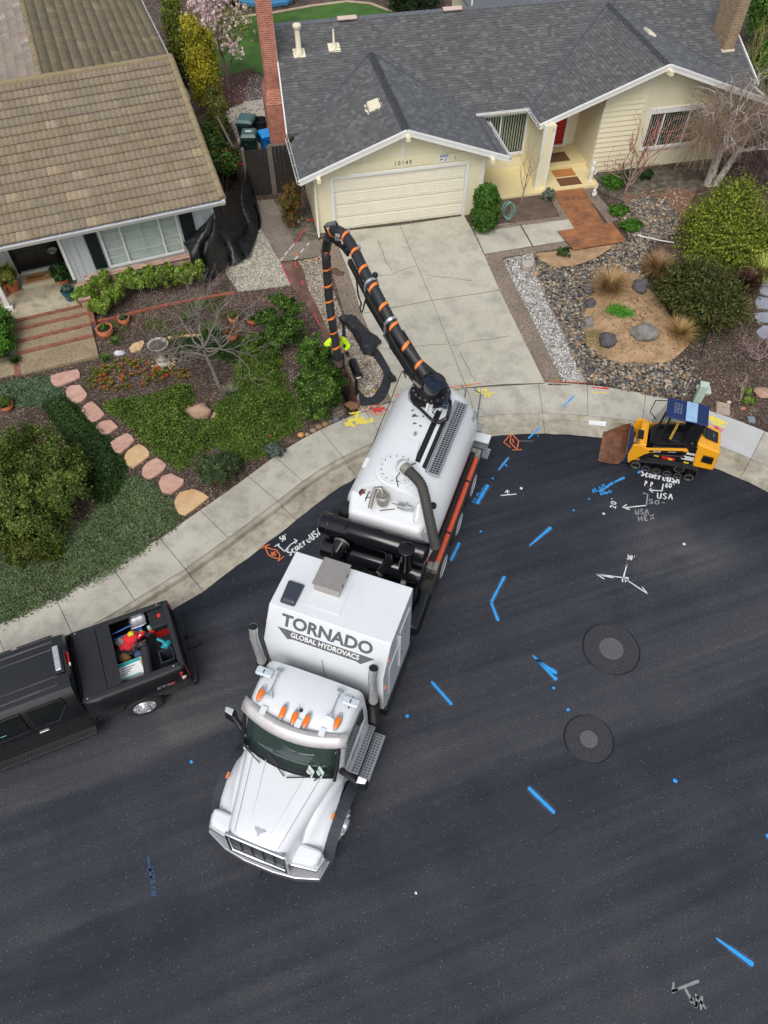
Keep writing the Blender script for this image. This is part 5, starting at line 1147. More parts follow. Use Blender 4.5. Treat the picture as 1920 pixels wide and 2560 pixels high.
# doors and side glass
for s_ in(1,-1):
 MB().prism([(-.72,1.95),(-1.72,1.95),(-1.70,2.62),(-1.0,2.66),(-.86,2.55)],1,s_*1.055,s_*1.068).build('side_window',M_cglass,TK)
 D_=MB().prism([(-.68,1.1),(-1.78,1.1),(-1.78,1.9),(-.68,1.9)],1,s_*1.0695,s_*1.082).build('door',M_tw,TK,bevel=.008)
 MB().ob((-1.62,s_*1.11,1.72),(.16,.03,.04)).build('door_handle',M_chr,D_,bevel=.01)
 text('door_lettering','VITAC' if s_>0 else 'VITAC',.17,M_dk2,D_,frame((-1.2,s_*1.086,1.62),(-s_,0,0),(0,0,1))if s_<0 else frame((-1.2,1.086,1.62),(-1,0,0),(0,0,1)),.001,shear=.25,bold=.004)
 MB().bar((-.75,s_*1.0845,1.5),(-1.1,s_*1.0845,1.78),.03,.003,(0,1,0)).build('door_stripe',plain('red stripe',c(190,40,46),.5),D_)
 a=Vector((-.62,s_*1.02,1.98));b=Vector((-.50,s_*1.42,2.03))if s_>0 else Vector((-.86,-1.42,2.1));m_=MB().tube([a,a.lerp(b,.5)+Vector((0,0,.03)),b],[.07,.06,.055],10);MR=m_.build('mirror_arm',M_sblk,TK,smooth=60)
 mo=0 if s_>0 else-.34;mh=lambda L:[(x+mo,y,z+(.06 if mo else 0))for x,y,z in L]
 MB().hexa(mh([(-.62,s_*1.36,1.80),(-.42,s_*1.36,1.80),(-.46,s_*1.60,1.80),(-.62,s_*1.60,1.80),(-.62,s_*1.36,2.14),(-.46,s_*1.36,2.12),(-.50,s_*1.58,2.12),(-.62,s_*1.60,2.14)])).build('mirror_head',M_sblk,MR,bevel=.04,seg=3)
 MB().hexa(mh([(-.60,s_*1.38,2.141),(-.455,s_*1.38,2.1),(-.49,s_*1.57,2.1),(-.60,s_*1.585,2.141),(-.60,s_*1.39,2.17),(-.47,s_*1.39,2.145),(-.50,s_*1.56,2.145),(-.60,s_*1.575,2.17)])).build('mirror_cap',M_chr,MR,bevel=.02)
 # fuel tank and steps
 MB().box(-2.0,-.86,s_*1.0-.25,s_*1.0+.12 if s_>0 else s_*1.0+.25,.45,.96).build('fuel_tank',M_sblk,TK,bevel=.05,seg=3)
 for z,y0,y1 in((.97,1.0,1.22),(.62,1.2,1.45)):
  st_=MB().box(-1.95,-.9,min(s_*y0,s_*y1),max(s_*y0,s_*y1),z,z+.035);
  ST=st_.build('step',M_brsh,TK,bevel=.005);d_=MB()
  for i in range(17):
   for j in range(3):d_.box(-1.92+i*.06,-1.885+i*.06,min(s_*(y0+.02+j*.065),s_*(y0+.065+j*.065)),max(s_*(y0+.02+j*.065),s_*(y0+.065+j*.065)),z+.036,z+.046)
  d_.build('step_tread',M_dk2,ST)
 M_stk=plain('polished stack',c(196,196,194),.25,.55,var=.1,sc=6)
 # exhaust stack
 x,y=-2.12,(1.12 if s_>0 else-1.38)
 e_=MB().lathe([(.10,.9),(.10,2.05),(.105,2.06),(.105,2.1),(.085,2.12),(.085,2.9)],(x,y,0),20).tube([(x,y,2.9),(x-.0,y,3.2),(x-.08,y,3.5)],[.085,.085,.09],18,cap=False);EX=e_.build('exhaust_stack',M_stk,TK,smooth=50)
 MB().tube([(x,y,3.1),(x-.078,y,3.498)],.07,16).build('stack_bore',M_sblk,EX)
 h_=MB()
 h_.lathe([(.125,.95),(.13,1.0),(.13,2.0),(.125,2.02)],(x+.0,y,0),18,cap=False);h_.build('heat_shield',plain('perforated shield',c(60,58,56),.5,.6,var=.4,sc=60),EX,smooth=50)
 MB().tube([(x,y,.95),(x+.1,y-s_*.1,.75),(x+.3,y-s_*.5,.7)],.09,12).build('exhaust_pipe',M_sblk,EX,smooth=50)
 # white equipment body
SB=1.28
body=MB();pr=[(-4.03,.95),(-4.03,3.58),(-2.72,3.58),(-2.26,2.90),(-2.26,1.3),(-2.45,1.0)]
body.prism(pr,1,-SB,SB);BD=body.build('equipment_body',M_tw,TK,bevel=.025,seg=3)
for s_ in(1,-1):
 MB().box(-3.85,-3.25,s_*SB+(0.001 if s_>0 else-.016),s_*SB+(.016 if s_>0 else-.001),1.4,3.1).build('side_door',M_tw,BD,bevel=.006)
 MB().box(-3.15,-2.6,s_*SB+(0.001 if s_>0 else-.016),s_*SB+(.016 if s_>0 else-.001),1.4,2.7).build('side_door',M_tw,BD,bevel=.006)
 MB().bar((-3.2,s_*(SB+.02),1.6),(-3.2,s_*(SB+.02),3.0),.05,.03,(1,0,0)).build('door_rail',M_tw,BD,bevel=.006)
 MB().box(-3.32,-3.22,s_*SB+(.017 if s_>0 else-.04),s_*SB+(.04 if s_>0 else-.017),2.0,2.25).build('latch_box',M_alu,BD,bevel=.006)
 for u,z in((-2.55,3.2),(-2.4,2.2)):MB().ob((u,s_*(SB+.012),z),(.07,.025,.035)).build('marker_lamp',M_amb,BD,bevel=.008)
 sl_=MB();[sl_.ob((-3.6+0.0,s_*(SB+.0175),z),(.2,.003,.02),(0,R(12),0))for z in(2.9,2.6)];sl_.build('vent_slot',M_sblk,BD)
 MB().box(-4.0,-2.4,s_*1.2-.12,s_*1.2+.12,.55,.93).build('side_skirt',M_sblk,TK,bevel=.02)
MB().hexa([(-2.258,-.02,1.4),(-2.25,-.02,1.4),(-2.25,.02,1.4),(-2.258,.02,1.4),(-2.258,-.01,2.88),(-2.25,-.01,2.88),(-2.25,.01,2.88),(-2.258,.01,2.88)]).build('panel_seam',plain('faint seam',c(168,172,174),.5),BD)
sm_=MB()
for v in(-.35,.35):sm_.box(-3.98,-2.76,v-.006,v+.006,3.5805,3.584)
sm_.box(-4.0,-2.75,-1.2,1.2,3.58,3.5802)if False else None
RPn=MB();RPn.box(-3.95,-2.95,-.62,.12,3.5805,3.60);RPN=RPn.build('roof_panel',M_tw,BD,bevel=.004)
bx=MB().box(-3.92,-3.30,-.56,-.02,3.602,3.86);BX=bx.build('roof_box',M_ss,BD,bevel=.01);MB().box(-3.94,-3.28,-.58,0.0,3.861,3.875).build('box_lid',M_ss,BX,bevel=.004)
for u in(-3.75,-3.5):MB().lathe([(.045,0),(.045,.004),(0,.004)],(u,-.0185,3.74),14,1).build('box_port',M_sblk,BX)
vt_=MB().hexa([(-3.36,-1.13,3.581),(-2.80,-1.11,3.581),(-2.80,-.76,3.581),(-3.36,-.76,3.581),(-3.28,-1.10,3.70),(-2.88,-1.06,3.67),(-2.88,-.79,3.67),(-3.28,-.79,3.70)]);vt_.build('roof_hatch',plain('hatch plastic',c(52,58,68),.25,var=.05),BD,bevel=.04,seg=4)
# TORNADO lettering on the slanted face
A0=Vector((-2.26,0,2.90));B0=Vector((-2.72,0,3.58));sl=(B0-A0).normalized();nrm_=Vector((sl.z,0,-sl.x));ctr=A0.lerp(B0,.5)
text('lettering_large','TORNADO',.365,M_dk2,BD,frame(ctr+sl*.16+nrm_*.004,(0,1,0),sl),.0015,sx=1.04,bold=.012)
bn=MB();
def SF(v,s_):p=ctr+sl*s_+nrm_*.003;return(p.x,v,p.z)
bn.add([SF(-1.03,-.02),SF(1.03,-.02),SF(.78,-.23),SF(.68,-.20),SF(-.68,-.20),SF(-.78,-.23)],[(0,1,2,3,4,5)]);bn.build('lettering_banner',M_dk2,BD,recalc=False)
text('lettering_small','GLOBAL HYDROVACS',.150,M_wht,BD,frame(ctr-sl*.105+nrm_*.006,(0,1,0),sl),.001,sx=.97,bold=.004)
# debris tank
TR_,TC=1.16,2.30
tk=MB();tk.lathe([(0,-10.25),(.45,-10.22),(.85,-10.1),(1.08,-9.9),(TR_,-9.65),(TR_,-6.45),(1.12,-6.36),(1.0,-6.32),(0,-6.3)],(0,0,TC),56,0,cap=False);TN=tk.build('debris_tank',M_tank,TK,smooth=40)
MB().hexa([(-10.0,-.9,1.02),(-6.0,-.9,1.02),(-6.0,.9,1.02),(-10.0,.9,1.02),(-10.0,-.6,1.35),(-6.0,-.6,1.35),(-6.0,.6,1.35),(-10.0,.6,1.35)]).build('tank_saddle',M_tank,TN)
def on_tank(px,py,dz=0.0):
 """photo point dropped onto the tank's upper surface"""
 z=3.3
 for _ in range(12):
  p=tl(px,py,z);v=max(-1.1,min(1.1,p.y));z=TC+math.sqrt(TR_**2-v*v)+dz
 return Vector((p.x,p.y,z))
def Z9(x,y):return(900+x/3.77,950+y/3.77)
MB().tube([(-8.0,0,0)]*2,.01)if False else None
# non-slip strips and grating
def tank_strip(name,A,B,w_,mat,lift=.012):
 a,b=on_tank(*A),on_tank(*B);v=(a.y+b.y)/2;m_=MB()
 def zz(y):return TC+math.sqrt(TR_**2-y*y)+lift
 m_.hexa([(a.x,v-w_/2,zz(v-w_/2)-.01),(b.x,v-w_/2,zz(v-w_/2)-.01),(b.x,v+w_/2,zz(v+w_/2)-.01),(a.x,v+w_/2,zz(v+w_/2)-.01),(a.x,v-w_/2,zz(v-w_/2)),(b.x,v-w_/2,zz(v-w_/2)),(b.x,v+w_/2,zz(v+w_/2)),(a.x,v+w_/2,zz(v+w_/2))]);return m_.build(name,mat,TN)
tank_strip('grip_strip',Z9(740,290),Z9(545,775),.13,M_sblk);tank_strip('grip_strip',Z9(800,400),Z9(605,835),.13,M_sblk)
g0,g1=on_tank(*Z9(950,215),.1),on_tank(*Z9(685,890),.1)
def grating(name,x0,x1,y0,y1,z,parent,pitch=.05,mat=M_alu,side=.06):
 m_=MB()
 for i in range(int((x1-x0)/pitch)+1):m_.box(x0+i*pitch-.009,x0+i*pitch+.009,y0,y1,z-.012,z)
 for i in range(int((y1-y0)/pitch)+1):m_.box(x0,x1,y0+i*pitch-.008,y0+i*pitch+.008,z-.014,z-.002)
 m_.box(x0-.02,x1+.02,y0-.02,y0,z-side,z+.01);m_.box(x0-.02,x1+.02,y1,y1+.02,z-side,z+.01);m_.box(x0-.02,x0,y0,y1,z-side,z+.01);m_.box(x1,x1+.02,y0,y1,z-side,z+.01)
 return m_.build(name,mat,parent)
gv=(g0.y+g1.y)/2;GZ=3.36
GA=grating('walkway_grating',g0.x,g1.x,gv-.15,gv+.15,GZ,TN,.07);
MB().box(g0.x,g1.x,gv-.15,gv+.15,GZ-.09,GZ-.06).build('grating_pan',M_sblk,GA)
# inlet plate, flange and large hoses
pl=on_tank(*Z9(480,570));p2=on_tank(*Z9(440,880))
fx,fy=p2.x,-.05
ip=MB();
def domez(y,k=0.0):return TC+math.sqrt(TR_**2-y*y)+k
ip.hexa([(pl.x,fy-.22,3.2),(fx,fy-.34,3.2),(fx,fy+.34,3.2),(pl.x,fy+.22,3.2),(pl.x,fy-.22,3.49),(fx,fy-.34,3.49),(fx,fy+.34,3.49),(pl.x,fy+.22,3.49)]);ip.build('inlet_plate',M_tank,TN,bevel=.012)
FL=MB().lathe([(.50,3.1),(.50,3.44),(.42,3.455),(.42,3.52),(0,3.52)],(fx,fy,0),40).build('inlet_flange',M_tank,TN,smooth=40,bevel=.006)
bl=MB();[bl.lathe([(.014,3.52),(.014,3.54),(0,3.54)],(fx+.37*math.cos(a),fy+.37*math.sin(a),0),8)for a in np.arange(0,6.28,6.2832/16)];bl.build('flange_bolts',M_dk2,FL)
MB().tube([(fx,fy+.12,3.5),(fx+.0,fy+.14,3.68),(fx+.10,fy+.2,3.76)],[.17,.17,.15],18).build('inlet_elbow',M_tank,FL,smooth=60)
def corrugated(name,P,r_,mat,parent,pitch=.028,amp=.012,n=18,world=False):
 P=[Vector(p)for p in P];C_=[]
 for i in range(len(P)-1):
  p0,p1,p2_,p3=P[max(i-1,0)],P[i],P[i+1],P[min(i+2,len(P)-1)]
  for k in range(40):t=k/40;C_.append(0.5*((2*p1)+(p2_-p0)*t+(2*p0-5*p1+4*p2_-p3)*t*t+(3*p1-p0-3*p2_+p3)*t**3))
 C_.append(P[-1]);S=[0]
 for a,b in zip(C_[:-1],C_[1:]):S.append(S[-1]+(b-a).length)
 L=S[-1];m_=max(4,int(L/(pitch/2)));out=[];rs=[];j=0
 for i in range(m_+1):
  s_=L*i/m_
  while j<len(S)-2 and S[j+1]<s_:j+=1
  out.append(C_[j].lerp(C_[j+1],(s_-S[j])/max(1e-9,S[j+1]-S[j])));rs.append(r_+(amp if i%2 else 0))
 o=MB().tube(out,rs,n).build(name,mat,parent,smooth=75,world=world);return o,out
hp0=(fx+.08,fy+.18,3.76)
q1,q2,q3,q4=tl(*Z9(560,960),3.75),tl(*Z9(610,1100),3.6),tl(*Z9(650,1290),3.3),tl(1090,1372,2.7)
corrugated('vacuum_hose',[hp0,q1,q2,q3,q4],.105,M_ghose,TN,pitch=.06,amp=.02);MB().tube([Vector(hp0),Vector(hp0).lerp(q1,.3)],.135,18).build('hose_clamp',M_gal,TN,smooth=60)
# soot, cap, small fittings on the tank
M_soot=plain('soot',c(92,84,78),.9,var=.3,sc=40)
for(x,y,r_,s_)in((515,330,.16,1),):
 p=on_tank(*Z9(x,y),.003);spn=MB()
 for k in range(16):
  a=random.random()*6.28;d_=abs(random.gauss(0,.13));px_,py_=p.x+d_*math.cos(a)*1.3,p.y+d_*math.sin(a);rr=random.uniform(.012,.05);z=domez(py_,.0035+k*.0002)
  MB().add([(px_+rr*math.cos(b)*random.uniform(.4,1.3),py_+rr*math.sin(b)*random.uniform(.4,1.3),z)for b in np.arange(0,6.28,.6)],[tuple(range(11))]).build('dirt_splash',M_soot,TN,recalc=False)
p=on_tank(*Z9(520,515));MB().ob((p.x,p.y,p.z+.03),(.1,.05,.07)).build('tank_lug',M_gal,TN,bevel=.01)
MB().lathe([(.085,0),(.085,.05),(.05,.06),(0,.06)],(tl(*Z9(700,1195),3.0).x,.93,3.0),20).build('float_cap',M_sblk,TN,smooth=40)
# front platform in front of the tank with valve and actuator
pf=MB();pf.hexa([(-6.34,-1.12,1.5),(-5.72,-1.0,1.5),(-5.72,1.0,1.5),(-6.34,1.12,1.5),(-6.34,-1.0,3.05),(-5.80,-.85,2.86),(-5.80,.85,2.86),(-6.34,1.0,3.05)]);pf.hexa([(-6.34,.55,2.9),(-5.9,.62,2.8),(-5.9,.98,2.6),(-6.34,1.08,2.6),(-6.34,.6,3.38),(-5.95,.66,3.02),(-5.95,.9,2.86),(-6.34,.98,3.1)]);pf.build('front_housing',M_tank,TN,bevel=.12,seg=5)
v0=tl(*Z9(215,1110),3.28);VV=MB().lathe([(.13,-.18),(.14,0),(.15,.02),(.15,.06),(.10,.08),(.09,.16),(0,.16)],v0,20).build('shutoff_valve',M_gal,TN,smooth=40,bevel=.004)
MB().tube([v0+Vector((0,0,.15)),v0+Vector((-.05,-.06,.28)),v0+Vector((0,-.17,.26)),v0+Vector((.12,-.2,.1)),v0+Vector((.3,-.2,-.1))],.05,10).build('valve_elbow',M_gal,VV,smooth=60)
a0=tl(*Z9(300,1160),3.2);a1=tl(*Z9(460,1210),3.12);MB().bar(a0.lerp(a1,.35),a1,.13,.11).bar(a0,a0.lerp(a1,.4),.03,.03).ob(a1,(.06,.2,.16),(0,0,R(0))).build('actuator',M_alu,VV,bevel=.015)
for P,r_ in(([tl(*Z9(225,880),3.3),tl(*Z9(240,930),3.35),tl(*Z9(150,985),3.2),tl(*Z9(75,1070),3.1),tl(*Z9(35,1180),2.9)],.012),([tl(*Z9(235,950),3.3),tl(*Z9(340,1040),3.3),tl(*Z9(440,1090),3.2),tl(*Z9(540,1100),3.2)],.011),([tl(*Z9(530,780),3.55),tl(*Z9(400,840),3.62),tl(*Z9(340,920),3.62),tl(*Z9(365,1030),3.4),tl(*Z9(450,1160),3.1)],.012),([tl(*Z9(185,1230),3.0),tl(*Z9(330,1215),3.0)],.01),([tl(*Z9(20,1200),2.8),tl(*Z9(50,1110),3.0),tl(*Z9(140,1100),3.05)],.011)):
 MB().tube(P,r_,6).build('air_line',M_sblk,TN,smooth=60)
e0=tl(949,1199,3.1);MB().tube([e0+Vector((0,.02,-.1)),e0,e0+Vector((.05,-.09,.02))],.075,14).build('water_elbow',M_gblk,TN,smooth=60)
MB().tube([e0+Vector((.05,-.09,.02)),tl(915,1218,3.1),tl(893,1245,2.9),tl(886,1275,2.6)],.065,12).build('water_hose',M_sblk,TN,smooth=60)
MB().tube([tl(918,1218,3.17),tl(898,1242,2.98),tl(890,1262,2.8)],.014,6).build('hose_stripe',plain('red hose stripe',c(160,40,44),.5),TN)
MB().ob(tl(*Z9(130,800),3.0),(.3,.5,.04)).build('tank_bracket',M_tank,TN,bevel=.01)
MB().bar(tl(*Z9(640,220),3.75),tl(*Z9(612,330),3.45),.05,.03).ob(tl(*Z9(660,260),3.5),(.16,.12,.1)).build('hose_bracket',M_tank,TN,bevel=.01)
# silencers and air piping between tank and body
def cyl(name,A,B,r_,mat,parent=TK,n=36,dome=.08,smooth=40):
 A,B=Vector(A),Vector(B);d=(B-A).normalized();return MB().tube([A-d*dome,A-d*dome*.7,A-d*.02,A,B,B+d*.02,B+d*dome*.7,B+d*dome],[r_*.3,r_*.72,r_*.97,r_,r_,r_*.97,r_*.72,r_*.3],n).build(name,mat,parent,smooth=smooth)
s1=cyl('silencer',(-5.48,-1.36,2.62),(-5.48,1.10,2.62),.255,M_gblk);s2=cyl('silencer',(-5.28,-1.28,1.98),(-5.28,1.12,1.98),.27,M_gblk)
for s_,(A,B)in((s1,((-5.48,-1.36,2.62),(-5.48,1.10,2.62))),):
 for v in(-1.2,.95):MB().tube([(-5.48,v,2.62),(-5.48,v+.04,2.62)],.262,36).build('silencer_band',M_gblk,s_,smooth=40)
for v in(-.75,.75):MB().ob((-5.42,v,2.885),(.22,.02,.03)).build('lift_lug',M_sblk,s1)
def elbow(name,P,r_,lab=None,clamp=True,mat=M_gblk):
 e_=MB().tube(P,r_,20).build(name,mat,TK,smooth=60)
 if clamp:
  d=(Vector(P[1])-Vector(P[0])).normalized();MB().tube([Vector(P[0])+d*.03,Vector(P[0])+d*.06],r_+.022,20).build('pipe_clamp',M_gal,e_,smooth=40)
 return e_
w1=tl(858,1352,2.45);elbow('air_pipe',[w1+Vector((.02,0,.02)),w1+Vector((.22,-.02,-.02)),tl(848,1398,2.0),tl(846,1424,1.4)],.17);MB().tube([w1+Vector((-.3,0,-.35)),w1+Vector((.02,0,.02))],.16,20).build('air_pipe',M_gblk,TK,smooth=60)
w2=tl(983,1360,2.5);elbow('air_pipe',[w2,w2+Vector((.16,-.02,.0)),tl(976,1402,2.2),tl(952,1426,2.0)],.15);MB().tube([w2+Vector((-.3,.06,-.3)),w2],.13,20).build('air_pipe',M_gblk,TK,smooth=60)
w3=tl(950,1425,1.9);MB().tube([w3+Vector((-.03,.02,.02)),w3+Vector((.02,-.05,-.02))],.165,20).build('pipe_clamp',M_gal,TK,smooth=60);MB().tube([w3,w3+Vector((.1,-.3,-.3)),w3+Vector((.3,-.6,-.6))],.15,16).build('flexible_duct',M_sblk,TK,smooth=60)
k3=tl(1016,1373,2.95);CN=MB().lathe([(.17,-1.6),(.17,-.05),(.175,-.04),(.19,-.03),(.19,.02),(.15,.04),(0,.045)],k3,28).build('filter_canister',M_gblk,TK,smooth=40)
MB().tube([k3+Vector((.1,-.05,.04)),k3+Vector((.16,-.06,-.12)),k3+Vector((.17,-.05,-.3))],.01,6).build('canister_latch',M_gal,CN)
MB().ob(tl(1008,1458,1.9),(.1,.12,.12)).build('canister_valve',M_gal,CN,bevel=.01)
cyl('side_tank',(-5.2,1.18,1.25),(-4.25,1.18,1.25),.25,M_gblk);cyl('blower',(-4.95,-.4,1.35),(-4.3,-.4,1.35),.3,plain('blower grey',c(84,86,84),.5,.4,var=.3,sc=12));cyl('air_tank',(-4.9,.45,1.6),(-4.9,1.05,1.6),.3,M_gblk)
MB().hexa([(-5.1,-.2,1.3),(-4.1,-.2,1.3),(-4.1,.3,1.3),(-5.1,.3,1.3),(-4.8,-.15,1.9),(-4.1,-.15,1.7),(-4.1,.25,1.7),(-4.8,.25,1.9)]).build('blower_housing',M_sblk,TK,bevel=.03)
rib=MB()
for i in range(9):rib.box(-4.92+i*.07,-4.89+i*.07,-.72,-.1,1.3,1.68)
rib.build('cooling_fins',M_gal,TK)
cyl('left_silencer',(-6.0,-1.2,2.35),(-5.7,-1.2,2.35),.2,M_sblk)
MB().lathe([(.2,0),(.2,.3),(.17,.34),(0,.36)],tl(868,1288,2.4),24).build('relief_cap',M_sblk,TK,smooth=40)
# side rack with pipes
for v,r_,mt_ in((1.30,.07,M_orh),(1.42,.07,M_orh)):pass
ra=tl(1192,1147,1.55);rb_=tl(1099,1385,1.55)
RK=MB().box(-9.9,-5.9,.98,1.04,1.15,1.4).box(-9.9,-5.2,.98,1.33,1.16,1.20).box(-9.9,-5.2,1.325,1.35,1.17,1.42).build('pipe_rack',M_dirty,TK)
for v,z,mt_,nm in((1.07,1.46,M_orh,'suction_pipe'),(1.19,1.56,M_sblk,'suction_pipe'),(1.31,1.44,M_orh,'suction_pipe'),(1.19,1.32,M_orh,'suction_pipe')):
 MB().tube([(-9.55,v-.04,z),(-5.95,v-.04,z)],.068,14).build(nm,mt_,TK,smooth=50)
for v in(1.14,1.27):
 for u in(-9.62,-5.9):MB().lathe([(.08,-.1),(.08,.1),(.095,.11),(.095,.16)],(u,v,1.5),16,0).build('pipe_coupling',M_gal,TK,smooth=40)
for u in(-8.6,-6.9):MB().bar((u,.98,1.45),(u+.03,1.1,1.66),.03,.03).bar((u+.03,1.1,1.66),(u,1.36,1.54),.03,.03).build('rack_strap',M_sblk,TK)
MB().box(-5.6,-5.15,.95,1.33,.95,1.35).build('mud_flap_box',M_dirty,TK,bevel=.02);MB().box(-5.5,-5.48,.85,1.3,.35,.95).build('mud_flap',M_sblk,TK)
MB().box(-10.0,-5.9,.95,1.25,1.0,1.04).build('wheel_cover',M_sblk,TK);MB().box(-10.0,-5.9,-1.25,-.95,1.0,1.04).build('wheel_cover',M_sblk,TK)
# rear ladder and steps
for i,(px,py,z,a,b)in enumerate(((1170,1033,2.9,.32,.4),(1188,1063,2.3,.28,.36),(1196,1108,1.35,.26,.5),(1199,1128,1.0,.3,.5))):
 p=tl(px,py,z);grating('ladder_step',p.x-a/2,p.x+a/2,p.y-b/2,p.y+b/2,z,TK,.045,M_alu)
MB().hexa([(-10.35,.55,1.5),(-10.05,.55,1.5),(-10.05,1.45,1.5),(-10.35,1.45,1.5),(-10.35,.55,1.54),(-10.05,.55,1.54),(-10.05,1.45,1.54),(-10.35,1.45,1.54)]).build('rear_shelf',M_tank,TK);MB().ob((-10.3,1.42,1.5),(.06,.06,.05)).build('tail_lamp',plain('red lamp',c(190,20,20),.3),TK)
MB().box(-10.9,-10.7,-1.2,1.2,.6,.85).build('rear_bumper',M_dirty,TK,bevel=.01)
MB().tube([(-10.3,1.0,1.0),(-10.3,1.0,3.0),(-10.05,.85,3.35)],.02,8).build('ladder_rail',M_alu,TK,smooth=60);MB().tube([(-10.3,.6,1.0),(-10.3,.6,3.0),(-10.05,.5,3.4)],.02,8).build('ladder_rail',M_alu,TK,smooth=60)
# ---- boom: built from world measurements, still parts of the truck
def W3(x,y,z):return G(*Z3(x,y),z)
m0=G(1076,985,3.45);TB=TKI@m0
TUR=MB().lathe([(.50,-.25),(.50,.05),(.46,.06),(.46,.18),(.40,.2),(.36,.42),(.30,.45),(0,.45)],TB,36).build('boom_turret',M_sblk,TK,smooth=40)
MB().lathe([(.55,-.3),(.55,-.05)],TB,32,cap=False).build('turret_skirt',M_tank,TUR,smooth=40)
bl=MB();[bl.lathe([(.022,.0),(.022,.03),(0,.03)],TB+Vector((.43*math.cos(a),.43*math.sin(a),.18)),8)for a in np.arange(0,6.28,.35)];bl.build('turret_bolts',M_gal,TUR)
hz=[(1500,1640,4.30),(1380,1460,4.52),(1250,1280,4.78),(1150,1100,4.98),(1060,930,5.18),(960,740,5.38),(860,560,5.55),(770,370,5.70),(690,235,5.80),(610,160,5.84),(545,165,5.72),(497,230,5.45)]
HP_=[W3(*q)for q in hz]
b0=HP_[0];dn=Vector((0,0,1));
side=(HP_[0]-HP_[6]);side.z=0;side.normalize();side=Vector((-side.y,side.x,0))
if side.x>0:side=-side
def boomp(i,off=-.10,dz=-.22):return HP_[i]+side*(-off)+Vector((0,0,dz))
BM=MB().bar(boomp(0,-.14,-.24)+Vector((0,0,-.02)),boomp(5,-.16,-.2),.16,.24).build('boom_beam',M_sblk,TK,world=True,bevel=.01)
MB().bar(boomp(4,-.16,-.2),boomp(7,-.17,-.18),.1,.15).build('boom_extension',M_sblk,TK,world=True,bevel=.008)
# cradle side plates at the boom's foot
for sgn in(1,-1):
 a=W3(1430,1600,4.35);b=W3(1190,1270,4.75);o_=side*(.19*sgn);Pl=MB()
 Pl.hexa([a+o_-side*.012+dn*-.2,b+o_-side*.012+dn*-.12,b+o_+side*.012+dn*-.12,a+o_+side*.012+dn*-.2,a+o_-side*.012+dn*.05,b+o_-side*.012+dn*.22,b+o_+side*.012+dn*.22,a+o_+side*.012+dn*.05]).build('boom_cradle_plate',M_sblk,TK,world=True,bevel=.006)
 # turret head plate (dark blue black), rams
tc=W3(1560,1720,4.42);ang=math.atan2(side.y,side.x)
PT=[G(*q,4.56)for q in((1055,946),(1088,931),(1120,962),(1084,984))];HDp=MB().hexa([p-Vector((0,0,.05))for p in PT]+PT).build('turret_cover',NT('navy steel').base(c(24,32,50)).rough(.3).m,TK,world=True,bevel=.02,seg=3)
MB().tube([m0+Vector((0,0,.3)),tc+Vector((0,0,-.1))],.2,14).build('turret_post',M_sblk,TK,world=True,smooth=50)
for o_ in(.24,-.22):MB().tube([m0+side*o_+Vector((0,0,.45)),m0.lerp(boomp(2),.55)+side*o_+dn*.15],.06,10).tube([m0.lerp(boomp(2),.55)+side*o_+dn*.15,boomp(3)+side*o_*.6],.03,8).build('lift_ram',M_sblk,TK,world=True,smooth=50)
MB().tube([W3(1330,1640,4.1),W3(1440,1750,4.1)],.05,10).tube([W3(1330,1640,4.1),W3(1270,1590,4.1)],.022,8).build('slew_ram',M_gal,TK,world=True,smooth=50)
for P in([W3(1500,1630,4.5),W3(1570,1640,4.62),W3(1640,1700,4.55),W3(1680,1800,4.2),W3(1700,1900,3.9)],[W3(1490,1560,4.5),W3(1560,1600,4.65),W3(1660,1690,4.6),W3(1700,1790,4.2),W3(1690,1920,3.7)],[W3(1420,1590,4.4),W3(1300,1630,4.3),W3(1260,1590,4.3),W3(1290,1660,4.1)],[W3(1600,1960,4.0),W3(1560,2010,3.8),W3(1600,2040,3.6),W3(1660,1990,3.6)]):
 MB().tube(P,.014,6).build('hydraulic_line',M_sblk,TK,world=True,smooth=60)
 # hydraulic bundle lying on the tank
P=[on_tank(*Z9(480,140),.1),on_tank(*Z9(500,220),.06),on_tank(*Z9(580,290),.06),on_tank(*Z9(640,350),.06),on_tank(*Z9(690,395),.06),on_tank(*Z9(760,405),.07),on_tank(*Z9(820,370),.1),on_tank(*Z9(840,300),.2),on_tank(*Z9(850,240),.3),on_tank(*Z9(850,190),.45)]
for k in(-.035,.0,.035):MB().tube([p+Vector((k,k*.8,abs(k)))for p in P],.022,8).build('hydraulic_bundle',M_sblk,TK,smooth=60)
MB().ob(tl(*Z9(810,200),3.75),(.42,.13,.12),(0,0,R(8))).build('rotary_manifold',plain('blue grey casting',c(54,64,80),.4,.3),TK,bevel=.02)
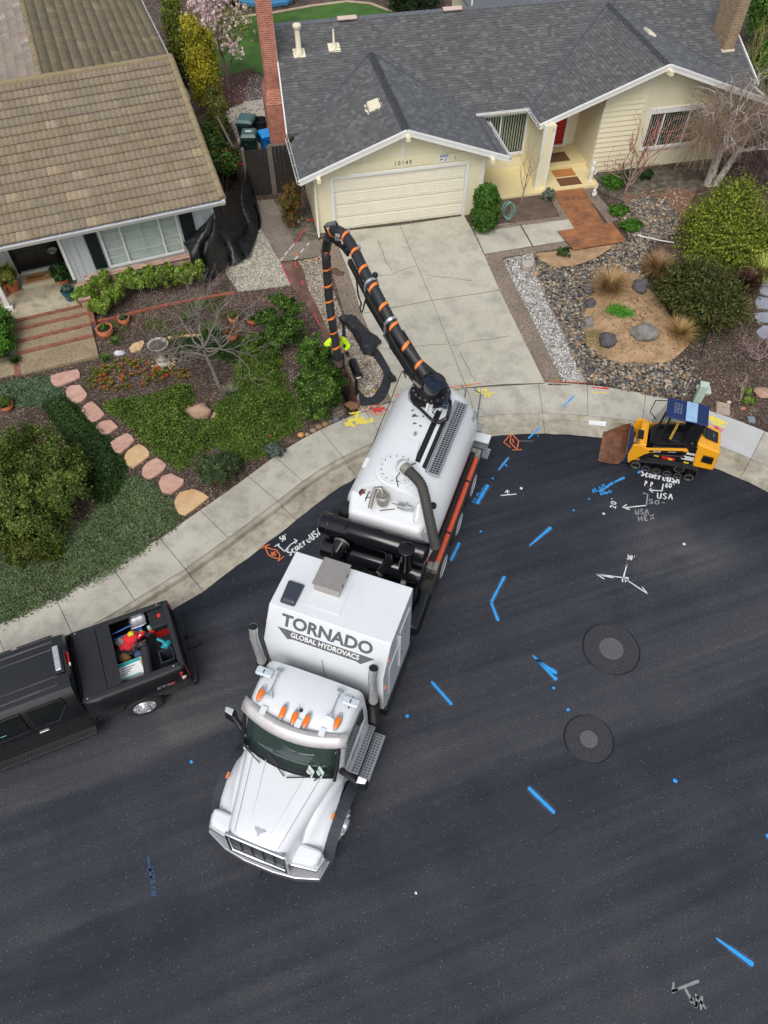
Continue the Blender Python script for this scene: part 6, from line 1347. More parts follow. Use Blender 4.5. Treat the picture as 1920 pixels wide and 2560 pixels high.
# the hose itself, its spiral orange bands, the drop section and the dig tube
HB,cen=corrugated('boom_hose',HP_,.12,M_hose,TK,pitch=.09,amp=.014,n=20,world=True)
dz_=[(497,215,5.55),(476,330,5.0),(476,430,4.75),(482,560,4.35),(492,700,3.95),(505,860,3.45),(528,1040,2.95),(555,1200,2.4),(578,1350,1.95),(600,1500,1.45)]
DP=[W3(*q)for q in dz_];DH,cen2=corrugated('drop_hose',DP,.112,M_hose,TK,pitch=.085,amp=.01,n=20,world=True)
DG=MB().tube([W3(600,1490,1.5),W3(618,1640,1.0),W3(640,1760,.55),W3(668,1910,-.35)],[.10,.098,.098,.098],18).build('dig_tube',plain('worn dig tube',c(34,33,34),.5,.2,var=.3,sc=9),TK,world=True,smooth=50)
MB().tube([W3(598,1480,1.55),W3(604,1530,1.38)],.135,18).build('hose_collar',plain('muddy collar',c(86,70,58),.8),DG,world=False)if False else MB().tube([W3(598,1480,1.55),W3(604,1530,1.38)],.135,18).build('hose_collar',plain('muddy collar',c(86,70,58),.8),TK,world=True,smooth=60)
def spiral(path,r_,pitch,w_,name,parent,mat,every=.46,letters=True):
 S=[0];P=[Vector(p)for p in path]
 for a,b in zip(P[:-1],P[1:]):S.append(S[-1]+(b-a).length)
 L=S[-1];s0=.25
 def at(s_):
  s_=max(0,min(L-1e-6,s_));lo_,hi_=0,len(S)-1
  while hi_-lo_>1:
   m_=(lo_+hi_)//2
   if S[m_]<=s_:lo_=m_
   else:hi_=m_
  t=(s_-S[lo_])/max(1e-9,S[hi_]-S[lo_]);return P[lo_].lerp(P[hi_],t),(P[hi_]-P[lo_]).normalized()
 while s0<L-.2:
  rows=[[],[]]
  for k in range(41):
   a=2*math.pi*k/40
   for j in(0,1):
    s_=s0+pitch*(k/40-.5)+w_*j;p,d=at(s_);e1=d.cross(Vector((0,0,1))if abs(d.z)<.9 else Vector((0,1,0))).normalized();e2=d.cross(e1)
    rows[j].append(p+(e1*math.cos(a)+e2*math.sin(a))*r_)
  MB().grid(rows).build(name,mat,parent,world=True,recalc=False);s0+=every
spiral(cen,.1385,.20,.075,'hose_band',TK,M_orb,.54);spiral(cen2[12:],.1255,.26,.06,'hose_band',TK,M_orb,.5)
# hose clamps on the boom, knob
for i,t in((5,.3),(3,.15)):
 p=HP_[i].lerp(HP_[i+1],t);d=(HP_[i+1]-HP_[i]).normalized();m_=MB();m_.tube([p-d*.035,p+d*.035],.155,20);m_.bar(p+side*.16,p+side*.18-dn*.3,.06,.03).build('hose_saddle',M_alu,TK,world=True,smooth=50)
kn=W3(975,605,5.3);MB().tube([HP_[5]-side*.14,kn],.018,6).blob(kn,(.075,.075,.075),1,0,2).build('boom_roller',M_sblk,TK,world=True,smooth=60)
# end head: curved roller frame with guide roller
hd=MB();A=[W3(700,400,5.45),W3(640,320,5.5),W3(570,270,5.5),W3(510,225,5.55),W3(485,160,5.75)]
for a,b in zip(A[:-1],A[1:]):hd.bar(a,b,.07,.09)
for q in((690,370),(650,320),(590,280)):p=W3(q[0],q[1],5.5);hd.ob(p+Vector((0,0,.02)),(.16,.12,.08),(0,0,.5))
hd.build('boom_head',M_sblk,TK,world=True,bevel=.008)
for a,b in(((455,100),(500,235)),((565,55),(600,120))):MB().bar(W3(*a,6.0),W3(*b,5.72),.05,.05).build('roller_arm',M_sblk,TK,world=True,bevel=.006)
MB().tube([W3(462,100,6.0),W3(480,95,6.0)],.035,10).tube([W3(480,95,6.0),W3(555,75,6.0)],.06,14).tube([W3(555,75,6.0),W3(575,62,6.0)],.03,10).build('guide_roller',plain('grey roller',c(92,94,98),.5),TK,world=True,smooth=50)
for q in((700,170),(810,330),(575,215),(600,220)):MB().ob(W3(*q,5.85),(.05,.09,.16),(.3,.1,.4)).build('head_bracket',M_alu,TK,world=True,bevel=.006)
# control cable hanging from the boom
ck=[W3(775,600,4.9),W3(785,660,4.4),W3(800,800,3.6),W3(832,900,3.0),W3(820,940,2.7),W3(838,990,2.5),W3(860,920,2.8),W3(885,830,3.6),W3(905,835,4.3)]
corrugated('control_cable',ck,.014,M_sblk,TK,pitch=.05,amp=.012,n=6,world=True);MB().blob(W3(905,835,4.3),(.07,.07,.05),3,.05,2).build('cable_reel',M_sblk,TK,world=True,smooth=60)
MB().tube([W3(1250,1590,4.0),W3(1180,1760,2.6),W3(1110,1950,1.4),W3(1010,2180,.35),G(925,1130,.2)],.012,6).build('ground_cable',M_sblk,TK,world=True,smooth=60)
# ================================================================== PICKUP (X forward, Y driver's left)
PK=thing('pickup_truck','black pickup truck parked at the kerb with its folded bed cover showing tools','pickup truck',(-5.82,6.66,0),R(203.5));PKI=xf(PK).inverted()
M_pb=NT('black car paint');M_pb.base(c(13,13,16)).rough(0.22).set(Coat_Weight=1.0,Coat_Roughness=0.04);M_pb=M_pb.m
M_pt=plain('black plastic trim',c(30,31,34),.6,var=.15,sc=20);M_pgl=NT('tinted glass').base(c(10,14,14)).rough(.05).set(Specular_IOR_Level=.7).m;M_lin=plain('bed liner',c(22,22,25),.75,var=.2,sc=30,bump=.5)
# cab and front, lofted
def sec(x,w_,zb,zbelt,wr,zr,sh=.97):
 return[(x,-w_,zb),(x,-w_*1.005,zb+.3),(x,-w_,zbelt-.18),(x,-w_*sh,zbelt),(x,-wr-.03,zr-.10),(x,-wr+.05,zr-.01),(x,-wr*.5,zr+.02),(x,0,zr+.03),(x,wr*.5,zr+.02),(x,wr-.05,zr-.01),(x,wr+.03,zr-.10),(x,w_*sh,zbelt),(x,w_,zbelt-.18),(x,w_*1.005,zb+.3),(x,w_,zb)]
S_=[sec(1.02,.98,.55,1.30,.64,1.84),sec(1.06,1.0,.52,1.30,.69,1.90),sec(1.4,1.0,.52,1.30,.70,1.93),sec(2.6,1.0,.52,1.28,.70,1.93),sec(3.0,1.0,.52,1.27,.67,1.88),sec(3.75,1.0,.52,1.25,.74,1.32),sec(3.82,1.0,.5,1.22,.82,1.24),sec(4.9,.98,.5,1.12,.80,1.16),sec(5.1,.94,.5,1.0,.76,1.05)]
bd=MB().grid(S_);bd.add(S_[0],[tuple(range(15))]);bd.add(S_[-1],[tuple(range(15))]);PB=bd.build('cab',M_pb,PK,smooth=38)
rb_=MB();[rb_.hexa([(1.25,v-.012,1.925),(3.0,v-.012,1.92),(3.0,v+.012,1.92),(1.25,v+.012,1.925),(1.25,v-.01,1.966),(2.95,v-.01,1.955),(2.95,v+.01,1.955),(1.25,v+.01,1.966)])for v in(-.52,-.33,.33,.52)];rb_.build('roof_rib',M_pb,PB,bevel=.004)
lb=MB().box(1.10,1.30,-.38,.30,1.955,1.985).build('light_bar_bracket',M_pt,PB,bevel=.01);MB().ob((1.20,-.04,2.02),(.12,.60,.05)).build('light_bar',plain('clear light bar',c(176,182,188),.2,.3,var=.3,sc=30),PB,bevel=.03,seg=3)
MB().ob((1.01,-.02,1.885),(.03,.30,.05),(0,R(-15),0)).build('stop_lamp',NT('red lens').base(c(206,24,24)).rough(.2).m,PB,bevel=.01);MB().ob((1.0,.13,1.885),(.03,.06,.045),(0,R(-15),0)).build('stop_lamp_clear',M_wht,PB)
for s_ in(1,-1):
 for(a,b,kk)in((1.32,2.02,0),(2.16,2.95,1)):
  def sp(x,t):return(x,s_*((.975+(.735-.975)*t)+.012),1.31+(1.82-1.31)*t)
  q=[sp(a+(.16 if kk==0 else .0),.02),sp(b+(.42 if kk else 0),.02),sp(b+(.02 if kk else 0),.9),sp(a+(.10 if kk==0 else .0),.9)]if kk else[sp(a+.22,.02),sp(b,.02),sp(b,.9),sp(a,.9),sp(a-.02,.55)]
  g_=MB();q2=[(x,y+s_*.008,z)for x,y,z in q];n=len(q);g_.add(q+q2,[tuple(range(n)),tuple(range(n,2*n))]+[(i,(i+1)%n,(i+1)%n+n,i+n)for i in range(n)]);W_=g_.build('side_window',M_pgl,PB)
  MB().tube([Vector(p)+Vector((0,s_*.006,0))for p in q],.014,6,closed=True).build('window_seal',M_pt,W_,smooth=60)
 MB().box(1.06,3.6,s_*1.0-.01 if s_>0 else-1.2,1.2 if s_>0 else s_*1.0+.01,.42,.50).build('running_board',M_pt,PK,bevel=.02)
 tr_=MB();[tr_.box(1.2+i*.07,1.24+i*.07,min(s_*1.08,s_*1.18),max(s_*1.08,s_*1.18),.501,.512)for i in range(32)];tr_.build('running_board_tread',M_pt,PK)
 for x in(2.05,3.05):MB().ob((x+.18-.3,s_*1.012,1.12),(.2,.03,.04)).build('door_handle',M_alu,PB,bevel=.012)
 sm_=MB();[sm_.bar((x,s_*1.003,.6),(x+.02,s_*.99,1.26),.008,.008)for x in(2.08,1.12)];sm_.build('door_gap',M_sblk,PB)
 M_=MB().ob((3.25,s_*1.16,1.28),(.14,.24,.2),(0,0,s_*.2)).build('mirror',M_pt,PB,bevel=.05,seg=3)
MB().ob((2.62,.94,1.42),(.12,.006,.10),(R(-25),0,0)).build('window_sticker',plain('mint sticker',c(150,206,196),.6),PB)
MB().hexa([(3.03,-.66,1.86),(3.72,-.8,1.34),(3.72,.8,1.34),(3.03,.66,1.86),(3.05,-.64,1.885),(3.76,-.78,1.35),(3.76,.78,1.35),(3.05,.64,1.885)]).build('windscreen',M_pgl,PB,bevel=.01)
# bed: outer sides with arch, inner walls, floor, rails
RW=.88
for s_ in(1,-1):
 xs=[-1.18,-1.05,-.62,-.5,-.3,0,.3,.5,.62,1.0];rows=[]
 for x in xs:
  d_=abs(x);zb=.62 if d_>=.61 else max(.62,.40+math.sqrt(max(0,.60**2-x*x)))
  tp=.02 if x<-1.0 else 0;fl=.05*max(0,1-abs(d_-.3)/.5)
  rows.append([(x,s_*(1.0+fl-tp),zb),(x,s_*(1.02+fl-tp),max(zb+.04,.95)),(x,s_*(1.0-tp),1.15),(x,s_*(.93-tp),1.36),(x,s_*(RW-tp),1.42),(x,s_*(RW-.12),1.42),(x,s_*(RW-.13),.85)])
 MB().grid(rows).build('bed_side',M_pb,PK,smooth=40,solid=.012)
 MB().hexa([(-1.1,s_*RW-.12 if s_>0 else s_*RW,1.421),(1.0,s_*RW-.12 if s_>0 else s_*RW,1.421),(1.0,s_*RW if s_>0 else s_*RW+.12,1.421),(-1.1,s_*RW if s_>0 else s_*RW+.12,1.421),(-1.1,s_*RW-.11 if s_>0 else s_*RW+.01,1.44),(1.0,s_*RW-.11 if s_>0 else s_*RW+.01,1.44),(1.0,s_*RW-.01 if s_>0 else s_*RW+.11,1.44),(-1.1,s_*RW-.01 if s_>0 else s_*RW+.11,1.44)]).build('rail_cap',M_pt,PK,bevel=.006)
 for x in(-.95,.9):MB().lathe([(.02,0),(.02,.006),(0,.006)],(x,s_*(RW-.06),1.441),10).build('rail_bolt',M_alu,PK)
 T_=MB().hexa([(-1.2,s_*.93,.92),(-1.0,s_*1.015,.92),(-1.0,s_*.90,.92),(-1.16,s_*.80,.92),(-1.2,s_*.88,1.30),(-1.02,s_*.985,1.28),(-1.0,s_*.86,1.30),(-1.16,s_*.76,1.30)]).build('tail_light',NT('tail lens').base(c(190,16,26)).rough(.12).set(Coat_Weight=1).m,PK,bevel=.015)
 MB().ob((-1.09,s_*.985,1.1),(.12,.03,.09),(0,0,s_*R(22))).build('reverse_lens',M_wht,T_,bevel=.008)
 wheel('wheel',0.0,s_*1.0,s_,.41,.28,chrome=True,parent=PK,bolts=6);wheel('wheel',3.98,s_*1.0,s_,.41,.28,parent=PK,bolts=6)
 sp_=MB()
 for k in range(6):
  for dl in(-.13,.13):
   a=2*math.pi*k/6+dl;a2=2*math.pi*k/6+dl*.4;sp_.bar((math.cos(a2)*.06,s_*1.0,.41+math.sin(a2)*.06),(math.cos(a)*.25,s_*1.012,.41+math.sin(a)*.25),.035,.02,(0,1,0))
 sp_.lathe([(.06,0),(.06,s_*.02),(0,s_*.02)],(0,s_*1.0,.41),12,1);sp_.build('wheel_spokes',M_alu,PK,smooth=40)
 MB().box(-.5,.5,s_*.95-.05,s_*.95+.0 if s_>0 else s_*.95+.05,.4,.82).build('arch_liner',M_sblk,PK)if False else None
MB().box(-1.08,1.0,-.75,.75,.80,.84).build('bed_floor',M_lin,PK);MB().box(.98,1.02,-.87,.87,.84,1.40).build('bed_front',M_lin,PK);MB().box(-1.16,-1.08,-.86,.86,.62,1.42).build('tailgate',M_pb,PK,bevel=.015)
MB().box(-1.17,-1.06,-.86,.86,1.421,1.44).build('tailgate_cap',M_pt,PK,bevel=.006)
for y in(-.76,.755):MB().box(-1.07,.97,y-.006,y,.84,1.40).build('bed_liner_wall',M_lin,PK)
bx_=tl
def pp(px,py,z):return PKI@G(px,py,z)
cvx=(pp(278,1562,1.45).x+pp(297,1700,1.45).x)/2
MB().box(cvx,cvx+.30,-.77,.77,1.445,1.475).box(cvx+.31,.96,-.77,.77,1.445,1.465).build('bed_cover',plain('folded bed cover',c(28,29,33),.5,var=.12,sc=5),PK,bevel=.008);MB().ob((cvx+.03,.72,1.485),(.06,.09,.03)).build('cover_latch',M_pt,PK,bevel=.006)
MB().prism([(-1.34,-.75),(-1.28,-.98),(-1.16,-1.0),(-1.16,1.0),(-1.28,.98),(-1.34,.75),(-1.34,.22),(-1.26,.2),(-1.26,-.2),(-1.34,-.22)],2,.50,.70).build('rear_bumper',M_pt,PK,bevel=.02);MB().bar((-1.2,0,.48),(-1.5,0,.46),.07,.07).lathe([(.03,0),(.03,.08),(.035,.1),(0,.13)],(-1.56,0,.5),10).ob((-1.56,0,.49),(.16,.08,.03)).build('tow_hitch',M_pt,PK,smooth=40)
MB().box(-1.1,4.9,-.5,.5,.35,.6).build('underbody',M_sblk,PK)
text('side_lettering','STX',.12,M_alu,PK,frame((-.62,1.033,1.10),(-1,0,0),(0,0,1)),.003,sx=1.7,shear=.2,bold=.003);text('side_lettering','X',.13,plain('red letter',c(180,40,44),.4),PK,frame((-.80,1.036,1.10),(-1,0,0),(0,0,1)),.003,sx=1.5,bold=.004)
# ---- what lies in the bed: each its own thing
GRP='tools and boxes in the pickup bed'
def inbed(mb_,name,mat,lab,cat,**k):
 o=mb_.build(name,mat,None,**k);o.matrix_world=xf(PK);return tag(o,lab,cat,GRP)
p=pp(395,1540,1.36);tb=thing('tool_box','black and red modular tool box in the bed corner by the tailgate','tool box',xf(PK)@Vector((p.x,p.y,0)),R(203.5),GRP)
MB().box(-.2,.2,-.25,.25,.84,1.12).build('lower_case',plain('red plastic case',c(176,30,28),.45),tb,bevel=.015);MB().box(-.21,.21,-.26,.26,1.121,1.34).build('upper_case',M_pt,tb,bevel=.02)
k=MB();[k.box(-.15+i*.1,-.08+i*.1,-.2+j*.14,-.1+j*.14,1.341,1.352)for i in range(4)for j in range(3)];k.build('lid_cleats',M_pt,tb);MB().box(-.05,.02,-.06,.04,1.353,1.357).build('badge',plain('red badge',c(206,40,44),.4),tb)
p=pp(342,1556,1.30);sc=MB().grid([[(p.x+a,p.y+b,1.28+.05*(abs(b)/.16)**2-.04*(a>.12)+.03*(a<-.15))for b in(-.15,-.09,0,.09,.15)]for a in(-.2,-.1,0,.1,.17)]);SC1=sc.build('scoop_shovel',M_alu,None,smooth=60,solid=.006);SC1.matrix_world=xf(PK);tag(SC1,'aluminium scoop shovel with blue handle lying along the truck bed','shovel',GRP)
o=MB().tube([(p.x+.15,p.y,1.27),(p.x+.65,p.y+.03,1.2)],.017,8).build('handle',plain('blue handle',c(40,92,170),.4),SC1,smooth=60)
for dy,col,nm in((.1,c(30,110,190),'blue handled tool lying beside the scoop shovel'),(.18,c(160,150,100),'pale wooden handled tool half under the bed cover')):inbed(MB().tube([(p.x+.02,p.y+dy,1.15),(p.x+.6,p.y+dy+.02,1.12)],.016,8).ob((p.x+.0,p.y+dy,1.15),(.1,.07,.03)),'hand_tool',plain('tool handle',col,.5),nm,'tool',smooth=50)
p=pp(312,1624,1.22);inbed(MB().box(p.x-.26,p.x+.26,p.y-.13,p.y+.13,.85,1.16).ob((p.x,p.y,1.17),(.18,.05,.03)),'hard_case',plain('black case',c(20,21,23),.5),'black hard case with carry handle in the middle of the truck bed','case',bevel=.02)
p=pp(325,1590,1.33);inbed(MB().blob((p.x,p.y,1.22),(.20,.13,.09),3,.25,3).blob((p.x+.12,p.y+.14,1.18),(.14,.1,.08),4,.3,2),'red_jacket',plain('red cloth',c(204,36,44),.8),'crumpled red safety jacket on top of the black case','jacket',smooth=50)
inbed(MB().bar((p.x+.05,p.y+.12,1.24),(p.x+.3,p.y+.16,1.22),.14,.04),'red_strap',plain('red bag',c(190,26,32),.7),'red bag with white stripe at the edge of the bed cover','bag',bevel=.015)
p=pp(350,1583,1.4);dl=thing('cordless_drill','red and black cordless drill on top of the pile of tools','drill',xf(PK)@Vector((p.x,p.y,1.3)),R(203.5+35),GRP);MB().ob((0,0,0),(.22,.07,.08)).ob((-.02,.0,-.0),(.1,.09,.09)).build('body',plain('drill red',c(206,30,34),.4),dl,bevel=.02);MB().ob((-.08,.08,.0),(.07,.14,.05)).ob((-.1,.16,0),(.11,.07,.07)).lathe([(.03,.1),(.02,.17),(0,.17)],(0,0,0),10,0).build('grip',M_sblk,dl,bevel=.01);MB().ob((.03,-.0,.043),(.05,.035,.006)).build('display',M_wht,dl)
p=pp(326,1583,1.35);inbed(MB().blob((p.x,p.y,1.33),(.08,.07,.05),5,.2,2),'yellow_tape',plain('yellow plastic',c(206,190,40),.5),'yellow tape measure between shovel and red jacket','tape measure',smooth=50)
p=pp(352,1606,1.35);inbed(MB().blob((p.x,p.y,1.25),(.1,.08,.07),6,.3,2).tube([(p.x,p.y,1.28),(p.x-.1,p.y-.05,1.3)],.03,8),'impact_tool',plain('dark tool',c(52,44,44),.5,var=.5,sc=20),'dark cordless tool with brass bit below the red drill','power tool',smooth=50)
p=pp(326,1670,1.2);bxn=thing('paper_box','white and teal torn cardboard box by the near bed rail','box',xf(PK)@Vector((p.x,p.y,0)),R(203.5),GRP);MB().box(-.26,.26,-.2,.2,.86,1.18).build('carton',plain('white carton',c(226,228,228),.7,var=.05),bxn,bevel=.006)
MB().hexa([(-.24,-.19,1.1805),(.24,-.19,1.1805),(.24,-.10,1.1805),(-.24,-.12,1.1805),(-.24,-.19,1.183),(.24,-.19,1.183),(.24,-.10,1.183),(-.24,-.12,1.183)]).box(-.2,.25,.17,.195,1.1805,1.183).build('teal_print',plain('teal',c(20,160,158),.6),bxn);k=MB();[k.bar((-.1+i*.06,-.05+i*.05,1.183),(.2+i*.01,-.05+i*.06,1.183),.014,.003)for i in range(4)];k.build('black_print',M_blk2,bxn);MB().blob((-.28,-.03,1.18),(.05,.14,.05),3,.4,2).build('torn_flap',plain('kraft paper',c(170,144,104),.8),bxn)
p=pp(368,1655,1.3);inbed(MB().tube([(p.x+.05,p.y+.34,1.22),(p.x-.02,p.y-.38,1.26)],.10,12),'rolled_mat',plain('dark rubber roll',c(36,37,42),.7),'dark rolled rubber mat lying across the truck bed','mat',smooth=50)
p=pp(418,1640,1.3);bn_=thing('open_bin','dark open plastic bin in the bed corner by the near tail light','bin',xf(PK)@Vector((p.x,p.y,0)),R(203.5),GRP);MB().lathe([(0,.86),(.16,.86),(.2,1.34),(.215,1.34),(.215,1.36),(.19,1.36),(.15,.9),(0,.9)],n=4).build('body',plain('grey blue bin',c(44,50,58),.5),bn_);bn_.rotation_euler=(0,0,R(203.5+45))
p=pp(412,1603,1.35);inbed(MB().blob((p.x,p.y,1.2),(.12,.1,.08),7,.3,2).tube([(p.x+.15,p.y-.15,1.3),(p.x+.05,p.y-.05,1.3),(p.x,p.y,1.22)],.035,8),'vacuum_nozzle',plain('teal tool',c(30,140,156),.45,var=.3,sc=18),'teal and grey power tool with hose beside the tool box','power tool',smooth=50)
p=pp(330,1604,1.3);inbed(MB().blob((p.x,p.y,1.14),(.09,.2,.06),8,.3,2),'work_gloves',plain('dark gloves',c(70,66,70),.85),'dark work gloves lying beside the red jacket','gloves',smooth=50)
p=pp(375,1577,1.3);inbed(MB().ob((p.x,p.y,1.2),(.16,.1,.08),(0,0,.5)).ob((p.x+.1,p.y+.05,1.24),(.06,.05,.05)),'battery_pack',plain('red battery',c(190,34,36),.4),'red battery tool next to the drill','battery',bevel=.012)
p=pp(372,1567,1.3);inbed(MB().lathe([(0,0),(.045,0),(.045,.16),(.02,.19),(0,.19)],(p.x,p.y,1.14),14),'spray_can',plain('mint can',c(170,206,190),.4),'mint green spray can by the shovel blade','spray can',smooth=50)
for k,(px,py)in enumerate(((300,1600),(308,1640),(345,1630))):p=pp(px,py,1.2);inbed(MB().blob((p.x,p.y,1.1),(.13,.1,.08),20+k,.35,2),'rag',plain('rag %d'%k,(c(150,146,140),c(120,90,50),c(60,80,110))[k],.9),('grey','brown','blue grey')[k]+' rag stuffed among the tools in the bed','rag',smooth=50)
# ================================================================== COMPACT TRACK LOADER (X forward, Y towards the street)
_lh=R(162.5);_ll=Vector((math.cos(_lh+math.pi/2),math.sin(_lh+math.pi/2),0));LDp=Vector((8.07,13.26,0))-_ll*.07
LD=thing('track_loader','small yellow and black track loader with rusty bucket parked at the kerb','loader',LDp,_lh)
M_ly=plain('loader yellow',c(232,162,26),.35,var=.05,coat=.5);M_lb=plain('loader black',c(20,20,23),.4,var=.1);M_rust=NT('rusty steel');M_rust.base(M_rust.ramp(M_rust.noise(5,8,rough=.7),[(.3,c(84,58,46)),(.5,c(124,84,62)),(.7,c(156,108,78))])).rough(.6).set(Metallic=.2);M_rust=M_rust.m
M_navy=NT('navy roof steel').base(c(24,44,88)).rough(.35).m
for s_ in(1,-1):
 y0=s_*.50;path=[]
 pts_=[(.82,.18,.17),(-.86,.18,.17)];loop=[]
 outer=[(.95,.02),(-.80,.02)]
 P=[]
 for a in range(-90,91,15):P.append((.74+.17*math.cos(R(a)),.18+.17*math.sin(R(a))))
 P+=[(.3,.46),(-.2,.53)]
 for a in range(60,271,15):P.append((-.74+.18*math.cos(R(a)),.30+.28*math.sin(R(a))if a<180 else .19+.18*math.sin(R(a))+.0))
 m_=MB();n=len(P)
 def offp(k):
  a,b=P[k-1],P[(k+1)%n];dx,dz=b[0]-a[0],b[1]-a[1];L=math.hypot(dx,dz);return(dz/L,-dx/L)
 rows=[]
 for k in range(n):
  nx_,nz_=offp(k);x,z=P[k];q=.035;rows.append([(x,y0-.10,z),(x,y0+.10,z),(x-nx_*q,y0+.10,z-nz_*q),(x-nx_*q,y0-.10,z-nz_*q),(x,y0-.10,z)])
 rows.append(rows[0]);m_.grid(rows)
 S=0
 for k in range(n):
  x0,z0=P[k];x1,z1=P[(k+1)%n];L=math.hypot(x1-x0,z1-z0);cnt=max(1,round(L/.06))
  for j in range(cnt):
   t=(j+.5)/cnt;m_.ob((x0+(x1-x0)*t,y0,z0+(z1-z0)*t),(.028,.19,.035),(0,-math.atan2(z1-z0,x1-x0),0))
 TKk=m_.build('rubber_track',M_rub,LD,smooth=30)
 for i,(x,z,r_)in enumerate(((.74,.185,.145),(.46,.155,.115),(.16,.155,.115),(-.14,.155,.115),(-.44,.155,.115),(-.74,.185,.145))):
  w__=MB().lathe([(0,.09),(r_*.25,.09),(r_*.3,.075),(r_*.6,.07),(r_*.75,.10),(r_,.10),(r_,-.10),(0,-.10)]if s_>0 else[(0,-.09),(r_*.25,-.09),(r_*.3,-.075),(r_*.6,-.07),(r_*.75,-.10),(r_,-.10),(r_,.10),(0,.10)],(x,y0+s_*.01,z),24,1).build('track_roller',M_lb,TKk,smooth=35)
  MB().lathe([(r_*.86,s_*.101),(r_*.86,s_*.106),(r_*.74,s_*.106),(r_*.74,s_*.101)],(x,y0+s_*.01,z),24,1,cap=False).build('roller_rim',M_gal if r_>.12 else M_dk2,w__)
 MB().lathe([(.16,s_*.04),(.16,s_*.08),(0,s_*.08)],(-.40,y0,.40),24,1).build('drive_sprocket',M_lb,TKk,smooth=35);b_=MB();[b_.lathe([(.012,s_*.08),(.012,s_*.092),(0,s_*.092)],(-.40+.12*math.cos(a),y0,.40+.12*math.sin(a)),6,1)for a in np.arange(0,6.28,.63)];b_.build('sprocket_bolts',M_gal,TKk)
 MB().box(-.7,.75,min(s_*.33,s_*.42),max(s_*.33,s_*.42),.12,.50).build('undercarriage_frame',M_lb,LD)
 # black side panel, yellow arm, labels
 sp_=MB().prism([(.55,.52),(-.62,.52),(-.80,.62),(-.80,1.18),(-.45,1.30),(-.2,1.12),(.50,.92)],1,min(s_*.36,s_*.46),max(s_*.36,s_*.46));SP=sp_.build('side_panel',M_lb,LD,bevel=.012)
 am=MB().prism([(.98,.16),(.78,.20),(.55,.72),(.05,.92),(-.42,1.10),(-.35,1.17),(.10,1.03),(.62,.86),(.86,.95),(1.02,.88),(1.06,.5)],1,min(s_*.47,s_*.54),max(s_*.47,s_*.54));AM=am.build('lift_arm',M_ly,LD,bevel=.012)
 MB().prism([(.80,.40),(.62,.66),(.42,.72),(.60,.46)],1,min(s_*.541,s_*.545),max(s_*.541,s_*.545)).build('arm_decal',M_lb,AM)
 MB().bar((.55,s_*.542,.80),(.02,s_*.542,.965),.07,.004,(0,1,0)).build('arm_decal',M_lb,AM)if False else MB().bar((.55,s_*.545,.80),(-.30,s_*.545,1.07),.006,.065,(0,0,1)).build('arm_decal',M_lb,AM)
 dr_=(-s_,0,s_*.0)
 text('model_lettering','RT-40',.062,M_wht,AM,frame((.36,s_*.550,.862),(-s_,0,s_*.29)if s_>0 else(1,0,-.29),(0,0,1)),.001,sx=1.25,shear=.2,bold=.002)
 text('model_lettering','POSI-TRACK',.036,M_wht,AM,frame((-.02,s_*.550,.972),(-s_,0,s_*.29)if s_>0 else(1,0,-.29),(0,0,1)),.001,shear=.2,bold=.001)
 rr=MB().ob((-.02,s_*.475,.62),(.36,.03,.10)).build('red_cover',plain('red cover',c(196,28,36),.4),SP,bevel=.008);MB().ob((-.08,s_*.4915,.62),(.11,.004,.06)).build('warning_label',plain('yellow label',c(238,200,40),.5),rr)
 for x,z,w__ in((.3,.60,.13),(-.25,1.0,.10),(-.52,.60,.14)):MB().ob((x,s_*.4625,z),(w__,.004,.05)).build('warning_label',plain('yellow label b',c(236,206,40),.5),SP)
 text('brand_lettering','asv',.15,M_wht,SP,frame((-.52,s_*.463,.98),(-s_,0,0),(0,0,1)),.002,sx=1.25,shear=.15,bold=.007);MB().prism([(-.66,1.0),(-.70,.96),(-.66,.92),(-.685,.96)],1,s_*.461,s_*.465).build('green_chevron',plain('lime',c(150,200,40),.5),SP)
 st_=MB().ob((-.55,s_*.4625,.78),(.42,.004,.15)).build('rental_sticker',M_wht,SP);MB().lathe([(.045,s_*.465),(.045,s_*.4665),(0,s_*.4665)],(-.39,0,.78),16,1).build('sticker_emblem',plain('green emblem',c(28,92,74),.5),st_)
 text('rental_lettering','Cal-West',.068,plain('green ink',c(40,96,80),.5),st_,frame((-.58,s_*.467,.815),(-s_,0,0),(0,0,1)),.0006);text('rental_lettering','Rentals',.068,M_dk2,st_,frame((-.60,s_*.467,.745),(-s_,0,0),(0,0,1)),.0006)
 MB().tube([(.1,s_*.50,.74),(-.38,s_*.50,.86)],.025,8).tube([(.1,s_*.50,.74),(.42,s_*.50,.66)],.014,8).build('lift_cylinder',M_lb,LD,smooth=50)
MB().box(-.6,.78,-.36,.36,.28,.56).build('belly',M_lb,LD)
rh=MB().hexa([(-1.28,-.46,.50),(-.70,-.52,.55),(-.70,.52,.55),(-1.28,.46,.50),(-1.22,-.42,1.22),(-.55,-.46,1.42),(-.55,.46,1.42),(-1.22,.42,1.22)]);RH=rh.build('engine_hood',M_ly,LD,bevel=.06,seg=4)
MB().hexa([(-1.12,-.26,1.265),(-.74,-.28,1.375),(-.74,.16,1.375),(-1.12,.14,1.265),(-1.12,-.26,1.29),(-.74,-.28,1.40),(-.74,.16,1.40),(-1.12,.14,1.29)]).build('hood_grille',M_lb,RH,bevel=.02)
MB().prism([(-1.15,.78),(-.84,.80),(-.84,1.06),(-1.12,1.04)],1,.478,.506).build('side_grille',M_lb,RH,bevel=.01);MB().tube([(-.72,.1,1.4),(-.66,.05,1.52),(-.62,-.02,1.56)],.035,8).build('exhaust',M_lb,LD,smooth=50)
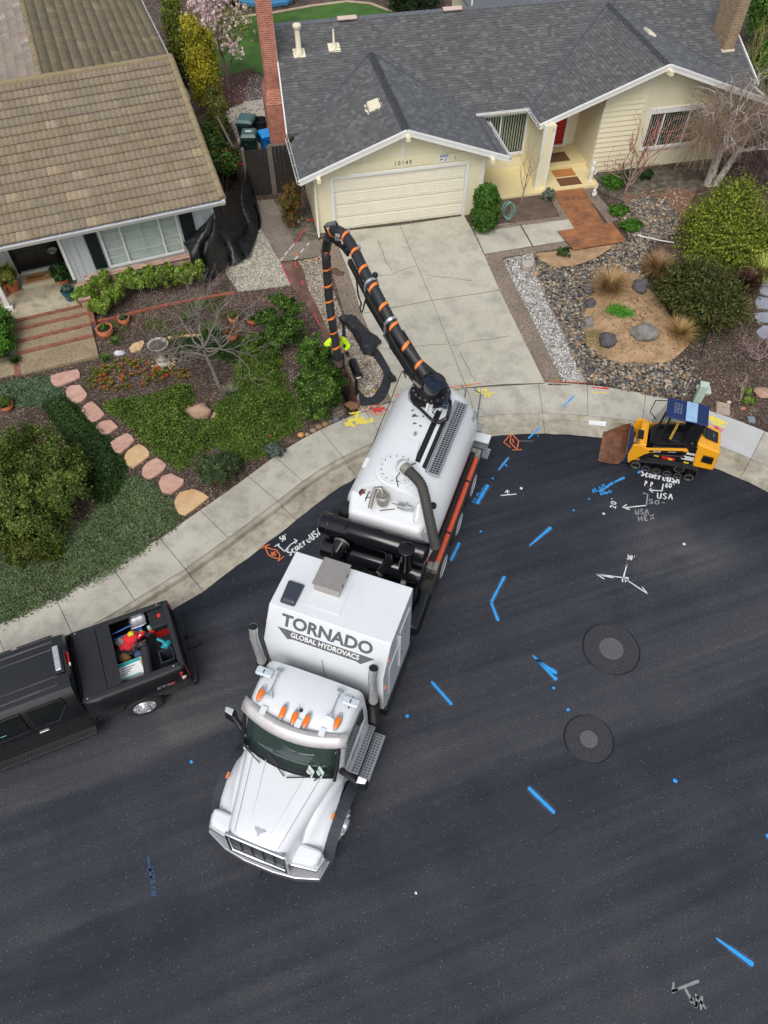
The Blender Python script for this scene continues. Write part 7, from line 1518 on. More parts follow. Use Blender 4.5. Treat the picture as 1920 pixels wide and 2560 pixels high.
text('hood_lettering','ASV',.09,plain('grey decal',c(120,120,116),.5),RH,frame((-.98,-.06,1.335),(0,-1,0),(-1,0,-.3)),.001)
# cab: posts, roof, cage, seat
CBL=MB()
for y in(-.36,.36):
 CBL.bar((-.52,y,1.2),(-.50,y*.92,1.98),.08,.06);CBL.bar((.42,y,.95),(.36,y*.92,1.98),.05,.05);CBL.bar((-.52,y,1.25),(.45,y,.98),.05,.05)
CBF=CBL.build('cab_frame',M_lb,LD,bevel=.008)
for s_ in(1,-1):
 MB().prism([(-.56,1.0),(-.56,1.98),(-.36,1.98),(-.22,1.7),(-.24,1.1)],1,min(s_*.345,s_*.375),max(s_*.345,s_*.375)).build('cab_side',M_lb,CBF)
 cg=MB()
 for i in range(11):x=-.22+i*.058;cg.bar((x,s_*.36,1.02),(x,s_*.345,1.94),.007,.007)
 for i in range(14):z=1.04+i*.066;cg.bar((-.26,s_*.36,z),(.40,s_*.36,z),.007,.007)
 cg.build('side_mesh',M_lb,CBF)
text('unit_number','9',.15,M_wht,CBF,frame((-.45,.377,1.24),(-1,0,0),(0,0,1)),.001,bold=.004)
rf_=MB().prism([(-.60,2.0),(.50,2.02),(.50,2.06),(-.60,2.055)],1,-.37,.37);RL_=rf_.build('cab_roof',M_navy,LD,bevel=.012);MB().box(-.60,-.02,-.36,.37,2.0,2.0)if False else None
MB().hexa([(-.30,-.365,2.0595),(-.01,-.365,2.061),(-.01,.365,2.061),(-.30,.365,2.0595),(-.30,-.365,2.068),(-.01,-.365,2.069),(-.01,.365,2.069),(-.30,.365,2.068)]).build('roof_window',plain('pale blue panel',c(150,182,214),.2),RL_)
gl_=MB();[gl_.box(.10+i*.075,.155+i*.075,-.22+j*.085,-.17+j*.085,2.062,2.066)for i in range(3)for j in range(5)];gl_.build('roof_vent_slots',plain('grey slots',c(96,104,124),.5),RL_)
MB().tube([(.50,-.30,2.0),(.78,-.32,1.9),(.80,-.32,1.45),(.55,-.34,1.2)],.014,6).build('grab_frame',M_lb,LD,smooth=50)
ft=MB()
for i in range(9):y=-.32+i*.08;ft.bar((.42,y,1.95),(.66,y,1.25),.007,.007)
for i in range(9):t=i/8;ft.bar((.42+.24*t,-.33,1.95-.7*t),(.42+.24*t,.33,1.95-.7*t),.007,.007)
ft.build('front_mesh',M_lb,LD)
SE=MB().ob((-.12,0,1.0),(.42,.42,.12)).hexa([(-.38,-.2,1.0),(-.26,-.2,1.0),(-.26,.2,1.0),(-.38,.2,1.0),(-.48,-.17,1.55),(-.40,-.17,1.55),(-.40,.17,1.55),(-.48,.17,1.55)]).build('seat',plain('seat vinyl',c(40,42,48),.6),LD,bevel=.04,seg=3)
MB().bar((.0,-.14,1.62),(.10,.2,1.1),.06,.03).build('lap_bar',plain('yellow bar',c(232,190,60),.5),LD);MB().box(-.5,.6,-.33,.33,.56,.94).build('cab_floor',M_lb,LD)
for y in(-.18,.18):MB().tube([(.2,y,.95),(.22,y,1.2)],.02,6).blob((.22,y,1.22),(.035,.035,.05),1,0,1).build('joystick',M_sblk,LD)
fx_=MB().hexa([(.80,-.50,.35),(1.0,-.50,.30),(1.0,.50,.30),(.80,.50,.35),(.66,-.46,.92),(.86,-.46,.92),(.86,.46,.92),(.66,.46,.92)]);FX=fx_.build('front_tower',M_ly,LD,bevel=.02)
MB().hexa([(.885,-.2,.42),(.99,-.2,.36),(.99,.3,.36),(.885,.3,.42),(.80,-.2,.9),(.885,-.2,.9),(.885,.3,.9),(.80,.3,.9)]).build('front_panel',M_lb,FX)if False else None
MB().ob((.86,.1,.935),(.16,.34,.02)).build('tower_panel',M_lb,FX);text('tower_lettering','asv',.14,M_wht,FX,frame((.955,.12,.70),(0,1,0),(-.3,0,1)),.002,sx=1.1,shear=.15,bold=.006)
cp=MB().hexa([(1.02,-.52,.10),(1.12,-.52,.10),(1.12,.52,.10),(1.02,.52,.10),(1.0,-.52,.60),(1.10,-.52,.60),(1.10,.52,.60),(1.0,.52,.60)]);CP=cp.build('quick_coupler',M_navy,LD,bevel=.01)
for y in(-.3,.3):MB().tube([(.9,y,.55),(1.04,y,.5)],.03,8).build('tilt_cylinder',M_lb,LD)
prf=[(1.78,.03),(1.42,.03),(1.22,.10),(1.13,.28),(1.13,.60),(1.11,.60),(1.11,.27),(1.20,.075),(1.41,.01),(1.78,.01)]
BK=MB().prism(prf,1,-.60,.60).build('bucket',M_rust,LD)
for s_ in(1,-1):MB().prism([(1.70,.02),(1.42,.02),(1.22,.09),(1.13,.28),(1.13,.58),(1.30,.46)],1,min(s_*.60,s_*.615),max(s_*.60,s_*.615)).build('bucket_side',M_rust,BK)
for y in np.arange(-.52,.53,.148):MB().lathe([(.02,.03),(.02,.045),(0,.045)],(1.66,y,0),8).build('edge_bolt',M_dk2,BK)
MB().ob((-.58,-.42,1.62),(.05,.05,.12)).build('rear_lamp',M_lb,LD,bevel=.01)
# ================================================================== WORKER, MAILBOX
def skin(name,J,E,mat,parent=None,sub=2,root=0):
 me=bpy.data.meshes.new(name);me.from_pydata([j[:3]for j in J],E,[]);o=bpy.data.objects.new(name,me);COL.objects.link(o)
 if parent is not None:o.parent=parent
 md=o.modifiers.new('skin','SKIN');md.use_smooth_shade=True
 for i,j in enumerate(J):
  q=me.skin_vertices[0].data[i];q.radius=(j[3],j[4]if len(j)>4 else j[3]);q.use_root=(i==root)
 s_=o.modifiers.new('sub','SUBSURF');s_.levels=sub;s_.render_levels=sub
 me.materials.append(mat);return o
M_skin=plain('skin',c(176,122,92),.6);M_hv=plain('high visibility yellow cloth',c(206,246,40),.7,var=.08,sc=12,bump=.3);M_trou=plain('dark work trousers',c(36,38,46),.85,var=.15)
wp=G(842,862,1.45);wz=TZ(wp.x,wp.y)-.02
J=[(0,0,.95,.12),(0,-.03,1.2,.12),(0,-.10,1.42,.13),(0,-.14,1.54,.055),(0,-.17,1.63,.07),(0,-.19,1.72,.095),(0,-.18,1.79,.075),(-.19,-.10,1.45,.06),(-.36,-.14,1.34,.045),(-.20,-.34,1.50,.035),(-.17,-.40,1.53,.03),(.19,-.12,1.44,.06),(.33,-.20,1.22,.045),(.16,-.42,1.26,.035),(.12,-.47,1.27,.03),(-.10,0,.88,.09),(-.13,-.04,.50,.065),(-.14,.03,.10,.045),(-.14,-.14,.05,.035),(.10,0,.88,.09),(.13,-.02,.50,.065),(.14,.05,.10,.045),(.14,-.12,.05,.035)]
E_=[(0,1),(1,2),(2,3),(3,4),(4,5),(5,6),(2,7),(7,8),(8,9),(9,10),(2,11),(11,12),(12,13),(13,14),(0,15),(15,16),(16,17),(17,18),(0,19),(19,20),(20,21),(21,22)]
for hi,sx_ in((10,1),(14,-1)):
 hx,hy,hz_=J[hi][:3]
 for k in range(4):
  n=len(J);dz1=.028-k*.018;L=(.03,.034,.032,.025)[k]
  J+=[(hx+sx_*.02,hy-.02,hz_+dz1,.009),(hx+sx_*(.02+L),hy-.045,hz_+dz1,.008),(hx+sx_*(.03+L),hy-.02+.0,hz_+dz1-.002,.007)];E_+=[(hi,n),(n,n+1),(n+1,n+2)]
 n=len(J);J+=[(hx+sx_*.005,hy+.02,hz_+.035,.01),(hx+sx_*.04,hy+.03,hz_+.045,.008)];E_+=[(hi,n),(n,n+1)]
PR=skin('person',J,E_,M_skin);PR.location=(wp.x,wp.y,wz);PR.rotation_euler=(0,0,R(12));tag(PR,'worker in a bright yellow jacket standing behind the hanging vacuum hose','person')
skin('jacket',[(0,0,.90,.165,.13),(0,-.03,1.15,.17,.14),(0,-.10,1.40,.18,.14),(0,-.13,1.51,.09),(-.20,-.10,1.45,.09),(-.37,-.14,1.34,.072),(-.22,-.32,1.49,.052),(.20,-.12,1.44,.09),(.345,-.20,1.22,.072),(.18,-.40,1.255,.052)],[(0,1),(1,2),(2,3),(2,4),(4,5),(5,6),(2,7),(7,8),(8,9)],M_hv,PR)
skin('trousers',[(0,0,.93,.145,.12),(-.10,0,.82,.105),(-.13,-.04,.50,.085),(-.14,.03,.13,.07),(.10,0,.82,.105),(.13,-.02,.50,.085),(.14,.05,.13,.07)],[(0,1),(1,2),(2,3),(0,4),(4,5),(5,6)],M_trou,PR)
for s_ in(-1,1):MB().blob((s_*.14,-.05,.06),(.055,.15,.06),s_+3,.03,2,.9).build('boot',plain('boot',c(70,50,36),.7),PR,smooth=60)
rb2=MB();
for z,r_,cy in((1.0,.178,-.01),(1.22,.186,-.045)):rb2.tube([(0,cy,z-.025),(0,cy,z+.025)],r_,20,cap=False)
o=rb2.build('reflective_band',plain('reflective tape',c(206,212,214),.3,.3),PR,smooth=60)
MB().lathe([(.155,0),(.15,.01),(.125,.015),(.12,.05),(.10,.10),(.05,.135),(0,.14)],(0,-.19,1.755),20).build('hard_hat',plain('white helmet',c(220,220,216),.4),PR,smooth=50)
for s_ in(-1,1):MB().blob((s_*.033,-.275,1.735),(.013,.008,.009),1,0,1).build('eye',M_dark,PR);MB().blob((s_*.098,-.18,1.72),(.012,.02,.03),1,0,1).build('ear',M_skin,PR)
MB().blob((0,-.292,1.705),(.013,.02,.022),1,0,1).build('nose',M_skin,PR);MB().ob((0,-.272,1.672),(.045,.006,.008)).build('mouth',plain('lips',c(140,76,66),.6),PR)
MB().bar((.08,-.24,1.50),(.14,.02,1.52),.05,.02).build('red_strap',plain('red webbing',c(190,30,34),.7),PR)
# mailbox on its post beside the trench
a=W3(745,1470,1.35);b=W3(803,1618,1.35);ml=G(*Z3(785,1830),TZ(*T(*Z3(785,1830))[:2]));ctrm=(a+b)/2;dv=(b-a);ang=math.atan2(dv.y,dv.x)
MBX=thing('mailbox','black kerbside mailbox on a thin post beside the open trench','mailbox',(ctrm.x,ctrm.y,.3),ang);L=dv.length/2
prf=[(-.13,0),(.13,0)]+[(.13*math.cos(R(x)),.12+.13*math.sin(R(x)))for x in range(0,181,20)]
BX_=MB().prism([(y,.86+z)for y,z in prf],0,-L,L).build('box',M_gblk,MBX,bevel=.006);MB().prism([(y*1.05,.855+z*1.04)for y,z in prf],0,L+.001,L+.015).build('door',M_gblk,BX_);MB().box(L+.016,L+.019,-.07,.07,.89,.94).build('number_plate',M_wht,BX_);MB().ob((-L*.3,.14,1.0),(.05,.006,.03)).build('flag',plain('red flag',c(170,30,30),.4),BX_)
MB().box(-.04,.04,-.04,.04,-.3,.86).build('post',M_sblk,MBX,bevel=.006)
# ================================================================== VEGETATION
M_leaf=attr_mat('foliage',.55,trans=.25,spec=.3);M_petal=attr_mat('petals',.6,trans=.2)
def bark(name,a,var=.3,sc=14):return plain(name,a,.9,var=var,sc=sc,bump=.4)
def leaf_mesh(name,parent,P,size,cols,rng,up=.45,elong=1.7,mat=None,D=None,jit=.35):
 """P (n,3) leaf centres; one small bent leaf (2 quads) each"""
 n=len(P);d=rng.normal(size=(n,3));
 if D is not None:d=d*.55+D*1.0
 d[:,2]+=up*0;d/=np.linalg.norm(d,axis=1)[:,None]+1e-9
 a=np.cross(d,rng.normal(size=(n,3)));a/=np.linalg.norm(a,axis=1)[:,None]+1e-9;b=np.cross(d,a)
 s_=size*(1-jit+2*jit*rng.random(n))[:,None];L=a*s_*elong*.5;W=b*s_*.5;Bn=d*s_*.18
 V=np.stack([P-L,P-W+Bn,P+L,P+W+Bn],1).reshape(-1,3);F=np.arange(n*4).reshape(n,4)
 return np_mesh(name,V,F,mat or M_leaf,parent,cols)
def pal(rng,n,cols,var=.18):
 C_=np.array(cols);i=rng.integers(0,len(C_),n);t=rng.random((n,1));j=rng.integers(0,len(C_),n)
 return np.clip((C_[i]*(1-t*.5)+C_[j]*t*.5)*(1+(rng.random((n,1))-.5)*2*var),0,1)
def crown_pts(rng,blobs,n,clumps=60,sig=.09,lump=.18,shell=.55,zmin=None):
 """blobs: (x,y,z,rx,ry,rz). Leaves gathered in clumps spread through the outer volume"""
 B=np.array(blobs,float);w_=(B[:,3]*B[:,4]+B[:,4]*B[:,5]+B[:,3]*B[:,5]);w_/=w_.sum();K=clumps*len(B)
 bi=rng.choice(len(B),K,p=w_);d=rng.normal(size=(K,3));d/=np.linalg.norm(d,axis=1)[:,None];d[:,2]=np.where(d[:,2]<-.35,-d[:,2],d[:,2])
 rr=(shell+(1-shell)*rng.random(K)**.6)*(1+lump*(rng.random(K)-.5)*2);Cc=B[bi,:3]+d*B[bi,3:6]*rr[:,None]
 ci=rng.integers(0,K,n);R0=B[bi[ci],3:6].mean(1)[:,None];P=Cc[ci]+rng.normal(size=(n,3))*sig*(.6+.8*rng.random((n,1)))*np.clip(R0*2,.4,1.4)
 if zmin is not None:P[:,2]=np.maximum(P[:,2],zmin+.02*rng.random(n))
 tone=(0.6+.7*rng.random(K)**1.1)[ci]*(.8+.4*vn(Cc[:,:2]+Cc[:,2:3],3.0,4.0))[ci];out=d[ci]
 return P,tone[:,None],out
SEED=[11]
def sprigs(rng,blobs,n,per,L,droop=.3,inner=.45):
 B=np.array(blobs,float);w_=B[:,3]*B[:,4];K=n//per;bi=rng.choice(len(B),K,p=w_/w_.sum());d=rng.normal(size=(K,3));d/=np.linalg.norm(d,axis=1)[:,None];d[:,2]=np.abs(d[:,2])*.9+.05
 S=B[bi,:3]+d*B[bi,3:6]*(inner+(.85-inner)*rng.random((K,1)));v=d+rng.normal(size=(K,3))*.45;v[:,2]+=.15;v/=np.linalg.norm(v,axis=1)[:,None];l_=L*(.5+.8*rng.random((K,1)))
 t=np.tile(np.linspace(0,1,per),K)[:,None];k=np.repeat(np.arange(K),per);P=S[k]+v[k]*l_[k]*t+rng.normal(size=(K*per,3))*.008;P[:,2]-=(droop*l_[k]*t**2)[:,0];P[:,2]=np.maximum(P[:,2],.02)
 return P,((.55+.75*rng.random(K))[k])[:,None],v[k]
def shrub(name,lab,base,blobs,n,size,cols,cat='shrub',group=None,clumps=60,sig=.09,stem=True,elong=1.7,var=.16,shell=.5,flowers=None,bcol=c(92,76,60),lump=.2,sprig=None):
 SEED[0]+=1;rng=np.random.default_rng(SEED[0]);t=thing(name,lab,cat,base,0,group)
 P,tone,out=sprigs(rng,blobs,n,*sprig)if sprig else crown_pts(rng,blobs,n,clumps,sig,lump,shell,zmin=.02);leaf_mesh('crown',t,P,size,np.clip(pal(rng,len(P),cols,var)*tone,0,1),rng,elong=elong,D=out*(1 if not sprig else .4))
 if stem:
  m_=MB();r0=random.Random(SEED[0])
  for b in blobs:
   for k in range(3):
    e=Vector((b[0]+r0.uniform(-.4,.4)*b[3],b[1]+r0.uniform(-.4,.4)*b[4],b[2]+r0.uniform(-.2,.5)*b[5]));s_=Vector((b[0]*.25,b[1]*.25,-.05));m_.tube([s_,s_.lerp(e,.5)+Vector((r0.uniform(-.05,.05),r0.uniform(-.05,.05),0)),e],[.022,.016,.007],5)
  m_.build('stems',bark('bark',bcol),t,smooth=60)
 if flowers:
  nf,fs,fc=flowers;Pf,_,fo=crown_pts(rng,blobs,nf,clumps,sig,.3,.95);fl_=[]
  Q=np.repeat(Pf,7,0)+rng.normal(size=(nf*7,3))*fs*.28;leaf_mesh('flowers',t,Q,fs*.6,pal(rng,nf*7,fc,.15),rng,elong=1.1,mat=M_petal)
 return t
def cover(name,lab,px,n,size,cols,h=.15,hvar=.15,world=None,kind='stuff',elong=1.5,var=.2,sc=1.4,patch=0.0,cat='ground cover',sig=.05,seed=None):
 SEED[0]+=1;rng=np.random.default_rng(SEED[0]);poly=world or[tuple(T(x,y))[:2]for x,y in px];A=np.array(poly)
 K=max(30,n//22);Q=rand_in(poly,K);nz=fbm(Q,sc,SEED[0])
 if patch:keep=nz>patch;Q,nz=Q[keep],nz[keep];K=len(Q)
 ci=rng.integers(0,K,n);XY=Q[ci]+rng.normal(size=(n,2))*sig*(1+rng.random((n,1)));e=poly_depth(XY,A);edge=np.clip(e/.22,.15,1)
 G0=TZA(XY[:,0],XY[:,1])+(mound_h(XY)if 'sand mound' in lab else 0);Z=G0+(h*(.35+.65*rng.random(n))+hvar*(nz[ci]-.4)*1.6)*edge;Z=np.maximum(Z,G0+.02);P=np.c_[XY,Z]
 tone=((.62+.6*rng.random(K))*(.7+.6*fbm(Q,2.3,7)))[ci][:,None];d=np.tile(np.array([[0,0,.9]]),(n,1))
 o=leaf_mesh(name,None,P,size,np.clip(pal(rng,n,cols,var)*tone,0,1),rng,elong=elong,D=d);return tag(o,lab,cat,kind=kind)
def tuft(name,lab,base,n,L,cols,spread=.8,r0=.08,wd=.012,droop=.6,cat='grass tuft',group=None,stiff=False):
 SEED[0]+=1;rng=np.random.default_rng(SEED[0]);V=[];F=[];C_=[];cl=pal(rng,n,cols,.2)
 for i in range(n):
  a=rng.random()*2*math.pi;el=math.pi/2-abs(rng.normal(0,.5))*spread;l_=L*(.55+.5*rng.random());o_=np.array([math.cos(a),math.sin(a),0]);p=o_*r0*rng.random()+np.array([0,0,0.0]);dr=np.array([math.cos(a)*math.cos(el),math.sin(a)*math.cos(el),math.sin(el)]);sd_=np.array([-math.sin(a),math.cos(a),0])*wd
  k0=len(V);S=5
  for k in range(S+1):
   w_=1-(k/S)**2*.9;V+=[p-sd_*w_,p+sd_*w_];p=p+dr*l_/S;dr=dr+np.array([math.cos(a)*.12,math.sin(a)*.12,-droop*.32]);dr/=np.linalg.norm(dr)
   if p[2]<.01:p[2]=.01
  for k in range(S):F.append((k0+2*k,k0+2*k+1,k0+2*k+3,k0+2*k+2));C_.append(cl[i]*(.8+.3*k/S))
 o=np_mesh(name,V,F,M_leaf,None,C_);o.location=base;return tag(o,lab,cat,group)
def bare_tree(name,lab,base,trunk,limbs,depth=4,twig=.012,col=c(150,140,130),seed=1,split=3,lf=.62,wig=.25,up=.1,sides=5,cat='tree',rfac=.6,tipcol=None,mat=None,droop=0.0):
 """trunk: list of (point, radius); limbs: list of (start index, direction, length)"""
 r0=random.Random(seed);t=thing(name,lab,cat,base);tm=MB();tm.tube([Vector(p)for p,r_ in trunk],[r_ for p,r_ in trunk],10)
 bm_=mat or bark(name+' bark',col);tw=MB();tp=MB()
 def grow(p,d,L,r_,lv,mb_):
  n=4;pts=[p];q=p;dd=d.normalized()
  for k in range(n):
   dd=(dd+Vector((r0.uniform(-wig,wig),r0.uniform(-wig,wig),r0.uniform(-wig,wig)*.6+up*.3-droop*(4-lv)*.12))).normalized();q=q+dd*L/n;pts.append(q)
  m_=tp if(lv<=1 and tipcol)else mb_
  m_.tube(pts,[r_*(1-.4*k/n)for k in range(n+1)],max(3,sides if lv>2 else 4 if lv>1 else 3),cap=False)
  if lv<=0:return
  for k in range(split+(1 if lv>1 else 0)):
   a=pts[r0.choice((2,3,4))]if k else pts[-1];ax=Vector((r0.uniform(-1,1),r0.uniform(-1,1),r0.uniform(-.4,.9))).normalized();nd=(dd*.9+ax*.85).normalized()
   grow(a,nd,L*lf*r0.uniform(.75,1.2),max(twig*.5,r_*rfac),lv-1,mb_)
 for i,d,L in limbs:p,r_=trunk[i];grow(Vector(p),Vector(d),L,r_*.7,depth,tw)
 tm.build('trunk',bm_,t,smooth=60);tw.build('branches',bm_,t,smooth=60,recalc=False)
 if tipcol:tp.build('twigs',bark(name+' twig',tipcol),t,recalc=False)
 return t
def Z0(x,y):return(x/2.592,900+y/2.592)
def Z48(x,y):return(x/2.592,480+y/2.592)
def Zs(x,y):return(200+x/3.318,500+y/3.318)
OLV=[c(86,104,40),c(108,126,52),c(64,84,34),c(122,136,62)];DKG=[c(44,72,30),c(58,90,38),c(36,60,28),c(74,104,44)];BRG=[c(62,112,30),c(84,138,40),c(48,92,28),c(112,158,54)];LIM=[c(124,152,50),c(146,174,66),c(92,122,40),c(164,188,90)]
GRY=[c(104,128,96),c(128,148,112),c(84,108,80)]
# left yard ground covers
cover('dark_ground_cover','dense dark green low cover beside the upper left stepping stones',[Z0(*p)for p in[(290,280),(430,255),(540,360),(620,440),(720,540),(800,690),(800,790),(760,880),(680,930),(600,900),(560,800),(500,600),(380,420)]],26000,.045,DKG,h=.22,hvar=.3,sig=.05)
cover('silver_ground_cover','silvery green creeping cover at the top left by the landing',[Z0(*p)for p in[(-60,170),(320,110),(420,240),(300,290),(100,290),(-60,300)]],9000,.04,GRY+[c(90,112,70)],h=.1,hvar=.1)
cover('creeping_ground_cover','sparse grey green creeping cover along the pavement at the left',[Z0(*p)for p in[(-80,1050),(200,1180),(420,1130),(560,1040),(690,930),(830,760),(1000,790),(1040,860),(1120,900),(1185,1010),(1040,1140),(720,1368),(380,1545),(0,1700),(-300,1850),(-300,1300)]],42000,.034,[c(98,122,76),c(114,142,94),c(82,106,58),c(128,150,108),c(98,90,78)],h=.05,hvar=.09,patch=.25,sc=1.1,sig=.06)
cover('green_ground_cover','broad green spreading cover between stepping stones and evergreen hedge shrubs',[Z0(*p)for p in[(680,295),(740,265),(960,240),(1100,195),(1230,180),(1262,250),(1195,340),(1230,395),(1380,410),(1400,300),(1520,250)]]+[(591,935),(598,850),(640,836),(690,872),(701,913),(710,969),(745,1018),(757,1064),(713,1088),(663,1131),(640,1150),(602,1150),(550,1120),(500,1125),(455,1174),(405,1147),(340,1080)],62000,.040,[c(78,104,36),c(98,126,46),c(60,86,32),c(124,146,58)],h=.2,hvar=.5,sig=.045,sc=1.2)
cover('pebble_litter','pale mulch chips scattered below the hedge shrubs',[(700,880),(735,930),(760,1010),(800,1060),(860,1040),(850,1010),(790,1040),(740,985)],1400,.03,[c(180,166,150),c(140,126,112)],h=.0,hvar=0,cat='mulch')
# big rounded shrub left
shrub('large_shrub','large rounded olive green shrub at the left edge of the yard',T(100,1290),[(-.2,.3,.85,1.25,1.2,.95),(-1.05,.1,.75,.8,.8,.75),(.75,.3,.65,.8,.9,.7),(.2,-.75,.45,.9,.6,.5),(-.3,1.2,.85,1.0,.8,.8),(-.8,-.6,.4,.6,.5,.45),(.6,1.1,.6,.6,.6,.5)],72000,.044,OLV,clumps=60,sig=.065,shell=.45,elong=1.5,lump=.35)
shrub('low_shrub','small olive shrub in front of the large rounded shrub',T(75,1385),[(0,0,.25,.55,.4,.3),(.5,.05,.15,.35,.3,.2)],8000,.038,[c(104,116,40),c(82,96,36)],clumps=60,sig=.06,stem=False)
shrub('sage_shrub','round grey green shrub near the pavement by the stepping stones',T(545,1190),[(0,0,.3,.55,.5,.36),(.3,.2,.25,.35,.35,.3)],14000,.034,[c(84,104,62),c(104,122,80),c(66,84,50)],clumps=90,sig=.05,bcol=c(96,70,60))
shrub('lavender_shrub','small silver leaved plant beside the orange marker flag',T(690,1135),[(0,0,.14,.3,.26,.18)],4500,.03,[c(120,134,122),c(98,112,98)],clumps=50,sig=.04,stem=False)
tuft('fescue_tuft','grey green fine leaved grass tuft beside the bare tree trunk',T(578,992),420,.46,[c(140,144,118),c(116,122,96),c(158,160,136)],1.3,.05,.006,.25)
# hedge shrubs between yard and trench
HGB=[c(62,98,34),c(88,130,46),c(44,76,30),c(136,160,66),c(54,90,34)]
shrub('hedge_shrub','tall glossy green shrub nearest the pale gravel bed',T(712,862),[(0,0,.6,.55,.5,.6),(.32,.35,1.15,.3,.28,.38),(-.1,.5,1.25,.22,.24,.4),(-.55,.25,.7,.4,.35,.45),(-.15,-.25,.4,.55,.4,.4),(.35,-.1,.7,.35,.35,.5)],32000,.043,HGB,clumps=30,sig=.055,shell=.35,lump=.4,group='evergreen shrubs beside the trench',bcol=c(120,112,100))
shrub('hedge_shrub','middle green shrub between the taller ones left of the worker',T(775,930),[(0,0,.5,.4,.4,.5),(.35,.1,.45,.4,.35,.45),(.05,.35,.6,.35,.3,.5)],18000,.041,HGB,clumps=30,sig=.052,shell=.35,lump=.4,group='evergreen shrubs beside the trench')
shrub('hedge_shrub','dense rounded green shrub closest to the pavement by the dig tube',T(795,1035),[(0,.1,.6,.55,.5,.6),(-.3,.55,.65,.4,.4,.5),(.32,.45,.7,.4,.45,.6),(-.1,-.2,.4,.42,.32,.4),(.3,-.05,.45,.35,.35,.45)],38000,.043,HGB,clumps=32,sig=.055,shell=.35,lump=.4,group='evergreen shrubs beside the trench')
# lime shrubs under the window of the grey house
for i,(x,y,r_,h,lab)in enumerate(((70,800,.36,.55,'lime green shrub at the brick corner left of the window'),(190,860,.38,.45,'low lime green shrub behind the terracotta bowl pots'),(210,700,.26,.6,'narrow upright lime shrub against the brick base'),(310,790,.34,.55,'lime green shrub below the left shutter'),(420,690,.38,.6,'lime green shrub below the left window pane'),(560,680,.40,.62,'bushy lime green shrub below the middle of the window'),(720,650,.40,.62,'lime green shrub below the right window pane'),(850,640,.36,.58,'lime green shrub below the right shutter'),(960,620,.36,.62,'lime green shrub touching the black plastic sheet'))):
 shrub('lime_shrub',lab,T(*Zs(x+12,y+90)),[(0,0,h*.7,r_*.85,r_*.7,h*.6),(r_*.5,.1,h*1.05,r_*.5,r_*.4,h*.5),(-r_*.55,-.05,h*.8,r_*.55,r_*.45,h*.5)],10500,.042,LIM,clumps=50,sig=.05,group='lime green shrubs under the window',elong=1.2)
 # planter greenery, far left
shrub('geranium_shrub','bright green leafy plant in the planter left of the steps',T(18,868),[(0,0,.45,.38,.5,.4),(-.1,.5,.6,.35,.35,.4),(.05,-.5,.35,.35,.35,.3)],9000,.06,BRG,clumps=40,sig=.07,elong=1.1)
tuft('planter_grass','dark green grass tuft at the edge of the planter wall',T(40,905),160,.35,DKG,1.0,.1,.008,.6)
for x,y,n_,l_,lab in((752,980,130,.28,'small green strappy clump near the terracotta bowl'),(1370,920,220,.5,'green iris clump behind the bare tree trunk'),(1215,830,110,.3,'light green clump below the red brick edging'),(1290,745,120,.25,'green clump beside the brick edging under the bare tree'),(690,1090,120,.3,'grey green clump beside the white stone')):
 tuft('iris_clump',lab,T(*Z48(x,y)),n_,l_,[c(78,116,44),c(104,140,60)],.8,.09,.009,.5,group='green clumps in the bare tree bed')
cover('low_weeds','thin low green weeds scattered in the bed around the birdbath',[Z48(*p)for p in[(640,850),(900,780),(1300,700),(1500,640),(1560,800),(1500,1000),(1250,1000),(1100,1050),(1000,880),(760,950)]],6000,.03,[c(96,110,52),c(120,128,70),c(84,78,56)],h=.04,hvar=.06,patch=.52,sc=2.0)
cover('green_low_shrubs','dark green low shrubs behind the birdbath and bowl pots',[Z48(*p)for p in[(1110,960),(1250,950),(1400,900),(1480,1000),(1659,940),(1800,1000),(1760,1120),(1500,1110),(1380,1060),(1200,1030)]],15000,.04,DKG,h=.2,hvar=.25,patch=.3)
# succulents: rosettes by the dozen
def rosettes():
 rng=np.random.default_rng(77);poly=[tuple(T(*Z0(*p)))[:2]for p in[(560,75),(800,0),(1000,10),(1060,70),(1240,60),(1240,115),(1020,150),(900,190),(720,215),(570,190)]];Q=rand_in(poly,150);V=[];F=[];C_=[]
 for q in Q:
  z=TZ(*q);r_=rng.uniform(.05,.09);cc=np.array(c(*((120,130,40),(176,104,44),(150,120,50),(104,118,44),(206,76,40))[rng.choice(5,p=[.32,.22,.22,.19,.05])]))
  for k in range(14):
   a=rng.random()*6.28;el=rng.uniform(.2,1.2);d=np.array([math.cos(a)*math.cos(el),math.sin(a)*math.cos(el),math.sin(el)]);s_=np.array([-math.sin(a),math.cos(a),0])*r_*.28;o_=np.array([q[0],q[1],z+.05]);n=len(V);V+=[o_,o_+d*r_*.6-s_,o_+d*r_*1.2,o_+d*r_*.6+s_];F.append((n,n+1,n+2,n+3));C_.append(np.clip(cc*rng.uniform(.8,1.25),0,1))
 tag(np_mesh('succulent_bed',V,F,M_leaf,None,C_),'bed of orange and green succulents below the birdbath','succulents',kind='stuff')
rosettes()
cover('dry_litter','dry straw coloured litter scattered over the sand mound',MOUND,1500,.035,[c(150,122,88),c(206,180,140),c(120,96,72),c(96,80,62)],h=.0,hvar=0,cat='litter',sig=.2)
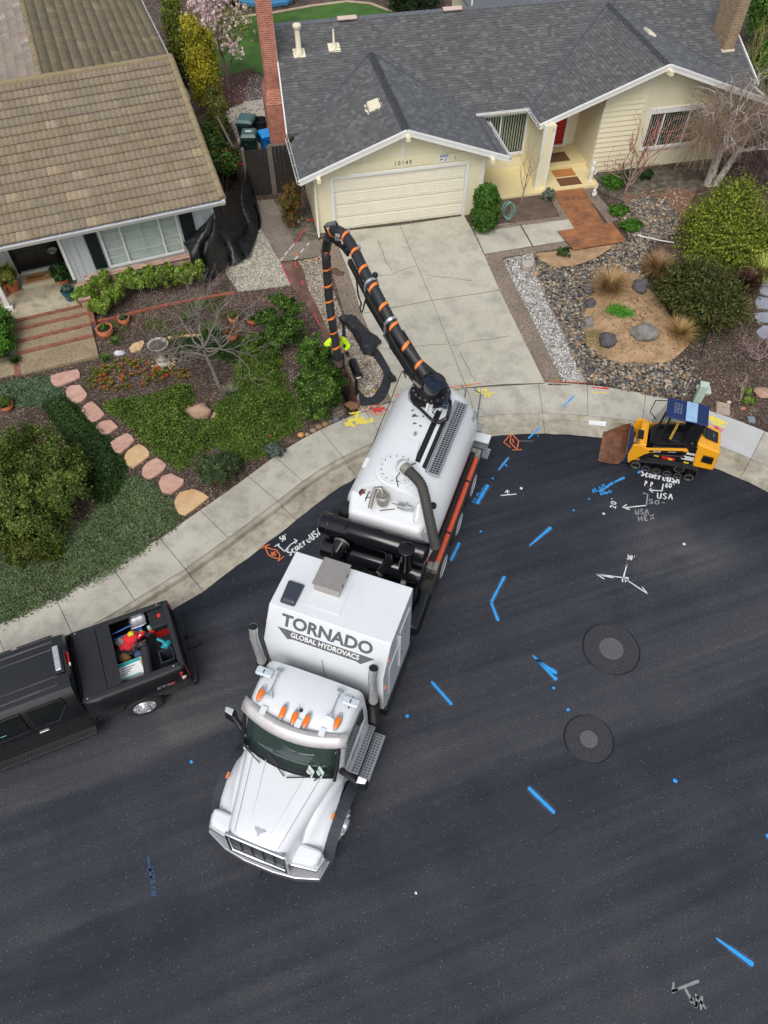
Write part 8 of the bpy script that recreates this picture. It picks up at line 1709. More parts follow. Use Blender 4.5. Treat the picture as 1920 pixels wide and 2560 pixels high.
# bare grey tree in the left yard
b_=T(548,965);bt=bare_tree('bare_tree','leafless grey tree with tangled branches in front of the grey house',b_,[((0,0,-.05),.075),((-.10,.12,.5),.06),((-.22,.22,1.0),.05),((-.28,.28,1.25),.045)],[(3,(-1,.15,.3),1.2),(3,(-.35,.9,.6),1.1),(3,(.55,.95,.5),1.15),(3,(1,.1,.15),1.2),(3,(-.8,-.45,.3),1.0),(3,(.8,-.55,.15),1.15),(2,(1,.45,.25),1.1),(3,(.0,.3,1),.8),(2,(-1,.35,.1),1.1),(3,(.1,-1,.4),.9)],depth=4,split=2,lf=.68,wig=.5,up=-.02,seed=5,col=c(118,110,103),twig=.009,rfac=.58)
# small bare tree and others by the cream house
bare_tree('young_tree','slim leafless young tree in the soil bed by the porch',T(1303,507),[((0,0,0),.03),((.03,0,.5),.026),((.06,.02,1.0),.02),((.1,.04,1.5),.014)],[(1,(.35,.1,.9),.8),(2,(-.4,.1,.8),.6),(2,(.5,0,.8),.6),(3,(.1,0,1),.6),(3,(-.3,0,.9),.5),(1,(-.3,.1,.7),.5)],depth=2,split=2,lf=.6,wig=.15,up=.25,seed=3,col=c(150,132,118),twig=.008)
bare_tree('red_twig_tree','leafless small tree with reddish twigs in front of the cream wing',T(1563,482),[((0,0,0),.06),((.02,0,.25),.05),((.05,.0,.45),.045)],[(2,(-.9,.1,.9),1.0),(2,(-.4,.2,1.1),1.05),(2,(.15,.1,1.2),1.15),(2,(.8,.1,.9),1.0),(1,(-.95,-.1,.8),.95),(1,(.9,-.1,.8),.9),(2,(.4,.3,1),1.05)],depth=3,split=2,lf=.68,wig=.18,up=.35,seed=9,col=c(140,116,106),tipcol=c(170,96,90),twig=.010)
mb_=NT('birch bark');mb_.base(mb_.mix(c(180,172,164),c(60,54,52),mb_.ramp(mb_.noise(9,6,mb_.co((1,1,.35))),[(.52,(0,0,0)),(.62,(.9,)*3)]))).rough(.8);mb_=mb_.m
bb=T(1770,462)
bare_tree('birch_tree','pollarded white birch with drooping bare twigs at the right corner of the cream house',bb,[((0,0,-.1),.19),((0,.05,.6),.16),((.0,.1,1.3),.14),((.02,.15,1.9),.12),((.02,.15,2.4),.08)],[(4,(-.35,.1,1),1.1),(4,(.25,.1,1),1.3),(3,(-.9,-.1,.7),1.1),(3,(.7,-.2,.8),1.1),(4,(-.1,-.4,.9),1.0),(2,(.9,.1,.5),1.1),(4,(-.8,.4,.8),1.1),(3,(-.5,-.7,.5),1.0)],depth=4,split=3,lf=.62,wig=.2,up=.0,seed=21,mat=mb_,tipcol=c(140,118,106),twig=.007,rfac=.36,droop=.9)
bare_tree('birch_tree','second leaning white birch trunk spreading right past the frame edge',bb+Vector((.25,-.05,0)),[((0,0,-.1),.15),((.2,.05,.6),.13),((.42,.1,1.3),.11),((.6,.12,1.9),.08)],[(3,(.2,.1,1),1.3),(3,(.9,.1,.7),1.4),(2,(1,-.1,.5),1.4),(3,(-.2,-.3,1),1.0),(2,(.9,-.5,.3),1.1),(3,(.6,-.4,.8),1.2)],depth=4,split=3,lf=.64,wig=.2,up=.0,seed=22,mat=mb_,tipcol=c(146,122,110),twig=.007,rfac=.38,droop=.9)
def haze(name,lab,base,ell,n,L,cols,seed,wd=.004,up=.2,droop=.55):
 rng=np.random.default_rng(seed);V=[];F=[];C_=[];cl=pal(rng,n,cols,.2);S=5
 for i in range(n):
  e=ell[rng.integers(len(ell))];d=rng.normal(size=3);d/=np.linalg.norm(d);p=np.array(e[:3])+d*np.array(e[3:])*rng.random()**.4;dr=d*.7+rng.normal(size=3)*.4;dr[2]+=up;dr/=np.linalg.norm(dr);l_=L*(.5+rng.random());sd_=np.cross(dr,rng.normal(size=3));sd_*=wd/(np.linalg.norm(sd_)+1e-9);k0=len(V)
  for k in range(S+1):V+=[p-sd_,p+sd_];p=p+dr*l_/S;dr=dr+np.array([0,0,-droop*.4])+rng.normal(size=3)*.12;dr/=np.linalg.norm(dr)
  for k in range(S):F.append((k0+2*k,k0+2*k+1,k0+2*k+3,k0+2*k+2));C_.append(cl[i])
 o=np_mesh(name,V,F,M_leaf,None,C_);o.location=base;return tag(o,lab,'twigs',kind='stuff')
haze('birch_twigs','haze of fine drooping brown twigs around the white birch trunks',bb,[(-.2,.1,2.5,1.3,.8,.7),(.7,.2,2.3,1.2,.8,.8),(-.9,-.1,1.9,.6,.5,.5)],2600,.75,[c(156,134,118),c(128,108,96),c(178,158,126)],61)
haze('bare_thicket','mass of purple brown bare twigs at the right edge behind the birch',T(1895,470),[(0,.2,.8,1.1,1.0,.7),(.1,1.2,1.2,1.2,.9,.9)],3000,.7,[c(112,92,90),c(138,116,108),c(94,76,76)],62,.005,.4,.2)
# plants at the cream house
shrub('boxwood','dense clipped green bush standing at the garage corner',T(1208,572),[(0,0,.6,.48,.46,.6),(0,.02,1.15,.44,.42,.48),(.02,-.05,.3,.46,.44,.3)],42000,.036,[c(58,100,30),c(82,128,40),c(40,76,26),c(104,146,56)],clumps=150,sig=.035,shell=.82,lump=.08)
shrub('lavender_bush','small silver green bush beside the young tree',T(1368,503),[(0,0,.22,.25,.25,.25)],3500,.03,[c(136,150,132),c(112,128,106)],clumps=50,sig=.04)
for(x,y,r_,h,lab)in((1530,465,.42,.38,'bright green mound beside the white statues'),(1545,535,.36,.28,'green mound in the middle of the path edge row'),(1577,573,.38,.28,'green mound nearest the plywood and river rocks'),(1560,450,.22,.3,'dark small green plant at the foot of the red twig tree'),(1610,446,.3,.34,'dark green plant against the cream wall')):
 shrub('green_mound',lab,T(x,y),[(0,0,h*.45,r_,r_*.8,h*.55),(r_*.5,.1,h*.4,r_*.5,r_*.5,h*.45)],7500 if r_>.3 else 3500,.038,BRG if y>455 else DKG+BRG[:1],clumps=70,sig=.045,stem=False,group='low green plants along the path')
shrub('small_plant','small leafy green plant in the tan soil by the path',T(1408,640),[(0,0,.14,.25,.22,.16)],2400,.04,[c(92,118,60),c(70,94,44)],clumps=30,sig=.04)
shrub('nandina','reddish green nandina beside the dark fence',T(728,560),[(-.1,.1,.75,.3,.3,.35),(.15,.25,.6,.3,.3,.4),(0,-.25,.35,.28,.28,.3),(.1,.5,1.0,.3,.25,.3)],7500,.038,[c(126,104,54),c(96,110,48),c(150,66,48),c(72,92,40)],clumps=50,sig=.07,flowers=(26,.04,[c(196,28,36)]),bcol=c(150,120,92))
# yellow and green columns along the side fence
YG=[c(176,166,40),c(150,148,44),c(196,182,48),c(120,128,40)]
shrub('columnar_shrub','tall olive green columnar shrub at the top by the tile roof',T(468,205),[(0,0,1.0,.5,.5,1.0),(-.05,.1,2.2,.42,.42,.9),(-.1,.3,3.1,.35,.35,.6),(.2,-.1,1.6,.4,.4,.8)],28000,.05,[c(112,122,44),c(132,140,52),c(82,98,38)],clumps=90,sig=.09,group='columnar shrubs between the houses')
shrub('columnar_shrub','bright yellow columnar shrub between the two houses',T(528,282),[(0,0,.9,.5,.5,.9),(-.1,.1,1.9,.48,.45,.9),(-.25,.3,2.9,.35,.35,.7),(.15,-.2,1.5,.4,.4,.8),(.1,.5,2.2,.4,.4,.8)],36000,.05,YG,clumps=100,sig=.09,group='columnar shrubs between the houses')
shrub('columnar_shrub','olive green shrub at the end of the row above the camellia',T(552,356),[(0,0,.6,.48,.45,.6),(.05,.3,1.2,.38,.38,.5),(-.1,.5,1.5,.3,.3,.4)],15000,.045,[c(104,112,50),c(124,126,60),c(84,94,42)],clumps=70,sig=.08,group='columnar shrubs between the houses')
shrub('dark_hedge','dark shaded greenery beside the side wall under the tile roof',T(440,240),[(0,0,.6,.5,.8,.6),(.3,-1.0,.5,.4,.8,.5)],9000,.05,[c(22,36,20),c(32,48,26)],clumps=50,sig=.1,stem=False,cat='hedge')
shrub('camellia','camellia with red flowers beside the tile roof corner',T(556,500),[(0,.3,1.2,.5,.5,.6),(.2,.1,1.5,.45,.4,.5),(-.25,.8,1.6,.45,.5,.6),(.45,.35,1.3,.4,.35,.5),(-.4,1.3,1.5,.4,.5,.6)],22000,.052,[c(52,84,36),c(74,104,46),c(40,66,32),c(120,140,50)],clumps=50,sig=.09,flowers=(34,.14,[c(214,40,60),c(226,84,104)]))
b_=T(572,226)
mg=bare_tree('magnolia_tree','magnolia tree covered in pale pink blossoms in the back yard',b_,[((0,0,-.05),.09),((-.02,.05,.7),.075),((-.04,.1,1.4),.06)],[(2,(-.7,.2,.9),1.2),(2,(-.1,.4,1),1.4),(2,(.7,.3,.8),1.2),(1,(-.8,.1,.7),1.1),(1,(.8,.2,.9),1.0),(2,(0,-.4,1),1.1)],depth=2,split=3,lf=.66,wig=.2,up=.25,seed=31,col=c(128,112,100),twig=.012)
rng=np.random.default_rng(5);P,tone,out=crown_pts(rng,[(-.3,.5,3.0,1.0,.9,.9),(-.5,.3,2.3,.9,.8,.6),(.7,.6,2.5,.8,.7,.6),(.1,1.0,3.2,.8,.7,.7),(.3,-.1,1.8,.8,.6,.5)],420,50,.12,.3,.3)
Q=np.repeat(P,9,0)+rng.normal(size=(len(P)*9,3))*.035;leaf_mesh('blossoms',mg,Q,.075,pal(rng,len(Q),[c(226,202,200),c(206,172,176),c(236,220,214)],.08),rng,elong=1.3,mat=M_petal)
P,tone,out=crown_pts(rng,[(.6,.5,2.3,.9,.8,.8),(-.3,.3,2.0,.9,.7,.6)],1400,60,.14,.3,.3);leaf_mesh('leaves',mg,P,.06,pal(rng,1400,[c(140,150,50),c(110,130,46)]),rng)
cover('fallen_petals','pale petals scattered on the ground under the magnolia',[(540,215),(600,190),(650,190),(655,250),(640,300),(600,320),(560,300)],900,.05,[c(216,196,190),c(190,160,150)],h=.0,hvar=0,sig=.3,cat='petals')
cover('fallen_leaves','brown leaves scattered on the side yard paving by the carts',[(560,280),(640,270),(650,330),(600,420),(585,360)],260,.06,[c(92,66,48),c(120,84,60)],h=.0,hvar=0,sig=.3,cat='leaves')
# right yard shrubs
YB=[c(138,150,48),c(164,170,64),c(112,128,44),c(92,108,40)]
shrub('willowy_bush','large loose yellow green bush at the right edge by the birch',T(1820,650),[(0,.2,.4,.6,.5,.5),(-.8,.5,.4,.4,.4,.4),(.75,.8,.6,.5,.5,.6),(-.2,1.3,.8,.6,.5,.6),(-1.0,-.05,.25,.35,.4,.3),(.4,1.8,1.0,.5,.5,.7),(.3,-.2,.3,.5,.3,.3),(-.9,1.3,.5,.3,.3,.4)],32000,.052,YB,sprig=(9,.85,.3,.1),elong=1.7,bcol=c(110,100,72))
shrub('needle_bush','dark green needle leaved bush beside the sand mound',T(1742,800),[(0,.2,.45,.85,.7,.5),(.5,.5,.55,.75,.6,.55),(-.55,.6,.4,.6,.6,.45),(.1,1.0,.6,.85,.65,.55),(.35,-.2,.3,.55,.5,.35),(.85,.0,.35,.45,.45,.35),(-.3,1.2,.5,.6,.5,.5)],40000,.042,[c(88,100,44),c(70,84,38),c(108,116,52),c(104,84,54),c(54,72,34)],sprig=(15,.7,.2,.15),elong=2.4)
cover('dark_low_cover','dark green low cover around the foot of the needle leaved bush',[Z6(*p)for p in[(850,560),(930,600),(1000,740),(1090,880),(1130,980),(1250,960),(1290,850),(1350,740),(1200,700),(1000,600),(900,520)]],17000,.034,[c(62,76,38),c(78,88,46),c(96,84,60)],h=.12,hvar=.15,patch=.3)
tuft('strap_leaf_plant','bright green strap leaved plant at the right edge',T(1908,622),420,1.05,[c(54,134,34),c(76,156,44)],.8,.2,.018,.6)
tuft('variegated_plant','yellow striped strap leaved plant at the right edge',T(1900,692),330,.95,[c(190,196,92),c(212,210,120),c(140,160,66)],1.1,.12,.018,.7)
tuft('dark_flax','dark maroon spiky plant beside the yellow striped one',T(1862,722),380,.85,[c(80,52,46),c(104,68,58),c(56,38,36)],1.2,.1,.014,.3)
tuft('dry_grass','tan dry grass tuft leaning against the needle leaved bush',T(1640,680),620,.85,[c(170,138,98),c(142,112,78),c(196,166,122)],1.1,.14,.008,.4,group='dry grass tufts')
tuft('dry_grass','largest dry grass tuft at the back of the sand mound',T(1520,738)+Vector((0,0,.12)),900,1.0,[c(186,154,108),c(154,124,84),c(206,178,132)],1.25,.18,.008,.4,group='dry grass tufts')
tuft('dry_grass','straw coloured grass tuft beside the orange flag',T(1692,845)+Vector((0,0,.1)),650,.72,[c(204,174,120),c(176,146,96)],1.3,.12,.008,.45,group='dry grass tufts')
cover('clover_patch','vivid green clover patch between the round stones',[Z6(*p)for p in[(470,800),(540,730),(590,770),(630,850),(640,890),(560,910),(520,890)]],4200,.036,[c(70,150,36),c(92,172,48)],h=.12,hvar=.06)
cover('clover_patch','smaller vivid green clover strand on the sand mound',[Z6(*p)for p in[(600,800),(650,780),(740,820),(770,850),(700,860),(640,850)]],1800,.034,[c(80,150,44),c(104,164,56)],h=.1,hvar=.06)
cover('moss_patch','thin grey green moss on the lower left of the sand mound',[Z6(*p)for p in[(460,880),(560,930),(570,1000),(620,1080),(500,1000),(455,950)]],1400,.02,[c(150,146,96),c(128,128,84)],h=.03,hvar=.02)
bare_tree('twiggy_shrub','leafless grey twiggy shrub at the right edge',T(1895,905),[((0,0,0),.03),((0,0,.1),.025)],[(1,(-1,.2,.6),.45),(1,(-.5,.7,.7),.45),(1,(.5,.6,.7),.45),(1,(1,.1,.6),.4),(1,(-.8,-.4,.5),.4),(1,(.2,-.2,1),.4),(1,(.0,1,.5),.4)],depth=3,split=2,lf=.7,wig=.25,seed=41,col=c(150,128,124),twig=.008,cat='shrub')
bare_tree('fallen_branches','dry branches with a few green leaves near the utility box',T(1850,1000),[((0,0,0),.02),((0,0,.06),.018)],[(1,(.9,.8,.3),.5),(1,(.3,1,.4),.5),(1,(-.4,-.6,.2),.35)],depth=2,split=2,lf=.7,wig=.3,seed=43,col=c(170,150,132),twig=.009,cat='branches')
shrub('green_sprout','light green sprouts beside the dry branches',T(1872,1005),[(0,0,.08,.2,.14,.1),(.05,.35,.08,.14,.1,.08)],1300,.036,[c(110,150,50),c(140,160,80)],clumps=20,sig=.05,stem=False)
for x,y,r_,h,lab in((1905,60,1.5,2.6,'large green tree behind the tan chimney'),(1900,190,1.1,1.9,'green tree above the birch at the right edge')):
 tb_=T(x+15,y+55);shrub('garden_tree',lab,tb_,[(0,0,h*.6,r_,r_,h*.45),(-r_*.5,-.3,h*.5,r_*.6,r_*.6,h*.4),(r_*.5,.5,h*.75,r_*.7,r_*.7,h*.4)],26000,.07,[c(74,122,36),c(96,144,48),c(52,92,32)],cat='tree',clumps=110,sig=.13,group='garden trees at the top right')
bare_tree('wispy_tree','thin yellowish bare saplings rising by the tan chimney',T(1830,300),[((0,0,0),.03),((0,0,.8),.025),((.05,0,1.6),.02)],[(2,(-.3,0,1),1.1),(2,(.3,0,1),1.1),(1,(-.5,.1,.9),1.0),(1,(.5,.1,.9),1.0),(2,(0,.3,1),1.0)],depth=3,split=3,lf=.65,wig=.14,up=.35,seed=51,col=c(172,156,104),tipcol=c(150,146,84),twig=.008)
for x,y,lab in((1000,20,'dark bush behind the lawn border'),(1048,12,'dark bush next to the rear wing wall')):shrub('yard_bush',lab,T(x+8,y+8),[(0,0,.6,.9,.8,.7)],9000,.07,[c(44,62,34),c(62,84,44)],clumps=80,sig=.1,stem=False)
shrub('yard_bush','dark reddish shrub behind the magnolia at the top',T(640,10),[(0,0,.3,2.2,.8,.35)],8000,.06,[c(70,52,46),c(60,64,40)],clumps=60,sig=.12,stem=False)
# ================================================================== STONES, POTS AND GARDEN THINGS
M_flag=NT('pink flagstone');M_flag.base(M_flag.ramp(M_flag.noise(2.5,8,M_flag.co((1,2.2,1),(0,0,.6)),.65),[(.3,c(168,126,112)),(.55,c(190,152,136)),(.75,c(200,170,152))])).rough(.85).bump(M_flag.noise(8,6),.4,.02);M_flag=M_flag.m
M_flag2=NT('tan flagstone');M_flag2.base(M_flag2.ramp(M_flag2.noise(2.0,8,rough=.65),[(.3,c(182,144,104)),(.6,c(204,172,130)),(.8,c(186,150,118))])).rough(.85).bump(M_flag2.noise(8,6),.4,.02);M_flag2=M_flag2.m
M_slate=plain('blue grey slate',c(140,142,152),.8,var=.15,sc=3,bump=.4);M_rock=plain('grey boulder',c(124,122,118),.9,var=.35,sc=5,bump=.8);M_rockd=plain('dark boulder',c(82,80,84),.9,var=.35,sc=5,bump=.8);M_rockt=plain('tan boulder',c(164,134,112),.9,var=.25,sc=4,bump=.7)
def slabstone(px,lab,mat,th=.05,name='stepping_stone',cat='stepping stone',group='stepping stones to the grey house'):
 P=[T(x,y)for x,y in px];n0=len(P);Q=[]
 for i in range(n0):
  a,b,d=P[i-1],P[i],P[(i+1)%n0]
  for t in(0,.5):
   q=(b*(1-t)+d*t);
   if t==0:q=b*.9+(a+d)*.05
   q=q+Vector((noise.noise(q*9),noise.noise(q*9+Vector((5,0,0))),0))*.018;Q.append(q)
 ce=sum(Q,Vector())/len(Q);o=MB();n=len(Q);o.add([(q.x,q.y,q.z-.03)for q in Q]+[(q.x,q.y,q.z+th)for q in Q],[tuple(range(n))[::-1],tuple(range(n,2*n))]+[(i,(i+1)%n,(i+1)%n+n,i+n)for i in range(n)])
 return tag(o.build(name,mat,bevel=.012),lab,cat,group)
SS=[([(320,105),(515,60),(527,120),(370,182),(340,165)],'flat pink stepping stone touching the landing at the top of the row',0),([(425,205),(455,172),(520,165),(570,225),(555,255),(495,290),(440,255)],'rounded pink stepping stone second from the landing',0),([(527,335),(545,300),(600,268),(690,360),(600,420)],'four sided pink stepping stone third from the landing',0),([(620,440),(650,405),(720,390),(775,440),(680,497),(640,480)],'small pale pink stepping stone fourth from the landing',0),([(707,540),(830,470),(882,525),(780,612),(745,605)],'salmon stepping stone in the middle of the row',0),([(805,635),(830,590),(905,545),(965,590),(975,620),(860,710),(820,685)],'buff coloured stepping stone sixth from the landing',1),([(920,730),(940,680),(1020,635),(1085,685),(1060,720),(980,778),(930,765)],'pink stepping stone third from the pavement',0),([(1025,800),(1050,760),(1110,738),(1195,780),(1190,810),(1110,878),(1050,865)],'rounded pink stepping stone second from the pavement',0),([(1127,930),(1160,860),(1260,838),(1370,890),(1195,1018),(1160,1000)],'largest tan stepping stone touching the pavement',1)]
for pl,lab,k in SS:slabstone([Z0(*p)for p in pl],lab,M_flag2 if k else M_flag)
slabstone([Z48(*p)for p in[(838,1020),(860,990),(930,965),(940,985),(915,1030),(850,1045)]],'tan flagstone lying near the birdbath',M_flag2,group=None,cat='flagstone',name='flagstone');slabstone([Z48(*p)for p in[(1085,940),(1160,932),(1300,925),(1310,940),(1160,950),(1090,955)]],'narrow tan flagstone behind the birdbath',M_flag2,group=None,cat='flagstone',name='flagstone')
for pl,lab in(([(1600,620),(1640,560),(1700,560),(1700,690),(1600,660)],'slate paver topmost at the right edge'),([(1570,715),(1590,682),(1700,700),(1700,768),(1580,755)],'slate paver second from the top at the right edge'),([(1558,790),(1700,782),(1700,850),(1580,850)],'slate paver third from the top at the right edge'),([(1575,910),(1620,870),(1700,875),(1700,960),(1610,950)],'slate paver lowest at the right edge under the twiggy shrub')):slabstone([Z6(*p)for p in pl],lab,M_slate,name='slate_paver',cat='paver',group='slate pavers at the right edge')
def boulder(lab,p,r_,mat,seed,name='boulder',group=None,rough=.22,cat='boulder',dz=0.0):return tag(MB().blob((p[0],p[1],(p[2]if len(p)>2 else TZ(p[0],p[1]))+r_[2]*.35+dz),r_,seed,rough,3,.5).build(name,mat,smooth=50),lab,cat,group)
for x,y,r_,mt_,lab in((815,655,(.27,.32,.3),M_rockd,'dark upright boulder at the back of the sand mound'),(835,975,(.42,.32,.26),M_rock,'large grey boulder at the front of the sand mound'),(610,995,(.3,.27,.22),M_rockd,'brown grey boulder at the lower left of the sand mound'),(680,985,(.14,.12,.06),M_rockt,'low tan stone beside the brown grey boulder'),(495,650,(.2,.22,.15),M_rockd,'dark round stone half under the largest dry grass'),(505,745,(.2,.2,.16),M_rockd,'dark round stone above the clover patch'),(493,865,(.17,.24,.16),M_rock,'oval grey stone left of the clover patch')):
 q=T(*Z6(x,y));dz=float(mound_h(np.array([[q.x,q.y]]))[0]);boulder(lab,q,r_,mt_,int(x),group='boulders on the sand mound',dz=dz)
for x,y,r_,lab in((1300,350,(.33,.24,.24),'large split tan boulder in the green cover'),(1228,335,(.1,.12,.1),'small tan stone left of the split boulder'),(1405,365,(.15,.13,.11),'tan stone right of the split boulder')):boulder(lab,T(*Z0(x,y)),r_,M_rockt,int(x),group='boulders in the left yard')
boulder('small white stone near the birdbath',T(*Z48(775,1050)),(.18,.1,.09),plain('white stone',c(196,200,206),.8,var=.2),5);boulder('brown rock beside the concrete stump',T(*Z6(155,535)),(.13,.11,.1),M_rockt,6);boulder('small dark rocks below the concrete stump',T(*Z6(110,555)),(.16,.09,.09),M_rock,8);boulder('pale tan rock at the right edge near dry branches',T(1905,985),(.25,.2,.12),M_rockt,9);boulder('small reddish stone in the mulch',T(1857,1022),(.08,.06,.05),plain('red stone',c(170,112,90),.8),10);boulder('small pink quartz stone by the utility box',T(1822,1006),(.07,.05,.04),plain('pink quartz',c(216,196,190),.7),12)
for x,y,r_,col,lab in((290,488,.10,c(196,146,88),'orange tan cobble'),(332,485,.08,c(150,128,104),'small brown cobble'),(370,460,.10,c(136,124,112),'grey brown cobble'),(408,437,.12,c(134,108,82),'dark brown cobble'),(447,418,.11,c(140,114,84),'chestnut cobble'),(482,400,.09,c(112,106,100),'grey cobble'),(517,388,.11,c(104,108,116),'blue grey cobble')):
 boulder(lab+' edging the pavement below the hedge shrubs',T(640+x/2.592,900+y/2.592),(r_,r_*.8,r_*.7),plain(lab,col,.8,var=.2,sc=9),int(x),'cobble','cobbles lining the pavement',.1,'stone')
boulder('muddy clod at the front of the trench',T(*Z3(745,1950)),(.22,.16,.1),plain('mud',c(122,88,64),.95,var=.3,sc=8,bump=.8),14,'soil_clod',cat='clod')
# pebbles as real stones
def pebbles(name,lab,px,n,r0,r1,cols,seed,hole=None,dz=0.0,world=None):
 rng=np.random.default_rng(seed);poly=world or[tuple(T(x,y))[:2]for x,y in px];Q=rand_in(poly,n)
 if hole is not None:Q=Q[~in_poly(Q,hole)]
 n=len(Q);bm=bmesh.new();bmesh.ops.create_icosphere(bm,subdivisions=1,radius=1);U=np.array([v.co[:]for v in bm.verts]);Fi=np.array([[v.index for v in f.verts]for f in bm.faces]);bm.free()
 r_=(r0+(r1-r0)*rng.random(n)**1.5);S=np.stack([r_*(1+.5*rng.random(n)),r_*(.75+.3*rng.random(n)),r_*(.45+.25*rng.random(n))],1);a=rng.random(n)*6.28;V=U[None]*S[:,None]
 ca,sa=np.cos(a)[:,None],np.sin(a)[:,None];X=V[...,0]*ca-V[...,1]*sa;Y=V[...,0]*sa+V[...,1]*ca;Z=V[...,2]+(TZA(Q[:,0],Q[:,1])+dz+r_*(.2+.5*rng.random(n)))[:,None]
 V=np.stack([X+Q[:,0:1],Y+Q[:,1:2],Z],-1).reshape(-1,3);F=(Fi[None]+(np.arange(n)*len(U))[:,None,None]).reshape(-1,3);C_=np.repeat(pal(rng,n,cols,.2),len(Fi),0)
 return tag(np_mesh(name,V,F,M_peb,None,C_,smooth=True),lab,'pebbles',kind='stuff')
M_peb=attr_mat('river pebbles',.6,nz=.3,nsc=25)
RIV=[c(70,74,84),c(96,98,102),c(58,60,68),c(132,122,104),c(170,156,130),c(106,98,88),c(186,176,154),c(84,82,80),c(66,66,70),c(150,118,88)]
pebbles('river_rocks','bed of mixed dark and tan river rocks around the sand mound',[Z6(*p)for p in[(150,420),(260,500),(420,490),(560,430),(700,340),(760,300),(720,200),(640,120),(700,90),(860,30),(1000,60),(1080,160),(1060,280),(900,340),(830,480),(850,560),(700,600),(520,720),(455,860),(480,1000),(640,1110),(880,1120),(1010,1110),(1150,1180),(1130,1330),(960,1330),(700,1280),(500,1235),(430,1150),(330,890),(225,690),(165,530)]],7000,.034,.068,RIV+[c(150,128,100)],4,hole=MW.mean(0)+(MW-MW.mean(0))*.93,dz=.02)
pebbles('river_rocks','thin scatter of small stones where the rocks meet the mulch',[Z6(*p)for p in[(980,1090),(1180,1080),(1230,1180),(1200,1330),(1100,1340),(1120,1200)]],350,.02,.04,RIV+[c(120,96,84)],6,dz=.01)
pebbles('path_stones','scattered stones in the leaf litter below the birch',[(1600,480),(1700,470),(1720,520),(1680,600),(1620,600),(1590,540)],500,.02,.045,[c(170,130,106),c(140,100,80),c(190,170,150)],7,dz=.015)
pebbles('gravel_stones','loose pale stones on the gravel bed around the trench',[Z4(*p)for p in[(800,400),(1030,350),(1060,470),(1180,760),(1260,1000),(1160,1080),(1000,900),(900,700),(850,500)]],1500,.014,.03,[c(214,206,192),c(188,176,156),c(150,134,116),c(110,98,88)],8,dz=.02)
GP=[tuple(T(*Z3(*p)))[:2]for p in[(640,1130),(720,1180),(800,1330),(860,1440),(960,1440),(1040,1560),(1090,1640),(1020,1780),(940,1880),(850,1880),(800,1760),(740,1640),(690,1440),(660,1300)]]
GPA=np.array(GP);o=sheet('gravel_heap',None,.02,M_pile,step=.15,world=GP,fn=lambda A:np.minimum(poly_depth(A,GPA)*.45,.2));
rng=np.random.default_rng(9);Qg=rand_in(GP,10)
pebbles('gravel_stones','loose tan stones on the heap of gravel inside the fabric ring',None,1700,.012,.026,[c(206,194,176),c(176,160,140),c(140,122,104),c(226,218,204)],10,dz=.12,world=[((x-GPA[:,0].mean())*.85+GPA[:,0].mean(),(y-GPA[:,1].mean())*.85+GPA[:,1].mean())for x,y in GP])
pebbles('white_stones','white gravel stones in the strip along the driveway',[Z6(*p)for p in[(-10,430),(125,408),(150,520),(208,690),(314,900),(434,1170),(470,1232),(330,1225),(165,885),(6,570)]],3200,.014,.028,[c(236,234,230),c(206,204,200),c(150,146,142),c(90,88,86)],12,dz=.02)
pebbles('pale_stones','pale gravel stones in the bed beside the black plastic sheet',[Z4(*p)for p in[(380,60),(490,230),(590,400),(700,650),(430,685),(150,715),(60,560),(150,420),(270,330)]],3200,.012,.024,[c(214,208,192),c(184,176,156),c(140,132,116),c(232,228,216)],13,dz=.015)
rg_=random.Random(3);q=T(410,908);
ring=MB()
pebbles('birdbath_pebbles','ring of tan pebbles round the foot of the birdbath',None,90,.035,.055,[c(196,172,128),c(170,148,108),c(150,130,100)],15,dz=.02,world=[(q.x+.38*math.cos(a),q.y+.36*math.sin(a))for a in np.arange(0,6.28,.4)])
# birdbath
M_bath=plain('weathered concrete',c(176,168,156),.9,var=.15,sc=9,bump=.4)
t=thing('birdbath','stone birdbath with shallow basin standing in the left yard','birdbath',q);PD=MB().lathe([(0,0),(.19,0),(.2,.06),(.15,.1),(.12,.16),(.08,.28),(.07,.42),(.09,.54),(.12,.6),(0,.62)],n=28).build('pedestal',M_bath,t,smooth=50)
MB().lathe([(0,.60),(.12,.60),(.25,.66),(.31,.74),(.315,.78),(.28,.78),(.26,.74),(.15,.70),(0,.69)],n=36).build('basin',M_bath,t,smooth=50);MB().lathe([(.262,.735),(.26,.742),(0,.742)],n=30).build('water',NT('still water').base(c(84,76,72)).rough(.08).m,t);MB().blob((.18,.12,.80),(.07,.05,.05),4,.2,2).blob((.22,.14,.86),(.03,.03,.03),4,.2,1).build('bird_figure',M_bath,t,smooth=50)
